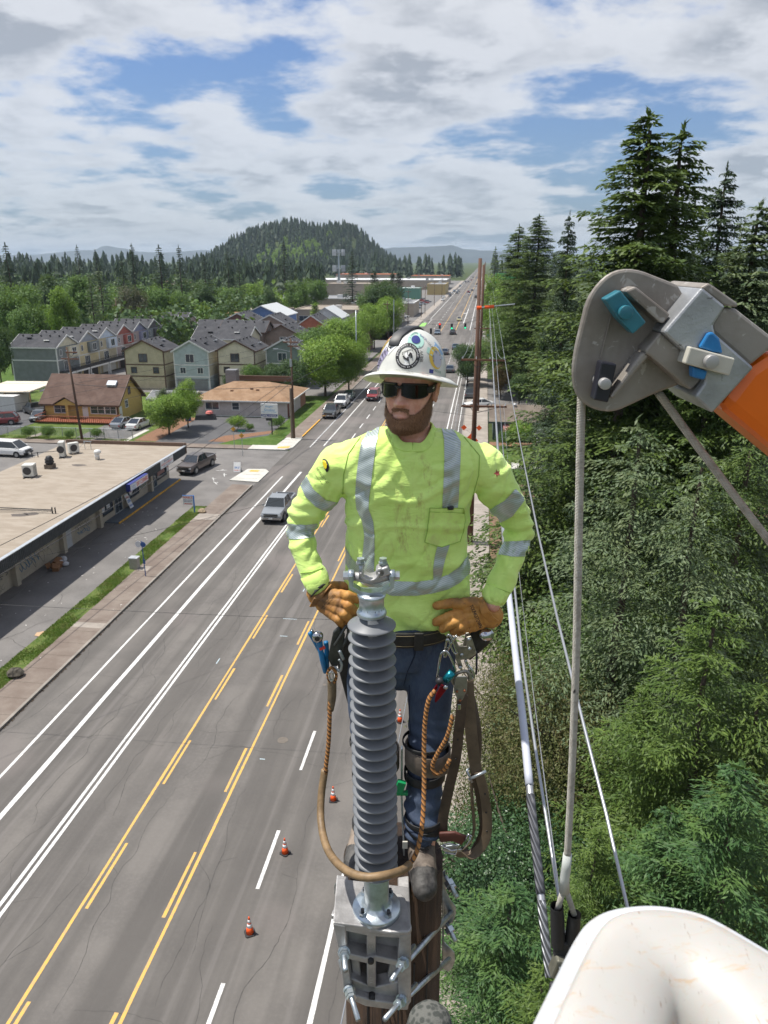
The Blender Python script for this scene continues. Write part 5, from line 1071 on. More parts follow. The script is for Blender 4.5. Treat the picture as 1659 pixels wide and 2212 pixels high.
car('sedan',-74.0,137.5,-1.5,'grey','dark car in the shade of the slate townhouse')
car_px('sedan',1017,822,T+.1,'white','white sedan parked under the overhanging tree on the right');car_px('suv',1016,858,T,'grey','dark grey suv parked before the utility pole');car_px('sedan',1034,880,-1.25,'white','white car turning into the lot, partly behind the pole')
car_px('sedan',961,765,T,'grey','dark grey car in the right hand lanes, above the helmet brim');car_px('sedan',984,754,T,'blue','pale blue car half hidden by the overhanging tree');car_px('sedan',972,803,T,'grey','slate grey car nearest behind the helmet')
car_px('suv',978,722,T,'grey','dark suv just before the traffic signals');car_px('sedan',992,693,T,'cream','cream coloured car crossing the signals');car_px('sedan',945,722,0,'blue','blue grey car beside the helmet crown');car_px('suv',1034,707,T,'black','black suv in the shade at the right kerb by the signals')
far=[('suv',1028,644,T,'black','black van in the right lane beyond the signals'),('sedan',1014,637,T,'white','white car left of the far black van'),('sedan',1012,632,T,'red','dark red car beyond the signals'),('sedan',1020,629,T,'grey','grey car behind the far red one'),
       ('sedan',987,634,0,'grey','grey car, nearest in the left queue'),('sedan',990,630,0,'silver','silver car, second in the left queue'),('sedan',972,640,0,'black','black car leading the far left lane'),('sedan',977,635,0,'white','white car behind the far left black one'),('sedan',981,630,0,'blue','blue car, third in the far left lane'),
       ('sedan',956,650,0,'white','white car parked at the far left kerb'),('sedan',959,644,0,'white','white van parked behind it at the far left kerb'),('sedan',1001,613,0,'white','white car far down the left lanes'),('sedan',994,619,0,'blue','blue grey car ahead of the far white one'),('sedan',1006,610,0,'grey','small grey car in the far left lane'),
       ('sedan',1012,610,0,'brown','small brown car by the far yellow line'),('sedan',1018,606,T,'red','small red car far down the right lanes'),('sedan',1030,615,T,'black','small black car far down the right lanes'),('sedan',1027,619,T,'white','small white car far down the right lanes'),('sedan',1022,600,T,'grey','tiny grey car in the distant traffic'),
       ('sedan',1018,598,0,'white','tiny white car in the distant traffic'),('sedan',1030,601,T,'silver','tiny silver car in the distant right lane'),('sedan',1024,592,0,'white','bright white vehicle near the vanishing point'),('sedan',1033,594,T,'grey','grey vehicle near the vanishing point'),('sedan',1028,587,0,'blue','blue vehicle close to the vanishing point'),('sedan',1038,590,T,'black','dark vehicle close to the vanishing point')]
for k,x,y,r,c,lab in far:car_px(k,x,y,r,c,lab,'distant traffic on the avenue')
q=random.Random(4);cols=['white','silver','grey','black','red','blue']
for i in range(14):
 x,y=-31-q.uniform(0,4),292+i*5.2 if i<7 else 380+(i-7)*11;c=q.choice(cols)
 car('sedan',x,y,1.5+q.uniform(-.1,.1),c,'%s car, %s in the %s row of the roadside lot beyond the signal'%(c,('nearest','second','third','fourth','fifth','sixth','farthest')[i%7],'near' if i<7 else 'far'),'cars in the roadside lot beyond the signal')
for t in CARP.values():
 st=[t]
 while st:
  o=st.pop();st+=[c for c in bpy.data.objects if c.parent==o];bpy.data.objects.remove(o)
# ================================================================ POLES, WIRES, SIGNS, CONES
def upole(label,x,y,h,r=.16,arms=(),xf=None,m=None,lean=0,rz=0):
 t=thing('utility_pole',label,'utility pole',(x,y,0),rz);b=MB();b.cyl((0,0,0),(lean,0,h),r,r*.65,12);b.build('pole',m or M_WOODPOLE,t,True)
 for(z,l,dx)in arms:
  b=MB();b.bb(dx-l/2,dx+l/2,-r-.06,-r+.06,z-.07,z+.07);b.build('crossarm',pm('rust_brown_arm',(.19,.09,.05),.8,var=.15),t)
  for k in range(4):
   ix=dx-l/2+.12+k*(l-.24)/3;b=MB();b.lathe([(.04,0),(.05,.06),(.02,.08),(.05,.12),(.0,.2)],(ix,-r,z+.07),8);b.build('insulator',M_GALV,t)
  b=MB();b.cyl((dx-l*.3,-r,z-.07),(0,-r,z-.55),.02,n=4);b.cyl((dx+l*.3,-r,z-.07),(0,-r,z-.55),.02,n=4);b.build('brace',M_DKMETAL,t)
 if xf:b=MB();b.cyl((r+.25,-.1,xf),(r+.25,-.1,xf+.9),.25,n=14);b.build('transformer',M_GALV,t)
 return t
upole('brown double utility pole at the street corner by the clinic',-23.9,96.0,12.9,.15,((12.4,1.9,0),(11.9,1.4,.3)))
t=bpy.data.objects['utility_pole'];b=MB();b.cyl((-.28,-.02,0),(-.24,0,6.6),.17,.15,10);b.build('stub_pole',pm('weathered_grey_wood',(.16,.125,.095),.9,var=.25,scale=10,stretch=(2,2,.2)),t)
b=MB();b.cyl((-.05,-.2,9.35),(-.05,-.2,10.3),.17,n=12);b.build('fuse_canister',M_GALV,t);b=MB();b.cyl((0,0,11.2),(-1.6,-.6,11.6),.03,n=5);b.box((-1.8,-.7,11.6),(.6,.2,.12));b.build('street_light',M_GALV,t)
upole('leaning brown utility pole in front of the mustard bungalow',-50.6,91.2,11.9,.17,((11.3,1.5,.1),(10.5,2.3,-.2)),lean=-.55)
upole('slim grey utility pole among the street maples',-23.7,146,13.2,.12,m=M_GALV)
upole('far utility pole beyond the long townhouse row',-90,186,13.2,.15,((9,1.6,0),))
upole('tall brown utility pole on the right, crossarm low and sign boards at its foot',-.42,59.4,22.3,.20,((15.0,3.3,.5),),m=pm('red_brown_pole_wood',(.105,.052,.032),.8,var=.3,scale=8,stretch=(3,3,.2)))
upole('short utility pole with a wide rusty crossarm before the green house',-.42,59.9,12.3,.26,((11.4,3.5,.7),))
for k,(yy,hh)in enumerate(((118,21.5),(178,21),(240,21),(300,21),(380,21),(470,21),(580,21))):
 upole('brown pole receding along the right kerb, '+('just behind the tall nearest one','second behind the tall one, before the signals','third, at the signals','fourth, just past the signals','fifth, past the overhanging trees','sixth, beside the bright green shop','seventh and smallest')[k],-.35,yy,hh,.19,((12.5,2.6,.3),),m=MATS['red_brown_pole_wood'])['group']='poles receding along the right kerb'
for k,(yy,hh)in enumerate(((205,12),(262,13),(318,12),(338,12),(400,12),(470,12))):
 upole('dark pole on the left kerb, '+('first beyond the maples','second, beside the darker tree','third, left of the green painted patch','fourth, by the grey box store','fifth, by the parked white cars','sixth and farthest')[k],-25.0,yy,hh,.13,((hh-.8,2.0,0),))['group']='poles receding along the left kerb'
M_WIRE=pm('black_wire',(.03,.03,.032),.6,var=0);M_WIREG=pm('grey_conductor',(.40,.41,.43),.4,.7,var=.1,scale=3)
def wire(label,p0,p1,sag,r,m=None,n=22,group='overhead wires'):
 p0,p1=Vector(p0),Vector(p1);pts=[p0.lerp(p1,i/n)-Vector((0,0,sag*4*(i/n)*(1-i/n)))for i in range(n+1)]
 o=thing('overhead_wire',label,'wire',pts[0],0,group);OFF[o.name]=pts[0];b=MB();b.tube(pts,r,5,False);b.build('strand',m or M_WIRE,o,True);return o
def wpx(label,pts,r,m=None,group='overhead wires'):
 P3=[P(*q)for q in pts];o=thing('overhead_wire',label,'wire',P3[0],0,group);OFF[o.name]=P3[0];b=MB();b.tube(P3,r,6,False);b.build('strand',m or M_WIRE,o,True);return o
wire('wire dropping from the corner pole over the shop forecourt, upper of two',(-23.7,95.8,8.3),(-29.4,25,6.4),1.3,.022);wire('wire dropping from the corner pole over the shop forecourt, lower of two',(-23.7,95.8,7.6),(-27.6,25,5.2),1.0,.026)
wire('wire from the corner pole across the shop roof, front one',(-24,95.8,10.5),(-52,40,8.5),.8,.014);wire('wire from the corner pole across the shop roof, middle one',(-24,95.8,11.8),(-56,45,9.2),.8,.014);wire('wire from the corner pole across the shop roof, rear one',(-24,95.8,12.4),(-62,52,9.0),.8,.014)
wire('thick cable from the corner pole to the bungalow pole',(-23.9,96,6.9),(-50.6,91.2,7.3),.5,.03);wire('thin cable from the corner pole to the bungalow pole',(-23.9,96,7.9),(-50.6,91.2,8.2),.35,.014);wire('upper cable leaving the bungalow pole to the left',(-50.6,91.2,7.5),(-110,95,7.5),.6,.014)
wire('service wire from the bungalow pole to the mustard bungalow',(-50.6,91.2,10.4),(-63,115,5),.5,.02);wire('cable from the corner pole into the maples',(-23.9,96,9.5),(-23.7,146,9.8),.5,.015);wire('lower cable from the corner pole into the maples',(-23.9,96,7.4),(-23.7,146,7.8),.6,.03)
wire('wire crossing the road from the corner pole to the right pole',(-23.9,96,8.8),(-.4,59.9,10.6),.9,.012);wire('second wire crossing the road from the corner pole',(-23.9,96,7.0),(-.35,118,9.6),.6,.014)
wire('thin wire crossing the four lanes below the worker',(-30,22.5,9.0),(-.4,59,8.6),.8,.010);wire('thin wire crossing the lanes behind the waist',(-42,30,7.2),(4,31,7.0),.3,.010)
wpx('thick grey conductor with white sleeve running down past the braided rope',[(1188,2112,1.66),(1176,2010,1.75),(1165,1900,1.86),(1148,1740,2.05),(1130,1560,2.35),(1112,1400,2.8),(1098,1270,3.35),(1085,1120,4.6),(1076,980,7.2),(1068,850,14),(1062,740,32),(1056,650,90)],.0125,M_WIREG,'line conductors on the right')
wpx('thin grey conductor second from left, ending at the rope thimbles',[(1209,1948,1.95),(1190,1830,2.1),(1160,1640,2.5),(1128,1420,3.1),(1106,1220,4.2),(1092,1040,7),(1080,880,14),(1070,740,34),(1060,640,95)],.0062,M_WIREG,'line conductors on the right')
wpx('thin grey conductor furthest right, passing behind the bucket',[(1385,2090,2.1),(1352,1945,2.3),(1310,1760,2.6),(1262,1570,3.0),(1205,1340,3.9),(1162,1150,5.6),(1128,980,9.5),(1098,820,20),(1078,700,48),(1064,620,120)],.0075,M_WIREG,'line conductors on the right')
for k,x in enumerate((-1.6,-1.05,.9,1.5)):
 wire('far conductor, %s from the left, between the two nearest brown poles on the right'%('first','second','third','fourth')[k],(x,59.4,15.1),(x,118,13.2),1.2,.016,M_WIREG);
for k,x in enumerate((-1.7,1.8)):wire('near conductor from the %s end of the low crossarm towards the camera'%('left','right')[k],(x,59.8,11.5),(x,4,11.8),1.4,.013,M_WIREG)
t=thing('bus_stop_sign','blue bus stop pole with round and square plates at the left kerb','bus stop',(-23.9,49.6,.11));M_BSB=pm('bus_blue',(.035,.09,.26),.5)
b=MB();b.cyl((0,0,0),(-.05,0,2.75),.035,n=8);b.box((0,0,1.15),(.13,.1,.35));b.build('pole',M_BSB,t);b=MB();b.lathe([(0,0),(.24,0),(.24,.02),(0,.02)],(-.3,-.02,2.5),18,M=Matrix.Rotation(PI/2,3,'X'));b.build('round_plate',pm('bus_plate_white',(.6,.6,.62),.5),t)
b=MB();b.lathe([(0,0),(.2,0),(.2,.02),(0,.02)],(.06,-.03,2.5),18,M=Matrix.Rotation(PI/2,3,'X'));b.build('blue_plate',M_BSB,t)
t=thing('bus_stop_sign','blue bus stop pole among the bushes on the right sidewalk','bus stop',(*G(1048,2010),.12));b=MB();b.cyl((0,0,0),(.02,0,2.75),.035,n=8);b.build('pole',M_BSB,t);b=MB();b.box((0,-.05,1.3),(.14,.02,.4));b.build('timetable',M_SIGNW,t);b=MB();b.lathe([(0,0),(.2,0),(.2,.02),(0,.02)],(0,.03,2.6),18,M=Matrix.Rotation(PI/2,3,'X'));b.build('round_plate',pm('bus_disc_green',(.15,.28,.28),.5),t)
t=thing('utility_cabinet','grey metal utility cabinet with pale lid on the grass strip','cabinet',(-25.35,51.0,.1));b=MB();b.box((0,0,.42),(.62,.5,.84));b.build('box',pm('cabinet_grey',(.34,.33,.29),.6,.2),t);b=MB();b.box((0,0,.87),(.7,.58,.06));b.build('lid',pm('cabinet_lid',(.5,.52,.54),.4,.4),t);b=MB();b.box((.75,0,.015),(.8,.9,.02));b.build('pad',M_CONC_R,t)
t=thing('nail_salon_sign','small white sign with red lettering on a blue post','sign',(-25.85,64.6,.1));b=MB();b.cyl((.12,0,0),(.12,0,1.62),.07,n=8);b.build('post',M_BLU,t);b=MB();b.box((-.42,0,1.12),(1.0,.06,.85));p_=b.build('board',M_SIGNW,t)
b=MB();b.box((-.42,0,1.57),(1.05,.08,.05));b.build('frame',M_BLU,t);tb=MB();text_on(tb,'NAILS',(-.88,-.035,1.3),(1,0,0),(0,0,1),.88,.2,bold=.02);tb.bb(-.8,-.05,-.036,-.034,.76,.83);tb.build('lettering',M_RED,p_)
tb=MB();text_on(tb,'MANICURE - PEDICURE',(-.86,-.035,1.12),(1,0,0),(0,0,1),.84,.07,bold=.01);text_on(tb,'FAMILY HAIRCUT',(-.8,-.035,.98),(1,0,0),(0,0,1),.7,.07,bold=.01);tb.build('lettering',M_NAVY,p_)
def rock(label,x,y,s,m,sd):
 r_=random.Random(sd);b=MB();n,k=10,7;vs=[]
 for i in range(k):
  ph=PI*i/(k-1)
  for j in range(n):a=2*PI*j/n;q_=r_.uniform(.8,1.1);vs.append((s*math.sin(ph)*math.cos(a)*q_,s*.85*math.sin(ph)*math.sin(a)*q_,s*.62*(math.cos(ph)+.75)*(q_*.2+.8)))
 fs=[(i*n+j,i*n+(j+1)%n,(i+1)*n+(j+1)%n,(i+1)*n+j)for i in range(k-1)for j in range(n)];b.add(vs,[f[::-1]for f in fs]);o=b.build('boulder',m,None);o.location=(x,y,.05);tag(o,label,'boulder')
rock('tan boulder behind the blue sign post',-25.0,64.6,.42,pm('tan_rock',(.30,.23,.15),.9,var=.3,bump=.5),2);rock('dark mossy boulder at the near end of the grass strip',-25.2,35.1,.50,pm('dark_rock',(.075,.065,.05),.9,var=.4,bump=.5),5)
t=thing('clinic_sign','white and navy clinic sign on a dark post','sign',(-27.6,97.9,.05));b=MB();b.cyl((.25,0,0),(.25,0,2.4),.08,n=8);b.box((-.1,0,2.05),(.8,.16,.3));b.build('post',M_BLACK,t);b=MB();b.box((0,0,3.2),(2.25,.2,1.85));bd=b.build('board',M_SIGNW,t)
b=MB();b.box((0,-.103,2.62),(2.2,.006,.30));b.build('band',M_NAVY,bd);M_SKYB=pm('sign_sky_blue',(.25,.42,.62),.5,var=0)
tb=MB();text_on(tb,'Smiles',(-.75,-.104,3.12),(1,0,0),(0,0,1),1.5,.42,shear=.3,bold=.03);text_on(tb,'Bright',(-.55,-.104,3.62),(1,0,0),(0,0,1),1.1,.28,shear=.3,bold=.03)
for i in range(14):a0=PI+PI*i/14;tb.box((.95*math.cos(a0+.1)*.95,-.106,3.1+.16*math.sin(a0+.1)),(.24,.004,.035),M=Matrix.Rotation(-.16*math.cos(a0+.1)*1.0,3,'Y'))
tb.build('lettering',M_SKYB,bd);tb=MB();text_on(tb,'FAMILY DENTAL',(-.95,-.107,2.54),(1,0,0),(0,0,1),1.9,.15,bold=.02);tb.build('lettering',M_SIGNW,bd);tb=MB();text_on(tb,'503-760-1141',(-.9,-.104,2.33),(1,0,0),(0,0,1),1.8,.13,bold=.02);tb.build('lettering',pm('sign_purple',(.16,.05,.25),.5,var=0),bd)
t=thing('sandwich_board','white and blue folding board on the street corner pavement','sign',(-26.3,79.4,0),.1);b=MB()
for s in(-1,1):b.add([(-.38,s*.35,.02),(.38,s*.35,.02),(.38,0,1.05),(-.38,0,1.05),(-.38,s*.35+.03,.02),(.38,s*.35+.03,.02),(.38,.03,1.05),(-.38,.03,1.05)],[(0,1,2,3),(7,6,5,4),(0,4,5,1),(1,5,6,2),(2,6,7,3),(3,7,4,0)])
b.build('board',M_SIGNW,t);tb=MB();u=Vector((1,0,0));w_=Vector((0,.35,1.03)).normalized();text_on(tb,'NAILS',(-.3,-.31,.14),u,w_,.6,.13,bold=.01);text_on(tb,'OPEN',(-.3,-.10,.74),u,w_,.6,.18,bold=.01);tb.build('lettering',M_RED,t);tb=MB();text_on(tb,'HAIR CUT',(-.3,-.23,.38),u,w_,.6,.22,bold=.01);tb.build('lettering',M_BLU,t)
t=thing('leaning_board','tall white board leaning on the shop wall beside the glass door','sign',(-32.2,65.1,.05));b=MB();b.add([(.25,-.35,0),(.25,.35,0),(-.3,.35,1.35),(-.3,-.35,1.35),(.21,-.35,0),(.21,.35,0),(-.34,.35,1.35),(-.34,-.35,1.35)],[(0,1,2,3),(7,6,5,4),(0,4,5,1),(1,5,6,2),(2,6,7,3),(3,7,4,0)]);b.build('board',M_SIGNW,t)
tb=MB();w_=Vector((-.55,0,1.35)).normalized();text_on(tb,'NAILS',(-.14,-.28,.98),(0,1,0),w_,.56,.2,bold=.02);tb.build('lettering',M_RED,t);tb=MB();text_on(tb,'OPEN',(.02,-.26,.6),(0,1,0),w_,.52,.28,bold=.02);text_on(tb,'WALK IN',(.17,-.28,.22),(0,1,0),w_,.56,.2,bold=.02);tb.build('lettering',M_BLU,t)
for lab,x,y in(('green street name sign on a thin post at the corner island',-27.8,86.2),('yellow backed sign post at the clinic corner',-29.9,89.6)):
 t=thing('street_sign',lab,'street sign',(x,y,0));b=MB();b.cyl((0,0,0),(0,0,3.0),.035,n=6);b.build('post',M_GALV,t);b=MB();b.box((0,-.04,2.5),(.45,.02,.45),M=Matrix.Rotation(PI/4,3,'Y'));b.build('plate',MATS['yellow_kerb_paint'],t)
 if 'green' in lab:b=MB();b.box((0,0,3.05),(.9,.02,.22));b.build('name_plate',pm('street_sign_green',(.02,.20,.14),.5),t)
M_ORG=pm('fluorescent_orange',(.85,.10,.01),.6,var=.03);t=thing('roadwork_sign','orange diamond roadwork sign with two small flags behind the right pole','road sign',(-.95,91.5,0.12))
b=MB();b.box((0,0,1.35),(1.22,.03,1.22),M=Matrix.Rotation(PI/4,3,'Y'));b.build('diamond',M_ORG,t)
for s in(-1,1):b=MB();b.box((s*.9,.05,2.9),(.5,.02,.5),M=Matrix.Rotation(PI/4,3,'Y'));b.build('flag',M_ORG,t)
b=MB();b.cyl((0,.06,.1),(0,.06,2.5),.03,n=6);b.cyl((-.6,-.4,0),(0,0,.6),.02,n=5);b.cyl((.6,-.4,0),(0,0,.6),.02,n=5);b.cyl((0,.06,2.2),(-.6,.06,2.6),.015,n=5);b.cyl((0,.06,2.2),(.6,.06,2.6),.015,n=5);b.build('stand',M_DKMETAL,t)
t=thing('folded_board','folded white barricade lying on the right sidewalk near the boot','barricade',(*G(1002,1838),.14),.5)
for k,(y,m_)in enumerate(((0,M_SIGNW),(.28,M_SIGNW),(.56,M_SIGNW))):b=MB();b.box((0,y,.05+k*.12),(1.0,.16,.04));b.build('plank',m_,t)
b=MB();b.box((-.4,.3,.2),(.06,.8,.05));b.box((.4,.3,.2),(.06,.8,.05));b.build('leg',M_DKMETAL,t)
def cone():
 t=thing('traffic_cone','x','traffic cone',(0,0,0),0,'traffic cones along the closed lane');b=MB();b.prism([(-.18+.0,-.13),(-.13,-.18),(.13,-.18),(.18,-.13),(.18,.13),(.13,.18),(-.13,.18),(-.18,.13)],0,.04);b.build('base',M_BLACK,t)
 b=MB();f=lambda z:.14-.118*(z-.04)/.68;b.lathe([(f(.04),.04),(f(.3),.3)],n=18);b.lathe([(f(.44),.44),(f(.49),.49)],n=18);b.lathe([(f(.61),.61),(f(.72),.72),(0,.725)],n=18);b.build('body',M_ORG,t,True)
 b=MB();b.lathe([(f(.3)+.001,.3),(f(.44)+.001,.44)],n=18);b.build('collar',pm('cone_white',(.78,.78,.78),.4,var=0),t,True);b=MB();b.lathe([(f(.49)+.001,.49),(f(.61)+.001,.61)],n=18);b.build('collar',MATS['cone_white'],t,True);return t
c0=cone()
for i,(px,lab)in enumerate((((540,2016),'traffic cone nearest the camera beside a white dash'),((616,1843),'traffic cone second from the camera, left of the hose loop'),((720,1729),'traffic cone third from the camera, right of the hose sleeve'),((864,1559),'traffic cone seen between the insulator and the jeans'))):
 x,y=G(*px);c=c0 if i==0 else dup(c0);c.location=(x,y,.0);c.rotation_euler[2]=.5+i*.6;c['label']=lab
t=thing('traffic_signal_span','span wire with five signal heads over the far junction','traffic signal',(-23.8,224,0));OFF[t.name]=Vector((-23.8,224,0));b=MB();b.cyl((-24.2,213,0),(-24.2,213,12),.14,n=8);b.cyl((-.8,211,0),(-.8,211,12),.14,n=8);b.build('pole',M_GALV,t)
b=MB();b.tube([(-24.2,213,8.2),(-14,212,6.6),(-7,211.5,6.5),(-.8,211,8.0)],.03,5);b.tube([(-24.2,213,7.2),(-14,212,5.7),(-7,211.5,5.7),(-.8,211,7.2)],.03,5);b.build('span_wire',M_WIRE,t)
for(px,py,col)in((950,704,'r'),(976,705,'g'),(1005,704,'g'),(903,716,'x'),(931,715,'x')):
 p=P(px,py,209);b=MB();b.bb(p.x-.28,p.x+.28,p.y-.16,p.y+.16,p.z-.75,p.z+.7);hd=b.build('signal_head',M_BLACK,t)
 if col!='x':b=MB();zz=p.z+(.45 if col=='r' else-.48);b.lathe([(0,.0),(.2,0)],(p.x,p.y-.17,zz),12,M=Matrix.Rotation(PI/2,3,'X'));b.build('lit_lens',pm('lit_red_lens',(.5,.02,.02),.4,var=0,emit=(1,.08,.05,1.0))if col=='r' else pm('lit_green_lens',(.02,.4,.2),.4,var=0,emit=(.05,.9,.5,1.0)),hd)
t=thing('street_name_sign','green street name sign hanging by the right signal pole','street sign',P(1062,726,205));b=MB();b.box((0,0,0),(2.4,.05,.8));b.build('plate',MATS['street_sign_green'],t)
t=thing('road_flagger_arm','orange sleeved cover on the right pole crossarm','line cover',P(1049,663,59.0));OFF[t.name]=P(1049,663,59.0);b=MB();a_,c_,d_=P(1030,665,58.8),P(1067,662,58.8),P(1112,657,58.8);b.cyl(a_,P(1040,664.5,58.8),.13,n=8);b.cyl(P(1047,663.5,58.8),c_,.12,n=8);b.build('cover',M_ORG,t);b=MB();b.cyl(a_,d_,.05,n=6);b.build('arm',M_GALV,t)
t=thing('cell_tower','grey cell tower with two rings of panel antennas','cell tower',(*G(733,640),0));D=Dof(733,640);hh=P(733,540,D).z;b=MB();b.cyl((0,0,0),(0,0,hh),.9,.45,8);b.build('mast',M_GALV,t)
for z in(hh-1.5,hh-11):
 b=MB();b.lathe([(3.4,z-.2),(3.6,z-.2),(3.6,z+.2),(3.4,z+.2)],n=12);b.build('platform_ring',M_GALV,t)
 for k in range(10):a=k*PI/5;b=MB();b.box((3.7*math.cos(a),3.7*math.sin(a),z),(.7,.5,3.8),a);b.build('panel_antenna',pm('antenna_grey',(.45,.47,.5),.5),t)
t=thing('bare_pole','tall thin grey pole in front of the hazy hills','pole',(*G(983,600),0));b=MB();b.cyl((0,0,0),(0,0,30),.5,.35,6);b.build('shaft',M_GALV,t)
t=thing('dumpster','dark covered heap with pink flowers beside the clinic lot','garden heap',(-39.8,107.0,0),.2);b=MB();b.box((0,0,.35),(3.0,1.3,.7),top=(.9,.8));b.build('cover',M_DKMETAL,t);b=MB();b.lathe([(.1,0),(.6,.2),(.45,.5),(0,.6)],(.6,0,.7),9);b.build('flowers',pm('pink_blossom',(.55,.16,.14),.8,var=.3),t)
t=thing('wheelie_bin','dark blue wheelie bin at the clinic lot edge','bin',(-41.9,105.6,0));b=MB();b.box((0,0,.5),(.6,.65,1.0),top=(1.15,1.15));b.build('body',pm('bin_blue',(.02,.04,.18),.5),t);b=MB();b.box((0,0,1.04),(.72,.78,.08));b.build('lid',MATS['bin_blue'],t)
t=thing('rubbish_heap','heap of brown cartons and white bags against the shop wall','rubbish',(-32.0,50.6,.05));q=random.Random(6)
for k in range(9):b=MB();s=q.uniform(.25,.5);b.box((q.uniform(0,.9),q.uniform(-.6,.9),s*.4),(s,s*1.2,s*.8),M=Matrix.Rotation(q.uniform(0,1.2),3,Vector((q.random(),q.random(),q.random())).normalized()));b.build('carton',pm('cardboard',(.24,.12,.055),.9,var=.2),t)
for k in range(5):
 b=MB();s=q.uniform(.18,.34);b.lathe([(0,0),(s,.02),(s*1.1,s*.6),(s*.5,s*1.1),(0,s*1.2)],(q.uniform(.2,1.1),q.uniform(.1,1.5),0),8);b.build('bag',pm('white_bag',(.5,.5,.52),.5,var=.2),t,True)
b=MB();q=random.Random(14)
for k in range(70):x,y=q.uniform(-31.8,-23.4),q.uniform(28,66);s=q.uniform(.03,.10);b.box((x,y,.118 if-25.2<x<-23.1 else.014),(s,s*q.uniform(.5,2),.01),q.uniform(0,3))
tag(b.build('litter',pm('paper_scrap',(.55,.53,.5),.8,var=.1)),'small paper scraps scattered over the forecourt and sidewalk','litter',kind='stuff')
b=MB();b.prism([(-26.9,39.9),(-26.1,39.8),(-26.0,40.4),(-26.6,40.6),(-27.0,40.3)],.008,.03);tag(b.build('cardboard_sheet',pm('flat_cardboard',(.45,.30,.18),.9)),'flattened piece of cardboard beside the grass strip','cardboard')
# ================================================================ POLE TOP, INSULATOR, BRACKET
def LZ(x,y,z):r=ray(x,y);t=(z-CAMH)/r[2];return Vector((r[4]*t,r[3]*t,z))
ID=2.02
M_SHED=pm('grey_silicone',(.150,.158,.170),.45,var=.06,scale=8);M_SHED2=pm('grey_silicone_core',(.11,.12,.135),.5,var=.05)
M_HDG=pm('hot_dip_zinc',(.47,.53,.57),.30,.75,var=.22,scale=18,bump=.08,bscale=90)
zt,zb_=L(803,1344,ID).z,L(813,1868,ID).z;ut,ub=L(803,1344,ID).x,L(813,1868,ID).x
def ax(z):k=(z-zb_)/(zt-zb_);return ub+(ut-ub)*k
ins=near('line_post_insulator','tall grey post insulator with stacked sheds standing on the pole bracket','insulator',(ub,ID,L(815,1960,ID).z))
cz=[zt+(zb_-zt)*i/23 for i in range(24)]
b=MB();b.tube([(ax(zt),ID,zt+.05),(ax(zb_),ID,zb_-.05)],[.036,.036],20);b.build('core',M_SHED2,ins,True)
prof=[(.034,.010),(.045,.004),(.066,-.0035),(.0705,-.007),(.0705,-.0095),(.064,-.010),(.045,-.006),(.034,-.003)]
for z in cz:
 b=MB();b.lathe(prof,(ax(z),ID,z),40);o=b.build('shed',M_SHED,ins,True)
zc0,zc1=L(803,1322,ID).z,L(803,1282,ID).z;x0=ut
b=MB();b.lathe([(.0,zc1+.004),(.038,zc1+.003),(.042,zc1-.003),(.038,zc1-.012),(.036,zc1-.018),(.036,zc0+.012),(.040,zc0+.008),(.044,zc0),(.042,zc0-.008),(.034,zc0-.012)],(x0,ID,0),32);b.build('end_cap',M_HDG,ins,True)
hw=.058;zu=L(803,1240,ID).z
b=MB();path=[(-hw,zu),(-hw,zu-.035),(-hw*.92,zc1+.022),(-hw*.55,zc1+.008),(0,zc1+.003),(hw*.55,zc1+.008),(hw*.92,zc1+.022),(hw,zu-.035),(hw,zu)]
b.strap([(x0+a,ID,z)for a,z in path],.034,.011,(0,1,0));b.build('clevis_fork',M_HDG,ins,bevel=.003)
for s in(-1,1):
 b=MB();b.cyl((x0+s*(hw-.008),ID,zu-.004),(x0+s*(hw+.008),ID,zu-.004),.017,n=16);b.build('fork_ear',M_HDG,ins,True)
 b=MB();b.cyl((x0+s*(hw+.008),ID,zu-.004),(x0+s*(hw+.022),ID,zu-.004),.013,n=6);b.build('pin_nut',M_GALV,ins)
cl=near('conductor_clamp','open cast trunnion clamp with two upright bolts on top of the insulator','clamp',(x0,ID,zu))
b=MB();pts=[];
for i in range(15):a=PI+PI*i/14;pts.append((x0-.004+.026*math.cos(a),ID,zu+.014+.024*math.sin(a)))
b.strap(pts,.055,.006,(0,1,0));b.build('saddle',M_ALU,cl,True,bevel=.001)
b=MB();b.tube([(x0-.050,ID,zu-.006),(x0-.03,ID,zu-.010),(x0,ID,zu-.020),(x0+.03,ID,zu-.010),(x0+.050,ID,zu-.006)],[.012,.014,.012,.014,.012],12);b.build('clamp_body',M_ALU,cl,True)
for a,y_,h in((-.030,-.012,.042),(.033,.004,.036)):
 b=MB();b.cyl((x0+a,ID+y_,zu-.01),(x0+a,ID+y_,zu+h),.0055,n=10);bo=b.build('bolt',M_GALV,cl,True);b=MB();b.cyl((x0+a,ID+y_,zu+h),(x0+a,ID+y_,zu+h+.011),.0115,n=6);b.cyl((x0+a,ID+y_,zu+h-.006),(x0+a,ID+y_,zu+h),.013,n=14);b.build('bolt_head',M_HDG,bo)
b=MB();b.box((x0+.034,ID,zu+.012),(.034,.04,.026),M=Matrix.Rotation(-.35,3,'Y'));b.cyl((x0+.026,ID-.02,zu+.012),(x0+.026,ID+.02,zu+.012),.014,n=12);b.build('keeper_lug',M_ALU,cl,bevel=.004)
zf=L(812,1958,ID).z
b=MB();b.lathe([(.038,zb_-.03),(.038,zb_-.045),(.041,zb_-.05),(.041,zf+.028),(.046,zf+.016),(.055,zf+.008),(.078,zf+.006),(.080,zf+.002),(.080,zf-.014),(.0,zf-.014)],(ub,ID,0),40);b.build('base_flange',M_HDG,ins,True)
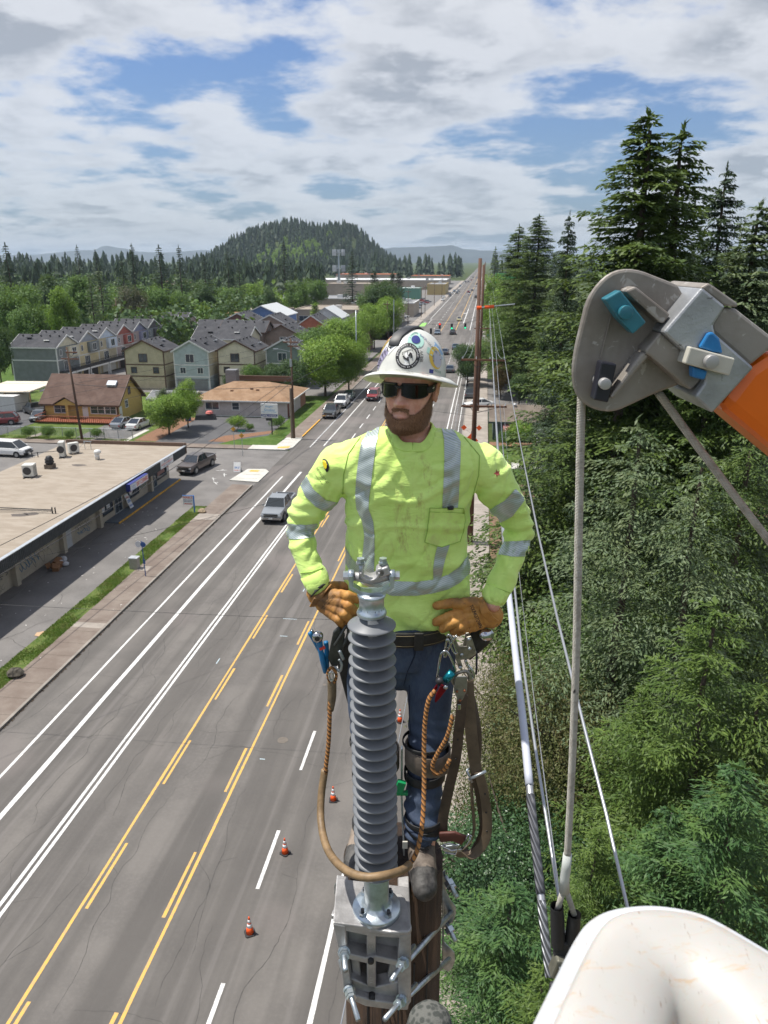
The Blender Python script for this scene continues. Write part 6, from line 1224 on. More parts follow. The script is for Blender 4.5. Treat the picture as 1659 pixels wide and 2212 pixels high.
for a in(.75,2.3,3.9,5.4):
 p=Vector((ub+.062*math.cos(a),ID+.062*math.sin(a),zf+.004));b=MB();b.cyl(p,p+Vector((0,0,.016)),.0115,n=6);nu=b.build('nut',M_GALV,ins);b=MB();b.cyl(p+Vector((0,0,.016)),p+Vector((0,0,.028)),.0062,n=10);b.build('bolt_end',M_DKMETAL,nu,True)
zp=zf-.015
br=near('pole_bracket','cast aluminium bracket bolted to the pole under the insulator','bracket',(ub,2.0,L(815,2160,1.95).z))
poly=[LZ(x,y,zp)for x,y in((714,1976),(722,1958),(762,1914),(868,1930),(876,1940),(890,2004),(884,2012),(843,2013),(800,2006))]
b=MB();b.prism([(p.x,p.y)for p in poly],zp-.018,zp);b.build('top_plate',M_ALU,br,bevel=.005)
FD=min(p.y for p in poly)+.012
def FP(x,y,D=None):return L(x,y,FD if D is None else D)
def wall3(name,front,D0,D1,m=M_ALU,bev=.004,par=None):
 b=MB();q=[FP(x,y,FD)for x,y in front];n_=len(q);sh=lambda p,D:Vector((p.x,D,p.z));vs=[sh(p,D0)for p in q]+[sh(p,D1)for p in q]
 b.add(vs,[tuple(range(n_)),tuple(range(n_,2*n_))[::-1]]+[(i,n_+i,n_+(i+1)%n_,(i+1)%n_)for i in range(n_)]);return b.build(name,m,par or br,bevel=bev)
PD=2.32;PR=.185;PF=PD-PR
ys=8
wall3('side_wall',[(719,1996),(747,2001),(752,2080),(762,2150),(743,2146),(733,2060)],FD,PF+.02)
wall3('side_wall',[(862,2022),(888,2018),(888,2165),(880,2178),(862,2172),(858,2090)],FD,PF+.06)
wall3('top_rib',[(719,1994),(888,2014),(888,2030),(800,2024),(721,2008)],FD+.002,PF)
wall3('back_web',[(745,2000),(864,2022),(862,2080),(750,2070)],FD+.06,FD+.075)
wall3('mid_rib',[(735,2060),(790,2074),(812,2070),(868,2082),(866,2094),(812,2082),(790,2086),(738,2074)],FD+.008,FD+.075)
wall3('centre_rib',[(791,2020),(812,2024),(812,2150),(792,2146)],FD+.02,FD+.078)
wall3('lower_web',[(748,2120),(792,2140),(812,2144),(862,2132),(862,2170),(746,2146)],FD+.02,FD+.07)
wall3('bottom_rib',[(742,2140),(800,2158),(862,2166),(884,2164),(881,2180),(850,2180),(790,2172),(744,2152)],FD-.004,PF)
wall3('inner_web',[(752,2072),(772,2076),(780,2142),(760,2126)],FD+.045,FD+.075);wall3('inner_web',[(846,2084),(860,2086),(862,2140),(836,2144)],FD+.045,FD+.075)
for(x,y)in((801,2078),(803,2158)):p=FP(x,y);b=MB();b.cyl((p.x,FD-.002,p.z),(p.x,FD+.02,p.z),.0105,n=14);b.build('cored_hole',M_BLACK,br,True)
tb=MB();p=FP(798,2060);text_on(tb,'U',(p.x,FD+.018,p.z),(1,0,0),(0,0,1),.010,.014);p=FP(798,2136,FD);text_on(tb,'TEMP',(p.x+.01,FD+.018,p.z),(0,0,1),(-1,0,0),.055,.009);tb.build('cast_mark',M_GALV,br)
def through_bolt(end,nut,D0=1.83,D1=None,back=None,r=.0085):
 D1=FD-.004 if D1 is None else D1;e,n_=L(*end,D0),L(*nut,D1);d=(n_-e).normalized();b=MB();b.cyl(e,n_+d*.12,r,n=12);bo=b.build('bolt',M_GALV,br,True)
 b=MB();b.cyl(n_-d*.024,n_-d*.006,r*2.1,n=6);b.cyl(n_-d*.036,n_-d*.026,r*2.0,n=6);b.cyl(n_-d*.006,n_+d*.002,r*2.4,n=16);b.build('nut',M_HDG,bo)
through_bolt((746,2096),(743,2056));through_bolt((846,2118),(872,2078));through_bolt((774,2204),(754,2138));through_bolt((831,2202),(868,2160))
def side_rod(a,D0,c,D1,r=.0105):b=MB();b.cyl(L(*a,D0),L(*c,D1),r,n=12);b.build('rod',M_GALV,br,True)
side_rod((876,2080),1.98,(975,1972),2.40);side_rod((874,2158),1.97,(970,2072),2.38);side_rod((741,1990),2.0,(735,1916),2.42)
gp=near('gain_plate','wavy galvanised back plate with nuts on the right of the pole','plate',L(965,2000,2.42))
def plate(px,D,par,t=.006):
 b=MB();q=[L(x,y,D)for x,y in px];n_=len(q);vs=q+[p+Vector((0,t,0))for p in q];b.add(vs,[tuple(range(n_)),tuple(range(n_,2*n_))[::-1]]+[(i,n_+i,n_+(i+1)%n_,(i+1)%n_)for i in range(n_)]);return b.build('plate',M_GALV,par,bevel=.002)
plate([(955,1886),(962,1880),(964,1925),(974,1946),(984,1958),(985,1975),(978,1992),(966,2002),(958,2006),(956,2020),(960,2036),(972,2048),(982,2058),(983,2076),(977,2092),(968,2100),(955,2092)],2.40,gp)
for x,y in((968,1903),(972,1910),(969,2004)):
 p=L(x,y,2.38);d=Vector((.035,-.06,-.03)).normalized();b=MB();b.cyl(p-d*.02,p+d*.055,.009,n=12);bo=b.build('bolt',M_GALV,gp,True);b=MB();b.cyl(p,p+d*.02,.02,n=6);b.build('nut',M_HDG,bo)
gp2=near('gain_plate','rounded galvanised plate on the left side of the pole','plate',L(732,1920,2.40));plate([(742,1894),(730,1900),(722,1914),(722,1930),(728,1942),(742,1948)],2.38,gp2)
pc=L(849,1950,PD);PTZ=L(850,1932,PF).z
po=near('wooden_pole','dark brown wooden pole carrying the bracket, worker standing on its top','utility pole',(pc.x,PD,0));b=MB();b.lathe([(PR*1.25,0),(PR,PTZ-.004),(PR-.006,PTZ),(0,PTZ)],(pc.x,PD,0),40)
wm_=NT('creosoted_pole',.8);n1=wm_.noise(6,5,.65,sc=(6,6,.35));n2=wm_.noise(22,4,.7,sc=(8,8,.2));n3=wm_.noise(1.2,3,.6)
c=wm_.mix(wm_.map(n1,.35,.65),(.016,.010,.007),(.055,.030,.017));c=wm_.mix(wm_.math('MULTIPLY',wm_.map(n2,.55,.68),.75),c,(.008,.005,.004));c=wm_.mix(wm_.math('MULTIPLY',wm_.map(n3,.4,.7),.5),c,(.12,.062,.03));wm_.color(c);wm_.bump(n2,.012,.9)
b.build('shaft',wm_.m,po,True)
b=MB()
for k in range(5):a=PI*1.5+(k-2)*.32+.1;z1=PTZ-.02-.05*(k%2);r_=PR+.001;b.box((pc.x+r_*math.cos(a),PD+r_*math.sin(a),z1-.5-k*.07),(.006,.006,.9+.2*(k%3)))
b.build('drying_check',M_BLACK,po)
cv=near('equipment_cover','mottled grey fabric dome at the very bottom beside the pole','cover',L(928,2215,1.35));p=L(928,2222,1.35);b=MB();b.lathe([(.0,.058),(.02,.056),(.038,.046),(.05,.028),(.056,0),(.056,-.15)],(p.x,p.y,p.z),28)
mm=NT('mottled_grey_camouflage',.95);v=mm.voro(70);n=mm.noise(260,3,.7);c=mm.mix(mm.map(v.outputs['Distance'],.35,.6),(.055,.06,.052),(.14,.14,.125));c=mm.mix(mm.math('MULTIPLY',n,.4),c,(.05,.05,.05));mm.color(c);mm.bump(n,.003,.8);b.build('dome',mm.m,cv,True)
# ================================================================ JIB HEAD WITH SHEAVES, ROPES
def z6p(X,Y):return((2150+X/1.8433)/1.823,(950+Y/1.8433)/1.823)
JD=1.60
jib=near('jib_head','cast grey sheave head with coloured clips on an orange boom arm','jib',L(1400,760,JD))
M_CAST=NT('weathered_cast_metal',.55,.35);n1=M_CAST.noise(7,5,.6);n2=M_CAST.noise(60,4,.7);n3=M_CAST.noise(26,3,.6,dist=1.0)
c=M_CAST.mix(M_CAST.map(n1,.3,.7),(.20,.172,.145),(.31,.285,.255));c=M_CAST.mix(M_CAST.math('MULTIPLY',M_CAST.map(n3,.6,.66),.55),c,(.52,.50,.47));M_CAST.color(c);M_CAST.bump(n2,.002,.5);M_CAST=M_CAST.m
M_SOCK=NT('scuffed_aluminium',.42,.6);n1=M_SOCK.noise(9,5,.6);n2=M_SOCK.noise(34,5,.7,dist=1.2);n3=M_SOCK.noise(120,3,.7)
c=M_SOCK.mix(M_SOCK.map(n1,.3,.7),(.30,.31,.32),(.44,.45,.46));c=M_SOCK.mix(M_SOCK.math('MULTIPLY',M_SOCK.map(n2,.62,.7),.8),c,(.10,.095,.09));M_SOCK.color(c);M_SOCK.bump(n3,.002,.4);M_SOCK=M_SOCK.m
def jp(name,pts,D0,D1,m,bev=.004,par=None,sm=0):
 if sm:
  for _ in range(sm):
   q=[]
   for i in range(len(pts)):a,b_=pts[i],pts[(i+1)%len(pts)];q+=[(a[0]*.75+b_[0]*.25,a[1]*.75+b_[1]*.25),(a[0]*.25+b_[0]*.75,a[1]*.25+b_[1]*.75)]
   pts=q
 b=MB();q=[L(*z6p(*p),JD)for p in pts];n_=len(q);vs=[Vector((p.x,D0,p.z))for p in q]+[Vector((p.x,D1,p.z))for p in q]
 ar=sum(q[i].x*q[(i+1)%n_].z-q[(i+1)%n_].x*q[i].z for i in range(n_))
 fs=[tuple(range(n_)),tuple(range(n_,2*n_))[::-1]]+[(i,n_+i,n_+(i+1)%n_,(i+1)%n_)for i in range(n_)]
 if ar<0:fs=[f[::-1]for f in fs]
 return b.add(vs,fs).build(name,m,par or jib,bevel=bev)
outl=[(195,1010),(192,930),(215,780),(260,600),(300,440),(345,350),(420,265),(500,215),(600,198),(700,215),(800,255),(1010,335),(1060,700),(1010,1030),(800,1105),(640,1180),(520,1235),(430,1242),(330,1215),(250,1160),(210,1090)]
jp('cheek_plate',outl,JD,JD+.016,M_CAST,.006,sm=1);jp('cheek_plate',[(640+(x-640)*.93+22,720+(y-720)*.94+10)for x,y in outl],JD+.062,JD+.078,M_CAST,.005,sm=1)
jp('recess_rim',[(465,540),(478,545),(400,850),(385,848)],JD-.003,JD+.004,M_CAST,.001)
jp('upper_rib',[(530,360),(545,345),(600,322),(848,520),(800,588),(770,575)],JD-.045,JD+.002,M_CAST,.007)
jp('lower_rib',[(415,1105),(440,1122),(455,1112),(700,812),(665,785),(640,800)],JD-.045,JD+.002,M_CAST,.007)
jp('boss',[(663,772),(668,800),(700,815),(965,1040),(990,1052),(1060,985),(1060,890),(770,645)],JD-.050,JD+.10,M_CAST,.008)
jp('socket',[(765,640),(1035,326),(1200,458),(1115,590),(1130,650),(1400,885),(1110,1205),(985,1090),(1058,985),(1055,905)],JD-.070,JD+.13,M_SOCK,.005)
jp('socket_lip',[(1030,330),(1090,295),(1296,440),(1290,468),(1200,456)],JD-.064,JD+.13,M_CAST,.008)
jp('socket_shoulder',[(1200,462),(1300,478),(1605,715),(1400,882),(1132,648),(1118,592)],JD-.052,JD+.126,M_CAST,.007)
M_BOOM=pm('orange_fibreglass',(.82,.15,.002),.38,var=.06,scale=3,coat=.2)
jp('boom_arm',[(1190,1163),(1398,890),(1590,760),(2500,1500),(2100,1920)],JD-.045,JD+.12,M_BOOM,.025)
def clip(pts,ctr,rad,m,m2,D=.02,hump=None):
 o=jp('clip',pts,JD-.03-D,JD-.012-D*.2,m,.003);p=L(*z6p(*ctr),JD);b=MB();r_=rad/1.8433/1.823*1.6/1661;b.cyl((p.x,JD-.045-D,p.z),(p.x,JD,p.z),r_,n=24);b.build('pin',m2,o,True,bevel=.001);return o
M_TEAL=pm('teal_plastic',(.025,.16,.21),.35,var=.12,scale=30);M_CLW=pm('off_white_plastic',(.52,.50,.43),.5,var=.08,scale=20);M_CLB=pm('blue_plastic',(.02,.17,.42),.3,var=.15,scale=20);M_PIN=pm('pin_face',(.42,.41,.40),.45,.5,var=.08)
clip([(378,412),(488,348),(555,430),(672,575),(578,658),(470,545)],(515,502),46,M_TEAL,M_TEAL);clip([(355,852),(466,870),(440,990),(404,1142),(302,1122),(330,985)],(372,1003),40,pm('black_clip',(.014,.014,.022),.4,var=.2),M_PIN)
jp('blue_stop',[(1060,640),(1095,632),(1142,680),(1166,782),(1100,775),(1000,740)],JD-.082,JD-.06,M_CLB,.004);jp('blue_stop',[(952,868),(1062,905),(1040,966),(955,948)],JD-.082,JD-.06,M_CLB,.004)
clip([(926,730),(1235,812),(1196,932),(886,848)],(1056,830),46,M_CLW,M_PIN,.062)
b=MB();sc_=L(*z6p(420,1000),JD);b.cyl((sc_.x+.04,JD+.022,sc_.z+.03),(sc_.x+.04,JD+.055,sc_.z+.03),.075,n=32);b.build('sheave',M_DKMETAL,jib)
rp_=NT('braided_rope',.9);u1=rp_.math('SINE',rp_.math('ADD',rp_.math('MULTIPLY',rp_.z,900),rp_.math('MULTIPLY',rp_.x,1100)));u2=rp_.math('SINE',rp_.math('SUBTRACT',rp_.math('MULTIPLY',rp_.z,900),rp_.math('MULTIPLY',rp_.x,1100)))
h=rp_.math('MULTIPLY',u1,u2);n=rp_.noise(45,3,.6);fl=rp_.noise(30,2,.5,sc=(1,1,.35),loc=(3,1,2))
c=rp_.mix(rp_.map(h,-1,1),(.42,.385,.33),(.72,.69,.62));c=rp_.mix(rp_.math('MULTIPLY',rp_.map(n,.45,.7),.4),c,(.19,.15,.11));c=rp_.mix(rp_.map(fl,.66,.68),c,(.03,.03,.03));rp_.color(c);rp_.bump(h,.002,.8);M_ROPE=rp_.m
RD=JD+.038
def ntube(name,label,cat,pts,rad,m,base=None,sub=4,n=10,smooth=True,flat=None,group=None,curve=True):
 P3=[L(*p)for p in pts]
 if curve:P3,rad=spline(P3,rad,sub)
 o=near(name,label,cat,P3[0],group);b=MB();b.tube(P3,rad,n);b.build('strand',m,o,smooth);return o
def spline(P3,rad,sub):
 if not hasattr(rad,'__len__'):rad=[rad]*len(P3)
 out,ro=[],[]
 for i in range(len(P3)-1):
  p0,p1,p2,p3=P3[max(i-1,0)],P3[i],P3[i+1],P3[min(i+2,len(P3)-1)]
  for k in range(sub):
   t=k/sub;out.append(.5*((2*p1)+(p2-p0)*t+(2*p0-5*p1+4*p2-p3)*t*t+(3*p1-p0-3*p2+p3)*t**3));ro.append(rad[i]*(1-t)+rad[i+1]*t)
 return out+[P3[-1]],ro+[rad[-1]]
r1=ntube('winch_rope','thick braided rope hanging down from the jib head','rope',[(1256,850,RD),(1255,900,RD),(1250,1150,RD),(1245,1400,RD),(1236,1650,RD),(1225,1860,RD)],.0094,M_ROPE,sub=6,n=12)
ntube('winch_rope','speckled braided rope slanting from the jib head to the right edge','rope',[(1420,845,RD),(1500,955,RD),(1600,1088,RD),(1720,1245,RD),(1900,1480,RD)],.0088,M_ROPE,sub=6,n=12)
M_SLV=pm('clear_sleeve',(.50,.52,.49),.3,var=.08,scale=20)
P3=[L(1226,1845,RD),L(1223,1875,RD),L(1220,1895,RD),L(1219,1925,RD)];b=MB();b.tube(P3,[.0115,.0125,.0125,.0145],16);b.build('sleeve',M_SLV,r1,True)
for pts in([(1218,1920),(1210,1945),(1204,1968)],[(1222,1920),(1232,1950),(1240,1975)]):b=MB();b.tube([L(*p,RD)for p in pts],.008,10);b.build('leg',M_ROPE,r1,True)
sh=near('rope_socket','black twin rope thimble with grey swivel block next to the bucket','rope fitting',L(1218,2040,RD))
for(a,c_)in(((1203,1958),(1206,2040)),((1241,1975),(1232,2060))):
 A,B=L(*a,RD),L(*c_,RD);b=MB();b.tube([A,A.lerp(B,.3),B],[.017,.019,.020],16,False);b.tube([A+Vector((0,0,.002)),A-Vector((0,0,.004))],[.018,.0185],16,False);b.build('thimble',M_BLACK,sh,True)
b=MB();A=L(1218,2050,RD);b.box(A,(.055,.03,.07));b.build('yoke',M_BLACK,sh,bevel=.006)
b=MB();A=L(1208,2085,RD-.015);b.box(A,(.040,.04,.065),M=Matrix.Rotation(.25,3,'Y'));sw=b.build('swivel',pm('olive_grey_metal',(.17,.165,.13),.5,.4,var=.2,scale=20),sh,bevel=.006);b=MB();b.box(A+Vector((0,-.022,.012)),(.014,.01,.012));b.build('bolt',M_GALV,sw)
b=MB();b.box(L(1205,2150,RD),(.05,.03,.08));b.build('shackle',M_DKMETAL,sh,bevel=.008)
cnd=near('conductor_sleeve','dark grey twisted grip wrapped round the thick conductor','line sleeve',L(1148,1740,2.05));
tw=NT('twisted_strands',.45,.6);tt=tw.math('SINE',tw.math('ADD',tw.math('MULTIPLY',tw.z,300),tw.math('MULTIPLY',tw.x,420)));c=tw.mix(tw.map(tt,-.6,.6),(.10,.105,.11),(.33,.34,.36));tw.color(c);tw.bump(tt,.003,.9)
tk=NT('dark_twisted_grip',.6,.2);tt=tk.math('SINE',tk.math('ADD',tk.math('MULTIPLY',tk.z,300),tk.math('MULTIPLY',tk.x,420)));c=tk.mix(tk.map(tt,-.6,.6),(.05,.052,.06),(.11,.115,.13));tk.color(c);tk.bump(tt,.003,.7)
cp=[(1188,2112,1.66),(1176,2010,1.75),(1165,1900,1.86),(1148,1740,2.05),(1130,1560,2.35),(1112,1400,2.8),(1098,1270,3.35)]
P3,_=spline([L(*p)for p in cp],.013,8)
b=MB();b.tube(P3[14:26],.0142,14);b.build('dark_grip',tk.m,cnd,True)
c2=near('conductor_sleeve','bright stranded end of the thick conductor beside the bucket','line sleeve',P3[0]);b=MB();b.tube(P3[:14],[.0136]*14,14);b.build('strands',tw.m,c2,True)
c3=near('conductor_sleeve','smooth pale sleeve on the upper part of the thick conductor','line sleeve',P3[26]);b=MB();b.tube(P3[26:],.0138,12);b.build('sleeve',pm('pale_sleeve',(.46,.48,.55),.5,var=.08),c3,True)
# ================================================================ BUCKET
RZ_=CAMH-.56
edge=[(1085,2330),(1130,2232),(1165,2160),(1205,2080),(1240,2012),(1268,1978),(1308,1956),(1360,1946),(1420,1944),(1500,1957),(1560,1982),(1659,2040),(1800,2125),(1960,2225)]
E2=[LZ(x,y,RZ_).xy for x,y in edge];E2,_=spline([Vector((p.x,p.y,0))for p in E2],0,4);last,first=E2[-1],E2[0]
d0=(E2[0]-E2[3]).normalized();d1=(E2[-1]-E2[-4]).normalized()
tail=[first+d0*.12,first+d0*.30,first+d0*.40+d1*.05,first+d0*.43+d1*.12,first+d0*.43+d1*.35,last+d1*.12+d0*.42,last+d1*.18+d0*.36,last+d1*.18+d0*.15,last+d1*.12+d0*.03]
loop=E2+tail[::-1];loop=loop[::-1]
ar=sum(loop[i].x*loop[(i+1)%len(loop)].y-loop[(i+1)%len(loop)].x*loop[i].y for i in range(len(loop)))
if ar<0:loop=loop[::-1]
cen=sum(loop,Vector((0,0,0)))/len(loop)
def inset(d):
 n=len(loop);out=[]
 for i in range(n):t=(loop[(i+2)%n]-loop[(i-2)%n]).normalized();out.append(loop[i]+Vector((-t.y,t.x,0))*d)
 for _ in range(int(d*900)):out=[out[i-1]*.25+out[i]*.5+out[(i+1)%n]*.25 for i in range(n)]
 return out
def rimmesh(prof,name,m,par):
 b=MB();n=len(loop);rows=[inset(d)for d,z in prof];vs=[(p.x,p.y,RZ_+prof[k][1])for k,r in enumerate(rows)for p in r]
 b.add(vs,[(k*n+i,k*n+(i+1)%n,(k+1)*n+(i+1)%n,(k+1)*n+i)for k in range(len(prof)-1)for i in range(n)]);return b.build(name,m,par,True)
bk=near('lift_bucket','white fibreglass work bucket with scuffed cream liner at the lower right','bucket',(cen.x,cen.y,RZ_-.9))
def scuff(name,a,b_,rough=.4,st=.6):
 m=NT(name,rough);n1=m.noise(5,4,.6);n2=m.noise(22,5,.75,sc=(1,3.2,1),dist=.6);n3=m.noise(70,4,.7,sc=(4,.7,1),dist=.3);c=m.mix(m.map(n1,.3,.7),a,b_);c=m.mix(m.math('MULTIPLY',m.map(n2,.54,.68),st),c,(.45,.33,.22));c=m.mix(m.math('MULTIPLY',m.map(n3,.63,.69),st),c,(.24,.17,.12));m.color(c);return m
rimmesh([(.0,-.95),(.0,-.03),(.0005,-.012),(.003,-.004),(.007,.0),(.020,.0015),(.022,-.004)],'shell',scuff('white_gelcoat',(.50,.52,.54),(.56,.58,.60),.4,.5).m,bk)
lm=scuff('cream_liner',(.40,.385,.355),(.47,.455,.425),.42,.8);lm.b.inputs['Subsurface Weight'].default_value=.25;lm.b.inputs['Subsurface Scale'].default_value=.02
rimmesh([(.017,-.01),(.0175,.004),(.019,.009),(.023,.013),(.032,.014),(.050,.012),(.068,.006),(.084,-.006),(.094,-.028),(.099,-.07),(.104,-.9)],'liner',lm.m,bk)
b=MB();q=inset(.104);n=len(q);b.add([(p.x,p.y,RZ_-.9)for p in q],[tuple(range(n))]);b.build('floor',lm.m,bk)
# ================================================================ THE WORKER
from mathutils import noise as mn
def caps(b,p0,p1,r0,r1,n=14):
 p0,p1=Vector(p0),Vector(p1);d=(p1-p0).normalized();pts,rad=[],[]
 for k in(0,.35,.7,.92):a=k*PI/2;pts.append(p0-d*r0*math.cos(a));rad.append(max(.0008,r0*math.sin(a)))
 pts.append(p0);rad.append(r0);pts.append(p1);rad.append(r1)
 for k in(.92,.7,.35,0):a=k*PI/2;pts.append(p1+d*r1*math.cos(a));rad.append(max(.0008,r1*math.sin(a)))
 b.tube(pts,rad,n);return b
def chain(b,pts,rad,n=14):
 for i in range(len(pts)-1):caps(b,pts[i],pts[i+1],rad[i],rad[i+1],n)
 return b
def loft(b,rings,n=28,ex=2.3):
 vs=[]
 for(c,w,t)in rings:
  for j in range(n):
   a=2*PI*j/n;ca,sa=math.cos(a),math.sin(a);q=(abs(ca)**ex+abs(sa)**ex)**(-1/ex);vs.append((c[0]+w*ca*q,c[1]+t*sa*q,c[2]))
 k=len(rings);b.add(vs,[(i*n+j,(i+1)*n+j,(i+1)*n+(j+1)%n,i*n+(j+1)%n)for i in range(k-1)for j in range(n)]+[tuple(range(n)),tuple((k-1)*n+j for j in range(n))[::-1]]);return b
def remesh(b,vox,smooth=4,disp=None):
 me=bpy.data.meshes.new('t');me.from_pydata(b.v,[],b.f);o=bpy.data.objects.new('t',me);COL.objects.link(o)
 import bmesh
 bm=bmesh.new();bm.from_mesh(me);bmesh.ops.recalc_face_normals(bm,faces=bm.faces);bm.to_mesh(me);bm.free()
 m=o.modifiers.new('r','REMESH');m.mode='VOXEL';m.voxel_size=vox
 if smooth:s=o.modifiers.new('s','SMOOTH');s.factor=.5;s.iterations=smooth
 bpy.context.view_layer.update();r=bpy.data.meshes.new_from_object(o.evaluated_get(bpy.context.evaluated_depsgraph_get()));bpy.data.objects.remove(o);bpy.data.meshes.remove(me)
 n=len(r.vertices);co=np.empty(n*3);r.vertices.foreach_get('co',co);co=co.reshape(-1,3)
 if disp:
  nn=np.empty(n*3);r.vertices.foreach_get('normal',nn);nn=nn.reshape(-1,3);d=np.array([disp(Vector(c))for c in co]);co=co+nn*d[:,None];r.vertices.foreach_set('co',co.ravel())
 r.update();return r,co
def finish(r,co,name,m,par):
 r.name=name;off=OFF[par.name];co2=co-np.array(off);r.vertices.foreach_set('co',co2.astype(np.float32).ravel());o=link_mesh(name,r,m,par,True);OFF[o.name]=off;r.update();return o
man=near('person','lineworker in hi-vis yellow shirt and stickered white helmet, hands on hips','person',(L(860,1940,2.3).x,2.3,PTZ))
# ---- head frame
HC=L(886,840,2.46);HY=math.radians(20);HM=Matrix.Rotation(-HY,3,'Z')@Matrix.Rotation(math.radians(-3),3,'X')
def hd(x,y,z):return HC+HM@Vector((x*HS,y*HS,z*HS))
HS=1.04
hz=[-.122,-.115,-.10,-.075,-.05,-.02,.0,.03,.06,.09,.112,.122]
hw_=[.012,.034,.050,.059,.066,.071,.073,.075,.074,.064,.038,.012]
hf_=[.060,.080,.090,.091,.090,.089,.090,.094,.091,.072,.042,.012];hb_=[.0,-.01,.025,.045,.065,.08,.088,.095,.096,.084,.048,.012]
def skinpt(th,z):
 w,f,bk_=(np.interp(z,hz,t)for t in(hw_,hf_,hb_));ex=2.25
 s,c=math.sin(th),math.cos(th);q=(abs(s)**ex+abs(c)**ex)**(-1/ex);x=w*s*q;y=-(f if c>0 else bk_)*c*q
 if c>0:
  g=lambda cx,cz,sx,sz:math.exp(-((x-cx)/sx)**2-((z-cz)/sz)**2)
  ty=max(0,min(1,(.014-z)/.05));y-=(.028*(ty**1.3 if z>-.037 else math.exp(-((z+.037)/.0075)**2)))*math.exp(-(x/(.0075+.007*ty))**2)*(z<.02)
  y-=.009*g(.014,-.037,.007,.008)+.009*g(-.014,-.037,.007,.008)
  y-=.0065*g(0,-.060,.021,.0055)+.0075*g(0,-.0755,.019,.006)-.0065*g(0,-.0675,.022,.0022)-.002*g(0,-.085,.016,.005)
  y-=.005*g(0,-.103,.02,.012)+.004*g(0,.024,.045,.009);y+=.006*g(.03,.004,.016,.010)+.006*g(-.03,.004,.016,.010)
  y-=.004*g(.046,-.02,.018,.016)+.004*g(-.046,-.02,.018,.016);y+=.003*g(.03,-.05,.008,.02)+.003*g(-.03,-.05,.008,.02)
 return x,y,z
b=MB();nz,nth=90,110;vs=[]
for i in range(nz):
 z=-.1215+.243*i/(nz-1)
 for j in range(nth):vs.append(hd(*skinpt(2*PI*j/nth,z)))
b.add(vs,[(i*nth+j,(i+1)*nth+j,(i+1)*nth+(j+1)%nth,i*nth+(j+1)%nth)for i in range(nz-1)for j in range(nth)]+[tuple(range(nth)),tuple((nz-1)*nth+j for j in range(nth))[::-1]])
for s in(-1,1):
 for k in range(16):
  a=2*PI*k/16;a2=2*PI*(k+1)/16;e=lambda a,o=0:hd(s*(.083+.006*math.cos(a)*0+.004*math.sin(a)),.012+.016*math.cos(a)*(1.0+.25*math.sin(a)),-.006+.030*math.sin(a));caps(b,e(a),e(a2),.0042,.0042,8)
 caps(b,hd(s*.072,.008,.012),hd(s*.080,.016,.005),.010,.009);caps(b,hd(s*.072,.004,-.02),hd(s*.079,.008,-.026),.008,.008);caps(b,hd(s*.072,.012,-.005),hd(s*.078,.018,-.005),.012,.010)
chain(b,[hd(0,.02,-.04),L(888,925,2.49),L(891,965,2.50)],[.062,.062,.068],20);caps(b,L(855,978,2.475),L(925,978,2.475),.068,.068,18)
SLP=dict(l=[(738,1004,2.50),(710,1040,2.50),(682,1078,2.51),(655,1120,2.53),(650,1150,2.52),(660,1195,2.47),(673,1235,2.44),(684,1258,2.43)],
              r=[(1044,1004,2.50),(1068,1042,2.50),(1092,1082,2.51),(1116,1122,2.53),(1120,1155,2.53),(1102,1210,2.47),(1082,1258,2.44),(1068,1288,2.43)])
arms=dict(l=[(742,1000,2.49),(668,1118,2.52),(690,1268,2.42)],r=[(1040,1002,2.49),(1112,1138,2.53),(1062,1305,2.42)])
for k,q in SLP.items():chain(b,[L(*p)for p in q[:-1]]+[L(*arms[k][2])],[.052,.050,.046,.040,.036,.033,.031,.031],14)
loft(b,[(L(885,985,2.5),.12,.088),(L(885,1000,2.5),.15,.092),(L(885,1100,2.5),.15,.10),(L(882,1300,2.5),.13,.085),(L(870,1400,2.49),.13,.085)],24)
chain(b,[L(925,1400,2.47),L(926,1600,2.38),L(912,1840,2.28)],[.078,.055,.045]);chain(b,[L(800,1400,2.47),L(797,1600,2.40),L(800,1840,2.30)],[.078,.055,.045])
r,co=remesh(b,.0040,3)
sk=NT('weathered_skin',.52);n1=sk.noise(28,4,.6);n2=sk.noise(160,3,.7);c=sk.mix(sk.map(n1,.35,.68),(.66,.32,.23),(.80,.46,.35));c=sk.mix(sk.math('MULTIPLY',n2,.25),c,(.30,.10,.07));sk.color(c);sk.bump(n2,.0015,.35);sk.b.inputs['Subsurface Weight'].default_value=.18;sk.b.inputs['Subsurface Radius'].default_value=(1,.35,.2);sk.b.inputs['Subsurface Scale'].default_value=.008
finish(r,co,'body',sk.m,man)
# ---- beard: a close base and thousands of hairs
rb=np.random.RandomState(7)
def beard_w(th,z):
 x,y,_=skinpt(th,z);t=abs(th)
 if t>1.75:return 0
 if(x/.026)**2+((z+.0685)/.0125)**2<1:return 0
 cheek=-.066+max(0,(t-.62))**1.5*.078
 if t<.30 and-.0585<z<-.047:return.55
 if t<.40 and z<-.05 and z>-.075 and abs(x)>.020:return.6
 if z>cheek:return 0
 if z>.0:return 0
 return min(1,(cheek-z)/.018+.25)
M_HAIR=NT('auburn_beard_hair',.6);g=M_HAIR.N.new('ShaderNodeNewGeometry');nb_=M_HAIR.noise(45,3,.6);M_HAIR.color(M_HAIR.mix(M_HAIR.map(nb_,.35,.65),M_HAIR.mix(g.outputs['Random Per Island'],(.11,.052,.024),(.42,.22,.10)),(.26,.13,.06)));M_HAIR=M_HAIR.m
M_BBASE=pm('beard_base',(.17,.085,.042),.85,var=.35,scale=160)
b=MB();nz2,nt2=56,80;grid={}
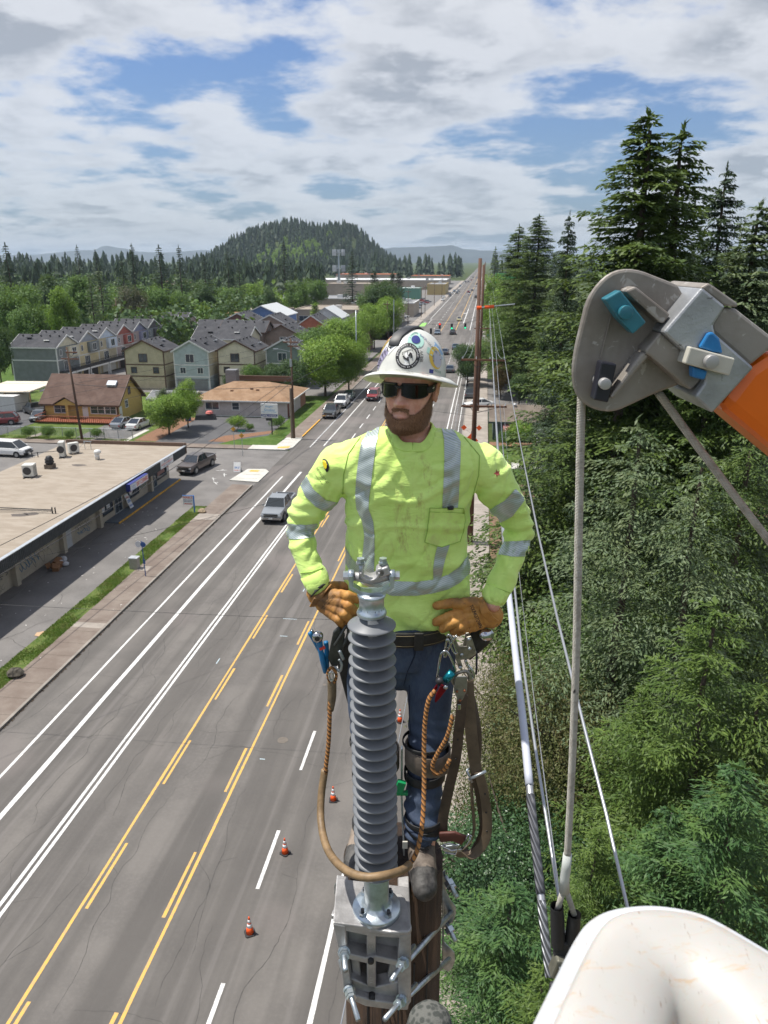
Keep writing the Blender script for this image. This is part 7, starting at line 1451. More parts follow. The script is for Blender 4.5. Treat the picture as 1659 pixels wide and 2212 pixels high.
for i in range(nz2):
 for j in range(nt2):
  z=-.1205+.1225*i/(nz2-1);th=-1.8+3.6*j/(nt2-1);w=beard_w(th,z);x,y,zz=skinpt(th,z);n_=Vector((x*1.2,y,0)).normalized();dn=.0015+.0052*w*min(1,(-.035-z)/.03 if z<-.035 else.12);low=max(0,(-.095-z)/.03);grid[i,j]=(w,hd(*(Vector((x,y,zz-.008*low))+n_*dn)))
idx={k:i for i,k in enumerate(grid)}
fs=[(idx[i,j],idx[i,j+1],idx[i+1,j+1],idx[i+1,j])for i in range(nz2-1)for j in range(nt2-1)if min(grid[i,j][0],grid[i,j+1][0],grid[i+1,j][0],grid[i+1,j+1][0])>0.01]
b.add([v[1]for v in grid.values()],fs);beard=b.build('beard',M_BBASE,man,True)
Cs,As,Bs=[],[],[]
while len(Cs)<15000:
 z=rb.uniform(-.121,.0);th=rb.uniform(-1.75,1.75);w=beard_w(th,z)
 if rb.uniform()>w:continue
 x,y,zz=skinpt(th,z);n_=Vector((x*1.2,y,0)).normalized();low=max(0,(-.095-z)/.03);k=w*min(1,max(.12,(-.035-z)/.03));ln=.004+.011*k
 d=(n_*(.45+.3*low)+Vector((rb.normal(0,.28)-x*2,rb.normal(0,.15),-1.0))).normalized();p=Vector((x,y,zz-.006*low))+n_*(.002+.006*k*rb.uniform())
 if z>-.06 and abs(th)<.35:d=Vector((.8*np.sign(x)+rb.normal(0,.2),-.3,-.8)).normalized();ln=.009
 A=HM@(d*ln/2);B=(HM@d.cross(n_+Vector((.01,0,.02)))).normalized()*.00055;Cs.append(HC+HM@(p*HS)+A*.8);As.append(A);Bs.append(B)
V,Q=rhomb(np.array(Cs),np.array(As),np.array(Bs));hr=np_mesh('beard_hair',V-np.array(OFF[man.name]),Q,M_HAIR,beard)
# ---- sunglasses
M_LENS=pm('black_lens',(.004,.004,.005),.14,var=0,spec=.35);M_FRM=pm('matt_black_frame',(.012,.012,.013),.4,var=0)
def gl(a,z,o=0.0):return hd((.080+o)*math.sin(a),-(.104+o)*math.cos(a)+.0,z)
gls=bpy.data.objects.new('sunglasses',None);COL.objects.link(gls);gls.parent=man;OFF[gls.name]=OFF[man.name]
for s in(-1,1):
 b=MB();top_,bot=[],[]
 for i in range(15):t=i/14;a=s*(.10+t*.98);top_.append(gl(a,.0250-.004*t**2));bot.append(gl(a,-.0205+.012*(1-t)**3+.010*t**4,.001))
 b.add(top_+bot,[(i,i+1,15+i+1,15+i)for i in range(14)]);b.build('lens',M_LENS,gls,True)
 b=MB();b.tube(top_,.0032,6);b.tube(bot,.0017,6);b.tube([top_[0],bot[0]],.0025,6);b.tube([top_[-1],bot[-1]],.003,6);b.build('frame',M_FRM,gls,True)
 b=MB();a=s*1.08;b.strap([gl(a,.004),hd(s*.081,-.030,.008),hd(s*.082,.004,.012),hd(s*.081,.022,.006)],.022,.004,(0,0,1));t_=b.build('temple',M_FRM,gls,bevel=.001)
 b=MB();b.strap([hd(s*.0842,-.040,.010),hd(s*.0846,-.026,.012)],.003,.001,(0,0,1));b.build('temple_mark',M_SIGNW,t_)
b=MB();b.tube([gl(-.13,.018),gl(0,.014,.003),gl(.13,.018)],.0055,8);b.build('bridge',M_FRM,gls,True)
# ---- helmet
hat=bpy.data.objects.new('hard_hat',None);COL.objects.link(hat);hat.parent=man;OFF[hat.name]=OFF[man.name]
HT=HM@Matrix.Rotation(math.radians(-11),3,'X');HO=HC+HM@Vector((0,.008,.036))
def ht(x,y,z):return HO+HT@Vector((x,y,z))
CH=.152
def crown(a,z,o=0.0):f=(max(0,1-(z/CH)**2.5))**.5;return ht((.108*f+o)*math.sin(a),-(.130*f+o)*math.cos(a),z+o*(z/CH))
b=MB();n=56;zs=[0,.01,.03,.05,.07,.09,.105,.118,.128,.137,.144,.149,CH-.0004];vs=[crown(2*PI*j/n,z)for z in zs for j in range(n)]
b.add(vs,[(i*n+j,i*n+(j+1)%n,(i+1)*n+(j+1)%n,(i+1)*n+j)for i in range(len(zs)-1)for j in range(n)]+[tuple((len(zs)-1)*n+j for j in range(n))])
M_HATW=pm('scuffed_white_helmet',(.62,.62,.57),.38,var=.08,scale=25,coat=.2);b.build('shell',M_HATW,hat,True)
b=MB();rows=[]
for(o,z0,dr)in((-.004,.004,0),(.018,.001,.05),(.036,-.004,.6),(.042,-.008,.9),(.042,-.011,.9),(.034,-.008,.6),(.016,-.003,.05),(-.006,-.001,0)):
 rows.append([ht((.108+o)*math.sin(a),-(.130+o)*math.cos(a),z0-.010*dr*math.sin(a)**2)for a in[2*PI*j/n for j in range(n)]])
b.add([p for r_ in rows for p in r_],[(i*n+j,(i+1)*n+j,(i+1)*n+(j+1)%n,i*n+(j+1)%n)for i in range(7)for j in range(n)]);b.build('brim',M_HATW,hat,True)
b=MB();b.lathe([(.098,-.012),(.100,.012)],(0,0,0),30);b.v=[tuple(ht(v[0]*1.0,v[1]*1.15,v[2]))for v in b.v];b.build('headband',pm('cream_headband',(.36,.35,.24),.8),hat,True)
b=MB();P_=[crown(-.30,.080,.001)]+[crown(-.30+.0*z,z,.004)for z in(.095,.112)]+[crown(-.2,.130,.004),crown(-.1,.144,.004)]+[ht(0,-.02,CH+.004),ht(0,.03,CH+.003)]+[crown(PI,z,.004)for z in(.135,.11,.08)];b.strap(P_,.036,.007,HT@Vector((1,0,0)));b.build('ridge',pm('dusty_black_tape',(.02,.022,.025),.5,var=.5,scale=40),hat,True,bevel=.003)
def wrap(name,vs,fs,a0,z0,m,o=.0012,sc=1.0,rot=0.0):
 c_,s_=math.cos(rot),math.sin(rot);b=MB();b.add([crown(a0+((x*c_-y*s_)*sc)/.115,z0+(x*s_+y*c_)*sc,o)for x,y in vs],fs);return b.build(name,m,hat)
def disc2(r0,r1,n=30,e=1.0):return([(r*math.cos(2*PI*i/n),r*e*math.sin(2*PI*i/n))for r in(r0,r1)for i in range(n)],[(i,(i+1)%n,n+(i+1)%n,n+i)for i in range(n)])
def ring_text(s,R_,a0,a1,h,flip=False):
 V,Fc=[],[]
 for i,ch in enumerate(s):
  if ch==' ':continue
  v,f=text_geo(ch);xs=[p[0]for p in v];cx=(min(xs)+max(xs))/2;t=(i+.5)/len(s);a=a0+(a1-a0)*t;rr=R_;up=-1 if flip else 1
  n0=len(V)
  for(x,y)in v:lx,ly=(x-cx)*h,(y-.35)*h;V.append(((rr+up*ly)*math.cos(a)+up*lx*math.sin(a),(rr+up*ly)*math.sin(a)-up*lx*math.cos(a)))
  Fc+=[tuple(k+n0 for k in q)for q in f]
 return V,Fc
INK,WH=M_INK,M_SIGNW;M_MINT=pm('mint_sticker',(.38,.60,.52),.5,var=0);M_LILAC=pm('lilac_sticker',(.32,.29,.42),.5,var=0);M_YEL=pm('yellow_sticker',(.70,.48,.06),.5,var=0);M_PINKS=pm('pink_sticker',(.60,.26,.24),.5,var=0)
A0=math.radians(12)
wrap('sticker',*disc2(.0,.040),A0,.052,WH,.0008);wrap('sticker',*disc2(.029,.0405),A0,.052,INK,.0013);wrap('sticker_text',*ring_text('BROTHERS LINEHAND',.0345,math.radians(185),math.radians(-5),.0085),A0,.052,WH,.0018);wrap('sticker_text',*ring_text('AMERICAN BY BIRTH',.0345,math.radians(200),math.radians(340),.0062,True),A0,.052,WH,.0018)
def lines2(segs,w):
 V,Fc=[],[]
 for(x0,y0,x1,y1)in segs:d=Vector((x1-x0,y1-y0)).normalized();nx_,ny_=-d.y*w/2,d.x*w/2;k=len(V);V+=[(x0+nx_,y0+ny_),(x0-nx_,y0-ny_),(x1-nx_,y1-ny_),(x1+nx_,y1+ny_)];Fc.append((k,k+1,k+2,k+3))
 return V,Fc
wrap('sticker_drawing',*lines2([(-.019,.008,.013,.022),(-.003,.015,.010,-.030),(-.016,.001,-.019,.009),(.017,.014,.013,.022)],.0016),A0,.052,INK,.0018)
wrap('sticker_drawing',*lines2([(-.014,-.002,-.006,-.010),(-.008,-.008,.002,-.012),(.010,.010,.004,-.002),(.012,.008,.014,-.006),(.002,-.004,.004,-.016)],.0055),A0,.052,INK,.0018)
A1=math.radians(24);wrap('sticker',*disc2(.0,.034,e=.8),A1,.105,M_MINT,.0009);wrap('sticker',*disc2(.0,.018,e=.75),A1,.106,M_NAVY,.0014);wrap('sticker_text',*ring_text('LINEMAN',.026,math.radians(170),math.radians(70),.009),A1,.103,INK,.0015);wrap('sticker_text',*ring_text('LIVING IN',.026,math.radians(235),math.radians(310),.006,True),A1,.105,INK,.0015)
def txt(s,a0,z0,w,h,m,rot=0.0,o=.0016,shear=0):
 v,f=text_geo(s,shear);xs=[p[0]for p in v];ys=[p[1]for p in v];sx,sy2=w/(max(xs)-min(xs)),h/(max(ys)-min(ys));return wrap('sticker_text',[((x-min(xs))*sx,(y-min(ys))*sy2)for x,y in v],f,a0,z0,m,o,1,rot)
def rect(w,h):k=8;return[(w*i/k,j*h)for j in(0,1)for i in range(k+1)],[(i,i+1,k+1+i+1,k+1+i)for i in range(k)]
wrap('sticker',*rect(.075,.032),math.radians(-52),.006,M_LILAC,.0009,1,.78);wrap('sticker',*rect(.06,.032),math.radians(-25),.052,WH,.0008,1,.78);txt('NRTHWS',math.radians(-52),.010,.122,.021,INK,.80,.0022)
wrap('sticker',*rect(.12,.026),math.radians(-72),.006,M_YEL,.0007,1,1.0);txt('Journeyman',math.radians(-69),.010,.105,.015,INK,1.0,.0014,.3);wrap('sticker',*rect(.06,.018),math.radians(-62),.075,M_PINKS,.0007,1,.9)
txt('IBEW',math.radians(38),.038,.034,.011,INK,1.6);wrap('sticker',*rect(.05,.03),math.radians(62),.088,MATS['sign_sky_blue'],.0005,1,-.7);wrap('sticker',*rect(.04,.02),math.radians(44),.070,M_MINT,.0005,1,-.4);wrap('sticker',*disc2(.012,.030,e=1.15),math.radians(64),.058,M_YEL,.0006);wrap('sticker',*disc2(0,.022,e=1.2),math.radians(67),.055,pm('pale_lens_sticker',(.46,.46,.52),.4,var=0),.0011)
wrap('sticker_drawing',*lines2([(-.022,.004,.020,.014),(-.020,-.010,.022,.0),(-.016,-.013,-.016,.008)],.0012),math.radians(66),.056,INK,.0016);wrap('sticker',*rect(.016,.012),math.radians(50),.008,M_NAVY,.0008);txt('CASCADE',math.radians(58),.016,.035,.007,pm('dark_green_print',(.03,.18,.10),.5,var=0),-.1)
txt('503',math.radians(33),.120,.03,.008,M_NAVY,-.5);txt('LOCAL 125',math.radians(48),.10,.045,.008,M_DKMETAL,-.7)
for(s,w,a0,m_,h)in(('ON',.02,-22,INK,.010),('MONEY',.066,-2,INK,.012),('HOT',.028,34,M_RED,.011),('LINE',.03,52,M_PINKS,.01)):
 v,f=text_geo(s);xs=[p[0]for p in v];b=MB();mx_=max(xs)-min(xs);b.add([(lambda a,q:ht((.108+.034-q)*math.sin(a),-(.130+.034-q)*math.cos(a),.0035+q*.16-.006*math.sin(a)**2))(math.radians(a0)+(x-min(xs))/mx_*w/.15,(y/.72)*.026+.002)for x,y in v],f);b.build('sticker_text',m_,hat)
# ---- shirt
def folds(p):
 d=.0045*mn.noise(Vector((p.x*9,p.y*9,p.z*6)))+.0075*max(0,.22-abs(mn.noise(Vector((p.x*6+p.z*3,p.y*6,p.z*9-p.x*2)))))/.22-.005*max(0,.12-abs(mn.noise(Vector((p.x*11-p.z*5+4,p.y*11,p.z*8)))))/.12+.0014*mn.noise(p*26)
 sx=abs(p.x-.08)
 for key,q in arms.items():
  e=EL[key];r_=(p-e).length
  if r_<.19:w=math.exp(-(r_/.10)**2);ax_=AX[key];d+=w*.0055*math.sin((p-e).dot(ax_)*135+3.5*mn.noise(p*11));d+=w*.005*mn.noise(p*24)
  a=ARM[key];r2=(p-a).length;d+=.0060*math.exp(-(r2/.09)**2)*math.sin((p-a).dot(AX2[key])*95+3*mn.noise(p*9))
 w=math.exp(-((p.z-HEMZ)/.10)**2)*(sx<.22);d+=w*.0075*math.sin(p.x*34+p.z*30+4*mn.noise(p*6));d+=.0036*math.sin(p.z*60+p.x*14+5*mn.noise(p*5))*max(0,min(1,(.17-abs(p.z-HEMZ-.17))/.1))*(sx<.2)
 return d
EL={k:L(*q[1])for k,q in arms.items()};ARM=dict(l=L(752,1065,2.45),r=L(1014,1078,2.45));AX={k:(L(*q[0])-L(*q[2])).normalized()for k,q in arms.items()};AX2=dict(l=Vector((.75,0,.65)).normalized(),r=Vector((-.75,0,.65)).normalized());HEMZ=L(880,1325,2.5).z
b=MB();TD=2.50
st=[(1346,770,998,.122),(1318,762,1006,.132),(1290,755,1012,.130),(1245,746,1016,.126),(1190,748,1011,.122),(1140,750,1010,.124),(1100,748,1014,.128),(1060,742,1022,.130),(1025,728,1042,.126),(998,716,1056,.116),(975,722,1052,.104),(955,748,1030,.092),(940,785,995,.078),(929,820,958,.066)]
loft(b,[((L((xl+xr)/2,y,TD).x,TD,L(880,y,TD).z),(L(xr,y,TD).x-L(xl,y,TD).x)/2,t)for y,xl,xr,t in st],40,2.35)
sl_rad=dict(l=[.072,.068,.062,.054,.049,.044,.042,.041],r=[.072,.068,.062,.054,.050,.045,.043,.042])
sl_pts=SLP
for k in sl_pts:chain(b,[L(*p)for p in sl_pts[k]],sl_rad[k],20)
r,co=remesh(b,.0068,7,folds)
sh_=NT('hi_vis_yellow_knit',.8);n1=sh_.noise(9,4,.6);n2=sh_.noise(5,5,.7,sc=(1,1,.45),loc=(2,0,1));n3=sh_.noise(24,5,.75,sc=(1.4,1.4,.5));n4=sh_.noise(420,2,.6)
c=sh_.mix(sh_.map(n1,.3,.7),(.62,.86,.21),(.70,.92,.27));c=sh_.mix(sh_.math('MULTIPLY',sh_.math('MULTIPLY',sh_.map(n2,.53,.68),sh_.map(n3,.45,.68)),.75),c,(.36,.30,.10));sh_.color(c);n5=sh_.noise(38,5,.62,sc=(.55,.55,1.5),dist=.6);sh_.bump(sh_.math('ADD',n5,sh_.math('MULTIPLY',n4,.12)),.006,.75)
sh_.b.inputs['Sheen Weight'].default_value=.3;sh_.b.inputs['Specular IOR Level'].default_value=.15;sh_.b.inputs['Emission Color'].default_value=(0,0,0,1)
import bmesh
tb_=BVHTree.FromPolygons([Vector(v)for v in co.tolist()],[tuple(p.vertices)for p in r.polygons]);ncx=L(889,930,2.5).x;cp_=[]
def cel(a,k=1.0):c_,s_=math.cos(a),math.sin(a);q=k*(abs(c_)**3.2+abs(s_)**3.2)**(-1/3.2)if c_>0 else k;return ncx+.078*s_*q,2.505-(.104 if c_>0 else.070)*c_*q
for i in range(49):
 x_,y_=cel(2*PI*i/48);h=tb_.ray_cast(Vector((x_,y_,CAMH)),Vector((0,0,-1)));q_=h[0]if h[0]is not None else cp_[-1]
 if q_.z<CAMH-.622 and y_<2.5:
  h=tb_.ray_cast(Vector((x_*.93+ncx*.07,1.5,CAMH-.626)),Vector((0,1,0)));q_=h[0]if h[0]is not None else q_
 cp_.append(q_)
for _ in range(5):cp_=[cp_[i-1 if i else 47]*.25+cp_[i]*.5+cp_[(i+1)if i<48 else 1]*.25 for i in range(49)]
zc_=min(p.z for p in cp_)-.05
bm=bmesh.new();bm.from_mesh(r);kill=[v for v in bm.verts if v.co.z>zc_ and(abs((v.co.x-ncx)/.076)**3.2+abs((v.co.y-2.505)/.101)**3.2<1 if v.co.y<2.505 else((v.co.x-ncx)/.077)**2+((v.co.y-2.505)/.069)**2<1)]
bmesh.ops.delete(bm,geom=kill,context='VERTS');bm.to_mesh(r);bm.free();co=np.array([v.co[:]for v in r.vertices])
shirt=finish(r,co,'shirt',sh_.m,man)
vv=co.tolist();me_=shirt.data;bvh=BVHTree.FromPolygons([Vector(v)for v in vv],[tuple(p.vertices)for p in me_.polygons])
EYE=Vector((0,0,CAMH))
def hitpx(x,y,off):r_=ray(x,y);d=Vector((r_[4],r_[3],r_[2])).normalized();h=bvh.ray_cast(EYE,d);return None if h[0]is None else h[0]+h[1]*off
def patch(name,left,right,m,par,off=.0022,nu=10,nv=None,thick=True):
 """left/right: picture points along both edges of the strip, laid on the shirt"""
 def rs_(pl,t):k=t*(len(pl)-1);i=min(int(k),len(pl)-2);f=k-i;return(pl[i][0]*(1-f)+pl[i+1][0]*f,pl[i][1]*(1-f)+pl[i+1][1]*f)
 nv=nv or 14*(len(left)-1);pts={};
 for j in range(nv+1):
  a,c_=rs_(left,j/nv),rs_(right,j/nv)
  for i in range(nu+1):t=i/nu;h=hitpx(a[0]*(1-t)+c_[0]*t,a[1]*(1-t)+c_[1]*t,off);pts[i,j]=h
 b=MB();ks=[k for k in pts if pts[k]is not None];ix={k:n for n,k in enumerate(ks)}
 fs=[(ix[i,j],ix[i+1,j],ix[i+1,j+1],ix[i,j+1])for i in range(nu)for j in range(nv)if all(q in ix for q in((i,j),(i+1,j),(i+1,j+1),(i,j+1)))and(pts[i,j]-pts[i+1,j+1]).length<.06]
 b.add([pts[k]for k in ks],fs);return b.build(name,m,par,True)
def Z3(pts):return[((1100+x/1.58)/1.823,(1250+y/1.58)/1.823)for x,y in pts]
rf_=NT('reflective_tape',.42,.55);s1=rf_.math('SINE',rf_.math('MULTIPLY',rf_.math('ADD',rf_.math('MULTIPLY',rf_.z,.92),rf_.math('MULTIPLY',rf_.x,.38)),1050));nn_=rf_.noise(14,3,.6)
c=rf_.mix(rf_.map(s1,.3,.9),(.52,.57,.58),(.33,.42,.32));c=rf_.mix(rf_.math('MULTIPLY',rf_.map(nn_,.4,.7),.3),c,(.30,.34,.34));rf_.color(c);RFM=rf_.m
TP=lambda l,r_,**k:patch('reflective_tape',Z3(l),Z3(r_),RFM,shirt,**k)
TP([(560,690),(505,800),(490,900),(480,1000),(473,1100),(482,1190),(518,1270),(530,1360),(522,1450),(508,1540),(500,1600)],[(630,665),(602,790),(588,900),(575,1000),(563,1100),(555,1190),(585,1270),(594,1360),(592,1450),(590,1540),(592,1620)])
TP([(1000,640),(1024,760),(1026,880),(1023,1000),(1017,1100),(1012,1195)],[(1075,690),(1128,775),(1126,880),(1121,1000),(1116,1100),(1108,1195)]);TP([(982,1425),(966,1490),(956,1560),(958,1640)],[(1062,1405),(1040,1470),(1022,1540),(1008,1610)])
TP([(408,1420),(455,1500),(520,1560),(700,1640),(850,1645),(950,1632),(1050,1600),(1120,1550),(1180,1470)],[(408,1520),(455,1600),(520,1660),(700,1730),(850,1730),(950,1716),(1050,1690),(1120,1650),(1195,1580)],nu=8)
TP([(165,975),(215,1070),(290,1135),(355,1150),(385,1150)],[(125,1030),(165,1115),(225,1175),(270,1200),(320,1210)],nu=8);TP([(15,1275),(100,1288),(170,1290),(235,1280)],[(30,1375),(100,1382),(170,1376),(240,1362)],nu=8)
TP([(1468,1068),(1400,1140),(1320,1190),(1240,1212)],[(1530,1130),(1450,1235),(1380,1275),(1310,1285)],nu=8);TP([(1385,1395),(1480,1392),(1605,1378)],[(1365,1475),(1450,1488),(1600,1486)],nu=8)
M_POCK=NT('pocket_knit',.85);c=M_POCK.mix(M_POCK.map(M_POCK.noise(18,5,.7),.40,.7),(.62,.86,.22),(.55,.66,.20));M_POCK.color(c);M_POCK=M_POCK.m
pk=patch('chest_pocket',Z3([(935,1182),(930,1250),(918,1330),(904,1395),(1000,1424)]),Z3([(1140,1186),(1148,1260),(1140,1330),(1118,1390),(1010,1426)]),M_POCK,shirt,.006,10,24);M_SEAM=pm('green_seam',(.34,.52,.10),.9,var=0)
def stitch(pts,off,rad,m=None,par=None,name='seam'):
 P3=[h for h in(hitpx(*q,off)for q in dense(Z3(pts)))if h is not None];b=MB()
 if len(P3)>2:b.tube(P3,rad,5);b.build(name,m or M_SEAM,par or shirt,True)
def dense(p,k=8):return[(p[i][0]*(1-t/k)+p[i+1][0]*t/k,p[i][1]*(1-t/k)+p[i+1][1]*t/k)for i in range(len(p)-1)for t in range(k)]+[p[-1]]
stitch([(935,1182),(930,1250),(918,1330),(904,1395),(1008,1426),(1118,1390),(1140,1330),(1148,1260),(1140,1186),(935,1182)],.006,.0016);stitch([(933,1205),(1144,1212)],.0065,.0012)
stitch([(505,745),(430,850),(400,980),(395,1100)],.001,.0016);stitch([(1150,745),(1245,860),(1240,980),(1200,1120)],.001,.0016);stitch([(135,1590),(200,1585),(270,1560)],.001,.0014);stitch([(1290,1660),(1370,1690),(1440,1715)],.001,.0014)
b=MB();h=hitpx(*Z3([(1058,1188)])[0],.008);b.cyl(h,h+Vector((0,0,.008)),.011,n=12);b.build('pen_cap',M_INK,pk,True)
def decal(name,v,f,cx,cy,sc,rot,m,off,w=None):
 pts=[]
 for x,y in v:X,Y=x*sc,-y*sc;pts.append(hitpx(cx+X*math.cos(rot)-Y*math.sin(rot),cy+X*math.sin(rot)+Y*math.cos(rot),off))
 if any(p is None for p in pts):return
 b=MB();b.add(pts,f);b.build(name,m,shirt)
def dshape(s):n=20;return[(s*(.55*math.cos(t)*(1 if math.cos(t)>0 else.35)),s*math.sin(t)*.95+s*.1*math.cos(t))for t in[2*PI*i/n for i in range(n)]],[tuple(range(20))]
decal('logo',*dshape(1),703,1006,15,-.35,INK,.003);decal('logo',*dshape(1),702,1004,9.5,-.35,pm('logo_yellow',(.80,.62,.02),.5,var=0),.0045)
v,f=text_geo('POTELCO INC');decal('lettering',[(x-2.8,y)for x,y in v],f,693,1026,6.2,.95,INK,.003);v,f=text_geo('A QUANTA COMPANY');decal('lettering',[(x-4.6,y)for x,y in v],f,687,1034,2.8,.95,INK,.003)
b=[(-.4,.9),(0,.3),(.5,.7),(.45,0),(.9,-.3),(.3,-.4),(.4,-1),(-.1,-.4),(-.7,-.3),(-.3,.1)];decal('print',b,[tuple(range(10))],1073,1022,9,.3,pm('faded_red_print',(.30,.06,.05),.7,var=.3,scale=60),.002)
M_RIB=pm('ribbed_collar',(.62,.86,.22),.85,var=.06,scale=40)
b=MB();up_=[Vector((-.55*math.sin(2*PI*i/48),.45*math.cos(2*PI*i/48),.85))for i in range(49)]
b.strap([p+u_.normalized()*.009+Vector((math.sin(2*PI*i/48),-math.cos(2*PI*i/48),0))*.002 for i,(p,u_)in enumerate(zip(cp_,up_))],.030,.0055,up_);b.build('collar',M_RIB,shirt,True,bevel=.002)
for k in sl_pts:P3=[L(*p)for p in sl_pts[k][-2:]];d=(P3[1]-P3[0]).normalized();b=MB();q=P3[1];b.tube([q-d*.035,q,q+d*.012],[sl_rad[k][-1]+.003,sl_rad[k][-1]+.0025,sl_rad[k][-1]+.001],24);b.build('cuff',M_RIB,shirt,True)
# ---- gloves
M_GLV=NT('tan_leather_glove',.62);n1=M_GLV.noise(16,5,.65);n2=M_GLV.noise(45,5,.7);n3=M_GLV.noise(8,3,.6,loc=(5,5,5));c=M_GLV.mix(M_GLV.map(n1,.3,.7),(.40,.17,.035),(.56,.28,.07));c=M_GLV.mix(M_GLV.math('MULTIPLY',M_GLV.map(n3,.46,.62),.75),c,(.11,.06,.03));c=M_GLV.mix(M_GLV.math('MULTIPLY',M_GLV.map(n2,.58,.7),.6),c,(.07,.04,.025));M_GLV.color(c);M_GLV.bump(n2,.002,.7);M_GLV=M_GLV.m
def ZB(pts,D):return[L((1160+x/3.318)/1.823,(2150+y/3.318)/1.823,d)for(x,y),d in zip(pts,D)]
def ZC(pts,D):return[L((1660+x/3.6875)/1.823,(2250+y/3.6875)/1.823,d)for(x,y),d in zip(pts,D)]
def glove(par,cf,pal,fing,thumb,name='glove'):
 b=MB();chain(b,cf[0],cf[1],18)
 for a,r_ in pal:chain(b,a,r_,16)
 for a,r_ in fing+[thumb]:chain(b,a,r_,14)
 r,co=remesh(b,.0026,3,lambda p:.0012*mn.noise(p*60)+.0010*math.sin(p.x*260+6*mn.noise(p*20))*.5);return finish(r,co,name,M_GLV,par)
gL=glove(man,(ZB([(320,610),(400,680)],[2.44,2.42]),[.045,.041]),
      [(ZB([(400,660),(600,660)],[2.42,2.385]),[.032,.024]),(ZB([(400,700),(590,740)],[2.415,2.37]),[.030,.021]),(ZB([(390,740),(560,830)],[2.415,2.365]),[.028,.020]),(ZB([(370,770),(500,900)],[2.42,2.37]),[.026,.019])],
      [(ZB([(600,640),(700,650),(830,700)],[2.39,2.355,2.375]),[.0185,.0175,.015]),(ZB([(600,740),(700,780),(810,870)],[2.375,2.34,2.365]),[.0185,.017,.015]),(ZB([(560,830),(650,890),(740,985)],[2.37,2.335,2.36]),[.0175,.0165,.0145]),(ZB([(500,900),(570,960),(640,1045)],[2.375,2.345,2.365]),[.0165,.016,.0145])],
      (ZB([(440,560),(580,530),(690,530)],[2.45,2.47,2.46]),[.026,.020,.015]))
gR=glove(man,(ZC([(1000,640),(880,600)],[2.44,2.42]),[.046,.042]),
      [(ZC([(860,520),(640,540)],[2.42,2.385]),[.032,.026]),(ZC([(860,590),(640,640)],[2.415,2.375]),[.030,.022]),(ZC([(850,660),(660,740)],[2.415,2.37]),[.029,.021]),(ZC([(850,740),(680,820)],[2.42,2.375]),[.026,.019])],
      [(ZC([(600,590),(430,640),(215,735)],[2.385,2.35,2.355]),[.0185,.0175,.0155]),(ZC([(640,680),(470,745),(310,835)],[2.375,2.335,2.35]),[.0185,.017,.0150]),(ZC([(650,755),(560,810),(460,868)],[2.37,2.335,2.35]),[.0175,.0165,.0145]),(ZC([(680,820),(620,850),(550,880)],[2.375,2.36,2.37]),[.0165,.016,.0145])],
      (ZC([(760,470),(560,470),(420,460),(215,500)],[2.40,2.375,2.36,2.365]),[.026,.020,.0175,.0145]))
b=MB();q=ZC([(1075,745),(1000,690),(930,600),(870,470),(830,390)],[2.40,2.385,2.375,2.385,2.42]);b.strap(q,.028,.006,Vector((.8,0,.3)));b.build('cuff_flare',M_GLV,gR,True,bevel=.002)
b=MB();q=ZB([(245,790),(300,700),(370,600),(460,510)],[2.40,2.385,2.39,2.42]);b.strap(q,.030,.006,Vector((.7,0,.5)));b.build('cuff_flare',M_GLV,gL,True,bevel=.002)
b=MB();q=ZB([(222,650),(270,590),(350,530),(440,495)],[2.41,2.382,2.385,2.42]);b.strap(q,.015,.005,Vector((.5,0,.8)));b.build('wrist_strap',M_BLACK,man,True,bevel=.001)
def gtext(s,o,u,w,wd,ht_,par):tb=MB();text_on(tb,s,o,u,w,wd,ht_,bold=.0007);tb.build('lettering',pm('glove_print',(.05,.03,.02),.7,var=0),par)
A,B_=ZC([(690,475),(830,800)],[2.372,2.352]);u=(B_-A).normalized();fw=Vector((0,-1,0));w_=fw.cross(u).normalized()*1;gtext('YOUNGSTOWN',A-Vector((0,.012,0)),u,w_,(B_-A).length,.013,gR)
A,B_=ZB([(375,830),(545,640)],[2.375,2.372]);u=(B_-A).normalized();w_=fw.cross(u).normalized();gtext('YOUNGSTOWN',A-Vector((0,.010,0)),u,w_,(B_-A).length,.012,gL)
# ---- belt, jeans, boots
def ringband(name,c,w,t,h,m,par,n=40,tilt=0.0,bev=.002,thick=.006,a0=0,a1=2*PI):
 b=MB();pts=[Vector((c.x+w*math.cos(a0+(a1-a0)*i/n),c.y+t*math.sin(a0+(a1-a0)*i/n),c.z+tilt*math.cos(a0+(a1-a0)*i/n)))for i in range(n+1)];b.strap(pts,h,thick,(0,0,1));return b.build(name,m,par,True,bevel=bev)
M_BELT=pm('black_work_belt',(.022,.020,.019),.5,var=.4,scale=30,bump=.3,bscale=90);bc_=L(872,1350,2.47)
belt=ringband('belt',bc_,.168,.118,.055,M_BELT,man,thick=.012);ringband('stitching',bc_+Vector((0,0,.019)),.1755,.1255,.0015,pm('belt_stitch',(.30,.24,.13),.8,var=0),belt,thick=.001,bev=0);ringband('stitching',bc_-Vector((0,0,.019)),.1755,.1255,.0015,MATS['belt_stitch'],belt,thick=.001,bev=0)
b=MB();b.box((L(905,1385,2.35).x,2.47-.126,bc_.z),(.032,.01,.066));b.build('belt_loop',M_BELT,belt,bevel=.003)
b=MB();loft(b,[(L(866,1425,2.47),.150,.105),(L(868,1395,2.47),.155,.108),(L(870,1365,2.47),.158,.110),(L(870,1335,2.47),.155,.108)],28);caps(b,L(866,1440,2.47),L(866,1450,2.47),.085,.07)
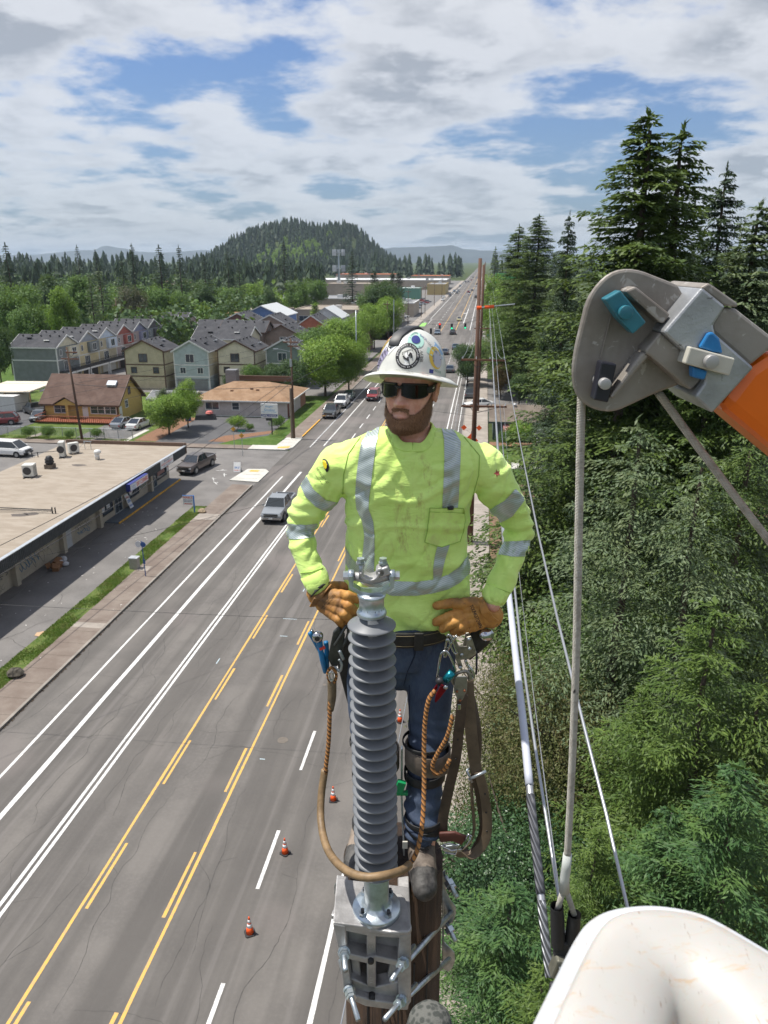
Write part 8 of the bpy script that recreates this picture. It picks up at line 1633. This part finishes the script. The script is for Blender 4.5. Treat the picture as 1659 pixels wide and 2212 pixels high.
lr=[(928,1400,2.47),(930,1470,2.44),(928,1540,2.41),(925,1600,2.38),(918,1680,2.35),(914,1740,2.31),(912,1790,2.28)];ll=[(806,1400,2.47),(800,1470,2.44),(800,1540,2.41),(802,1600,2.40),(803,1680,2.38),(803,1740,2.34),(803,1795,2.31)]
for q,rr in((lr,[.095,.088,.076,.070,.066,.066,.063]),(ll,[.095,.088,.078,.070,.064,.062,.062])):chain(b,[L(*p)for p in q],rr,20)
def jf(p):
 kz=L(925,1600,2.38).z;k2=L(915,1770,2.3).z;w=math.exp(-((p.z-kz)/.08)**2)+1.3*math.exp(-((p.z-k2)/.09)**2);return w*.0055*math.sin(p.z*130+p.x*50+4*mn.noise(p*9))+.003*mn.noise(p*14)+.002*mn.noise(p*35)
r,co=remesh(b,.0062,6,jf)
jm=NT('blue_denim',.85);n1=jm.noise(5,4,.6);n2=jm.noise(200,2,.7,sc=(1,1,.3));n3=jm.noise(18,4,.7,sc=(1,1,.4));c=jm.mix(jm.map(n1,.3,.7),(.012,.022,.055),(.045,.075,.13));c=jm.mix(jm.math('MULTIPLY',jm.map(n3,.5,.7),.4),c,(.10,.13,.17));c=jm.mix(jm.math('MULTIPLY',n2,.35),c,(.15,.18,.24));jm.color(c);jm.bump(n2,.001,.5)
jn=finish(r,co,'jeans',jm.m,man);jb=BVHTree.FromPolygons([Vector(v)for v in co.tolist()],[tuple(p.vertices)for p in r.polygons])
def jhit(x,y,off):r_=ray(x,y);h=jb.ray_cast(EYE,Vector((r_[4],r_[3],r_[2])).normalized());return None if h[0]is None else h[0]+h[1]*off
def jseam(pts,name='seam'):
 P3=[h for h in(jhit(*q,.001)for q in dense(pts))if h is not None]
 if len(P3)>2:b=MB();b.tube(P3,.0014,5);b.build(name,pm('denim_seam',(.012,.02,.045),.9,var=0),jn,True)
jseam([(893,1385),(895,1420),(880,1450),(872,1480)]);jseam([(885,1480),(884,1540),(888,1590)]);jseam([(884,1795),(912,1803),(940,1798)]);jseam([(896,1386),(897,1412),(888,1432)])
M_BOOT=pm('worn_brown_leather',(.085,.062,.048),.7,var=.45,scale=22,bump=.4,bscale=120,col2=(.19,.155,.125));M_TOE=pm('scuffed_black_toe',(.02,.02,.021),.6,var=.8,scale=25,bump=.4,bscale=90,col2=(.085,.08,.075))
def boot(toe,heel,ank,m_):
 sp=PTZ+.012;t,h,a=(Vector((p.x,p.y,0))for p in(toe,heel,ank));b=MB();up=lambda v,z:Vector((v.x,v.y,sp+z))
 d=(t-h).normalized();s_=Vector((-d.y,d.x,0))
 chain(b,[up(t,.036),up(t.lerp(h,.22),.044),up(t.lerp(h,.45),.056),up(t.lerp(h,.68),.066)],[.044,.049,.050,.052],18);caps(b,up(t.lerp(h,.05)+s_*.012,.033),up(t.lerp(h,.05)-s_*.012,.033),.033,.033);chain(b,[up(t.lerp(h,.7),.07),up(h,.045)],[.050,.040],16);chain(b,[up(t.lerp(h,.74),.08),Vector((a.x,a.y,sp+.19))],[.052,.056],16)
 r,co=remesh(b,.0045,4,lambda p:.0016*mn.noise(p*40));co[:,2]=np.maximum(co[:,2],sp);bt=finish(r,co,'boot',[m_,M_TOE],man);r.polygons.foreach_set('material_index',[1 if(Vector(p.center)+Vector(OFF[man.name])-up(t,.02)).length<.082 else 0 for p in r.polygons])
 b=MB();o=[]
 for i in range(24):al=2*PI*i/24;u_=math.cos(al);q=t.lerp(h,.5-.56*u_)+s_*(.052 if u_>-.2 else.044)*math.sin(al)*(1-.25*abs(u_)**3);o.append((q.x,q.y))
 b.prism(o,PTZ+.001,sp+.014);b.build('sole',M_BLACK,bt,bevel=.003);return bt,sp,t,h,s_
tR=L(914,1930,2.12);bt,sp,t_,h_,s_=boot(Vector((L(914,1930,2.13).x+.004,2.115,0)),Vector((L(905,1930,2.3).x+.0,2.42,0)),L(912,1780,2.33),M_BOOT)
b=MB()
for k in range(5):
 q=t_.lerp(h_,.36+k*.075);z=sp+.105+k*.022;w_=.022;b.tube([(q.x+s_.x*w_,q.y+s_.y*w_-.006,z),(q.x,q.y-.014,z+.012),(q.x-s_.x*w_,q.y-s_.y*w_-.006,z+.016)],.0022,5);b.tube([(q.x-s_.x*w_,q.y-s_.y*w_-.006,z),(q.x,q.y-.013,z+.010),(q.x+s_.x*w_,q.y+s_.y*w_-.006,z+.016)],.0022,5)
b.build('laces',M_BLACK,bt,True)
boot(Vector((L(770,1930,2.2).x-.004,2.22,0)),Vector((L(800,1930,2.3).x,2.44,0)),L(803,1780,2.36),pm('tan_boot_leather',(.24,.19,.15),.75,var=.25,scale=20))
M_PAD=pm('grey_tan_pad',(.155,.125,.10),.75,var=.25,scale=18,bump=.3,bscale=60);M_STR=pm('black_strap',(.015,.015,.016),.6,var=.3)
for(c1,c2_,px,D,rr,nm)in((1655,1720,918,2.345,.079,'a'),(1655,1720,803,2.365,.077,'b')):
 z0=L(px,1630,D).z;c_=L(px,1630,D);pad=ringband('climber_pad',Vector((c_.x+(.01 if nm=='a' else.02),c_.y,z0)),rr,rr,.078,M_PAD,man,30,tilt=-.008,thick=.007)
 ringband('strap',Vector((c_.x,c_.y,z0-.075)),rr-.006,rr-.006,.036,M_STR,pad,26,thick=.004);ringband('strap',Vector((c_.x,c_.y,z0+.058)),rr+.001,rr-.002,.014,M_STR,pad,26,thick=.004)
 b=MB();x_=c_.x-(rr+.004 if nm=='a' else-(rr+.004));b.strap([Vector((x_,c_.y,z0+.03)),Vector((x_,c_.y-.02,z0-.16)),Vector((x_+(.01 if nm=='a' else-.01),c_.y-.05,PTZ+.03))],.026,.007,(0,1,0));b.build('climber_shank',M_GALV,pad,bevel=.001)
 a_=L(px-4,1815,D-.06);ringband('ankle_strap',Vector((a_.x,a_.y,PTZ+.165)),.062,.062,.03,M_STR,pad,26,tilt=.006,thick=.005)
 if nm=='a':
  b=MB();b.box(L(875,1825,2.235),(.018,.006,.03));b.build('strap_tag',M_CLW,pad,bevel=.001);ringband('ankle_strap',Vector((a_.x,a_.y,PTZ+.200)),.066,.066,.022,M_STR,pad,26,thick=.005)
  b=MB();q=L(864,1700,2.28);b.box(q,(.03,.02,.05),M=Matrix.Rotation(.3,3,'Y'));b.box(q+Vector((.008,0,-.025)),(.04,.018,.012));b.build('green_buckle',pm('green_plastic',(.01,.26,.09),.4,var=.15),pad,bevel=.002)
# ================================================================ GEAR HANGING FROM THE BELT
M_HOSE=pm('tan_hose',(.20,.13,.065),.55,var=.3,scale=26,bump=.2,bscale=120)
ro=NT('orange_black_rope',.85);s1=ro.noise(60,2,.5,sc=(1,1,.5));s2=ro.math('SINE',ro.math('ADD',ro.math('MULTIPLY',ro.z,420),ro.math('MULTIPLY',ro.x,350)));c=ro.mix(ro.map(s2,.45,.7),(.38,.165,.045),(.045,.028,.02));c=ro.mix(ro.math('MULTIPLY',ro.map(s1,.4,.7),.45),c,(.25,.13,.05));ro.color(c);ro.bump(s2,.002,.6);M_OR=ro.m
def gear(name,label,cat,base):return near(name,label,cat,base)
lan=gear('lanyard','orange and black climbing rope looping in front of the insulator through a tan hose','lanyard',L(715,1450,2.34))
def seg(name,pts,rad,m,par,n=10,sub=5,flat=None):P3,rr=spline([L(*p)for p in pts],rad,sub);b=MB();b.tube(P3,rr,n,True,flat);return b.build(name,m,par,True)
seg('rope',[(717,1480,2.33),(713,1520,2.31),(710,1600,2.28),(702,1672,2.25)],.0078,M_OR,lan)
seg('hose',[(702,1662,2.26),(694,1720,2.22),(694,1780,2.15),(708,1835,2.04),(740,1875,1.93),(785,1894,1.87),(830,1891,1.87),(868,1880,1.92),(884,1868,1.96)],.0128,M_HOSE,lan,14,6)
seg('rope',[(882,1870,1.955),(900,1840,2.00),(912,1780,2.07),(916,1700,2.14),(916,1620,2.19),(918,1560,2.22),(926,1512,2.24),(940,1492,2.26)],.0080,M_OR,lan)
seg('rope_tail',[(978,1545,2.28),(966,1590,2.26),(944,1630,2.25),(934,1655,2.245),(942,1672,2.24),(962,1660,2.25),(972,1640,2.27)],.0074,M_OR,lan)
seg('rope_whipping',[(717,1470,2.33),(717,1505,2.32),(713,1535,2.31)],[.016,.015,.012],pm('olive_tape',(.13,.095,.055),.7,var=.3,scale=40),lan,12)
seg('thimble',[(716,1478,2.32),(709,1464,2.32),(709,1450,2.32),(716,1442,2.32),(724,1450,2.32),(726,1464,2.32),(719,1478,2.32)],.0055,M_OR,lan);seg('eyelet',[(716,1472,2.315),(711,1462,2.315),(713,1452,2.315),(718,1454,2.315),(720,1466,2.315),(716,1472,2.315)],.004,pm('bright_aluminium',(.6,.6,.6),.25,.9,var=0),lan)
hook=gear('snap_hook','dark grey double locking snap hook on the left hip','snap hook',L(725,1400,2.36));b=MB();b.ext([(0,0),(.02,0),(.042,.06),(.048,.12),(.028,.15),(.008,.13),(-.012,.03)],L(716,1440,2.34),(1,0,0),(0,0,1),(0,1,0),.016);b.build('body',pm('gunmetal',(.075,.078,.075),.45,.7,var=.2,scale=30),hook,bevel=.004)
seg('hook_ring',[(722,1440,2.335),(734,1450,2.335),(738,1436,2.335),(732,1424,2.335)],.005,M_GALV,hook);seg('gate',[(722,1395,2.33),(735,1375,2.33),(748,1352,2.34),(752,1368,2.34),(742,1395,2.33)],.005,MATS['gunmetal'],hook);seg('spring',[(733,1405,2.325),(742,1425,2.325)],.006,M_GALV,hook)
pch=gear('tool_holster','black leather holster hanging at the left hip with a long pointed flap','holster',L(742,1420,2.42));b=MB();b.ext([(0,0),(.06,.01),(.055,-.13),(.048,-.30),(.035,-.31),(.01,-.20),(-.012,-.10)],L(735,1385,2.42),(1,0,0),(0,0,1),(0,1,0),.02);b.build('leather',M_BELT,pch,bevel=.005)
to=gear('hand_tools','ratchet wrench and blue handled pliers sticking out of the holster','tools',L(690,1400,2.36));M_TB=pm('blue_grip',(.015,.16,.36),.4,var=.1)
seg('blue_handle',[(668,1366,2.35),(684,1392,2.35),(702,1425,2.36)],[.007,.0085,.009],M_TB,to);seg('blue_handle',[(704,1386,2.36),(706,1410,2.36),(706,1445,2.36)],.0085,M_TB,to);seg('blue_handle',[(692,1402,2.34),(697,1428,2.34),(703,1452,2.35)],[.009,.009,.008],M_TB,to);seg('ratchet_handle',[(688,1382,2.34),(694,1404,2.34)],[.013,.008],M_TB,to)
b=MB();p=L(686,1376,2.335);Mr=Matrix.Rotation(PI/2,3,'X');b.lathe([(.0,.012),(.010,.012),(.018,.008),(.019,-.008),(0,-.008)],p,24,M=Mr);rh=b.build('ratchet_head',M_CHR,to,True);b=MB();b.lathe([(0,.013),(.009,.013),(.009,.016),(0,.016)],p,16,M=Mr);b.build('socket_drive',M_DKMETAL,rh)
seg('chrome_tip',[(673,1360,2.355),(680,1375,2.355)],.0045,M_CHR,to);b=MB();b.strap([L(690,1402,2.33),L(702,1398,2.335)],.008,.01,(0,0,1));b.build('red_band',M_RED,to)
M_ZN=pm('worn_zinc',(.30,.28,.24),.42,.8,var=.3,scale=40)
hw2=gear('rope_grab','zinc plated positioning lanyard adjuster on the right hip with riveted plates','rope adjuster',L(1000,1420,2.30))
def zc(pts,D,th=.006,m=None,par=None,name='side_plate',bev=.002):
 q=[L((1660+x/3.6875)/1.823,(2250+y/3.6875)/1.823,D)for x,y in pts];n_=len(q);b=MB();b.add(q+[p+Vector((0,th,0))for p in q],[tuple(range(n_)),tuple(range(n_,2*n_))[::-1]]+[(i,n_+i,n_+(i+1)%n_,(i+1)%n_)for i in range(n_)]);return b.build(name,m or M_ZN,par or hw2,bevel=bev)
zc([(480,960),(540,1080),(620,1090),(740,1090),(800,1180),(785,1215),(680,1280),(560,1290),(520,1230),(440,1010)],2.30);zc([(650,960),(720,940),(790,1150),(760,1200),(660,1110)],2.288);zc([(600,1080),(640,900),(690,890),(670,1100)],2.31,name='arm');zc([(480,1180),(540,1200),(600,1390),(560,1420),(500,1300)],2.29,name='lever')
for(x,y)in((690,985),(700,1125),(585,1210),(560,1395)):p=ZC([(x,y)],[2.284])[0];b=MB();b.lathe([(0,.004),(.005,.003),(.0065,0)],p,12,M=Mr);b.build('rivet',M_GALV,hw2,True)
seg2=lambda name,pts,D,r_,m,par:(lambda P3:(lambda b:(b.tube(spline(P3,r_,4)[0],r_,8),b.build(name,m,par,True))[1])(MB()))(ZC(pts,D))
c1=gear('carabiner','upper steel carabiner clipped on the belt ring at the right hip','carabiner',L(965,1400,2.29));seg2('frame',[(370,950),(390,920),(430,960),(500,1150),(520,1190),(480,1190),(440,1120),(380,980),(350,1080),(330,1220),(350,1230),(400,1100),(510,930)],[2.29]*13,.0042,M_CHR,c1)
c2=gear('carabiner','lower carabiner with turquoise screw sleeve holding the rope grab','carabiner',L(945,1460,2.27));seg2('frame',[(225,1540),(245,1420),(270,1250),(300,1180),(360,1160),(420,1250),(480,1400),(490,1460)],[2.275]*8,.0046,M_CHR,c2)
b=MB();A,B_=ZC([(450,1460),(345,1590)],[2.262,2.262]);b.cyl(A,B_,.0135,n=20);b.build('screw_sleeve',pm('turquoise_anodised',(.01,.20,.26),.25,.7,var=.15,scale=60),c2,True)
ca=gear('rope_clamp','red anodised two cheeked rope clamp below the carabiner','rope clamp',L(935,1500,2.25));M_RA=pm('red_anodised',(.22,.008,.02),.25,.6,var=.2,scale=40)
zc([(225,1640),(240,1680),(200,1760),(130,1860),(110,1850),(150,1740)],2.262,.005,M_RA,ca,'cheek');zc([(290,1640),(370,1680),(350,1740),(280,1830),(205,1915),(190,1890),(210,1790)],2.240,.005,M_RA,ca,'cheek');b=MB();A=ZC([(350,1680)],[2.236])[0];b.lathe([(0,.006),(.007,.005),(.008,0)],A,14,M=Mr);b.build('pivot',M_CHR,ca,True)
b=MB();A=ZC([(265,1600)],[2.256])[0];b.lathe([(.0,.008),(.012,.006),(.014,-.008)],A,16,M=Mr);b.build('pulley',M_DKMETAL,ca,True)
dr=gear('d_ring','steel d ring joining belt and leather straps on the right hip','ring',L(1005,1470,2.30));seg2('ring',[(470,1640),(450,1560),(520,1480),(640,1450),(690,1500),(700,1580)],[2.285]*6,.0062,M_ZN,dr);seg2('ring',[(640,1290),(660,1350),(720,1420),(760,1500),(750,1560),(715,1520),(690,1400)],[2.295]*7,.0052,M_CHR,dr)
tbp=gear('strap_keeper','riveted steel keeper plate hanging over the dark leather strap','strap plate',L(995,1530,2.27));zc([(485,1545),(520,1525),(650,1525),(668,1560),(660,1740),(600,1870),(560,1900),(520,1870),(470,1740)],2.262,.006,pm('brushed_keeper',(.27,.27,.25),.4,.75,var=.2,scale=30),tbp,'plate',.003)
for(x,y)in((515,1745),(625,1735),(560,1875)):p=ZC([(x,y)],[2.258])[0];b=MB();b.lathe([(0,.003),(.004,.002),(.005,0)],p,10,M=Mr);b.build('copper_rivet',pm('copper_rivet',(.30,.12,.06),.4,.7),tbp,True)
zc([(520,1930),(575,1930),(575,2010),(520,2015)],2.262,.004,M_CHR,tbp,'tongue')
pq=gear('belt_pouch','black pouch with a shiny round cap behind the right glove','pouch',L(1028,1385,2.44));zc([(720,880),(900,800),(1010,960),(1000,1060),(700,1320),(640,1250)],2.42,.05,M_BELT,pq,'pouch',.01);b=MB();A=ZC([(950,920)],[2.40])[0];b.lathe([(0,.002),(.028,.001),(.028,-.008),(0,-.008)],A,28,M=Matrix.Rotation(PI/2-.5,3,'X')@Matrix.Rotation(.4,3,'Y'),sy=.75);b.build('cap',pm('polished_cap',(.55,.56,.6),.12,.95,var=0),pq,True)
b=MB();b.tube(ZC([(800,1150),(800,1400),(790,1500)],[2.40,2.39,2.38]),.004,6);b.build('cord',M_BLACK,pq,True)
def leather(name,a,b_):m=NT(name,.62);n1=m.noise(9,4,.6);n2=m.noise(60,4,.7);c=m.mix(m.map(n1,.3,.7),a,b_);c=m.mix(m.math('MULTIPLY',m.map(n2,.5,.75),.5),c,tuple(q*.5 for q in a));m.color(c);m.bump(n2,.001,.5);return m.m
LE1=leather('dark_brown_leather',(.040,.026,.017),(.085,.058,.038));LE2=leather('olive_brown_leather',(.095,.068,.042),(.16,.115,.072));LE3=leather('oxblood_leather',(.07,.018,.012),(.13,.04,.028))
def lstrap(label,pts,w,m,side=(1,0,0),th=.006):P3,_=spline([L(*p)for p in pts],0,6);o=gear('leather_strap',label,'strap',P3[0]);b=MB();b.strap(P3,w,th,side);b.build('band',m,o,True,bevel=.0015);return o
s1_=lstrap('dark leather strap hanging beside the shin from the keeper plate',[(1000,1500,2.272),(992,1570,2.27),(984,1640,2.268),(966,1720,2.262),(956,1780,2.25),(960,1815,2.24)],.036,LE1);
for y in(1598,1640):p=L(989-(y-1598)*.1,y,2.264);b=MB();b.lathe([(0,.002),(.0032,.0018),(.004,0)],p,8,M=Mr);b.build('eyelet',M_BLACK,s1_)
s2_=lstrap('olive leather strap with a forged buckle halfway down',[(1010,1470,2.31),(1014,1540,2.30),(1022,1620,2.29),(1030,1672,2.285)],.042,LE2);s2c=lstrap('thin olive strap folded behind the buckled one',[(1004,1480,2.32),(1018,1500,2.33),(1030,1550,2.33),(1036,1600,2.32),(1032,1665,2.31)],.026,LE1,(.6,.8,0))
s3_=lstrap('long looped leather strap end with punched holes below the buckle',[(1034,1668,2.28),(1044,1705,2.275),(1052,1760,2.27),(1050,1808,2.26),(1030,1840,2.25),(1005,1850,2.24),(985,1840,2.235)],.034,LE2,(1,-.2,.1));s4_=lstrap('narrow grey strap inside the leather loop',[(1018,1672,2.285),(1020,1730,2.29),(1024,1790,2.28),(1014,1826,2.26)],.016,LE2,(.5,.8,0));lstrap('dark inner half of the leather loop',[(1024,1670,2.29),(1036,1730,2.30),(1042,1790,2.29),(1024,1832,2.27),(1000,1842,2.25)],.026,LE1,(.8,.5,0))
for y in(1715,1755,1795):p=L(1048+(y-1715)*.05,y,2.262);b=MB();b.lathe([(0,.003),(.003,.0025),(.004,0)],p,8,M=Mr);b.build('eyelet',M_BLACK,s3_)
bu=gear('strap_buckle','forged steel bar buckle across the olive strap','buckle',L(1030,1675,2.275));b=MB();b.cyl(L(1012,1684,2.27),L(1050,1666,2.27),.0055,n=10);b.cyl(L(1008,1664,2.27),L(1020,1690,2.27),.004,n=8);b.cyl(L(1008,1664,2.27),L(1014,1660,2.285),.004,n=8);b.build('bar',M_GALV,bu,True)
b2_=gear('strap_buckle','oxblood leather keeper with a wire buckle beside the boot','buckle',L(980,1815,2.22));b=MB();b.strap([L(950,1808,2.22),L(980,1806,2.215),L(1003,1815,2.22)],.040,.012,(0,0,1));b.build('keeper',LE3,b2_,True,bevel=.004)
for pts in([(952,1826),(975,1838),(1000,1834),(1018,1818),(1014,1808)],[(948,1830),(968,1822),(992,1828),(984,1846),(962,1842)],[(996,1836),(1010,1824),(1020,1806),(1012,1802),(1004,1816)]):b=MB();b.tube([L(*p,2.212)for p in pts],.0036,6);b.build('wire_loop',M_CHR,b2_,True)
b=MB();b.ext([(0,0),(.05,.006),(.06,-.022),(.02,-.034),(-.01,-.02)],L(962,1828,2.225),(1,0,0),(0,0,1),(0,1,0),.005);b.build('plate',M_GALV,b2_,bevel=.001)
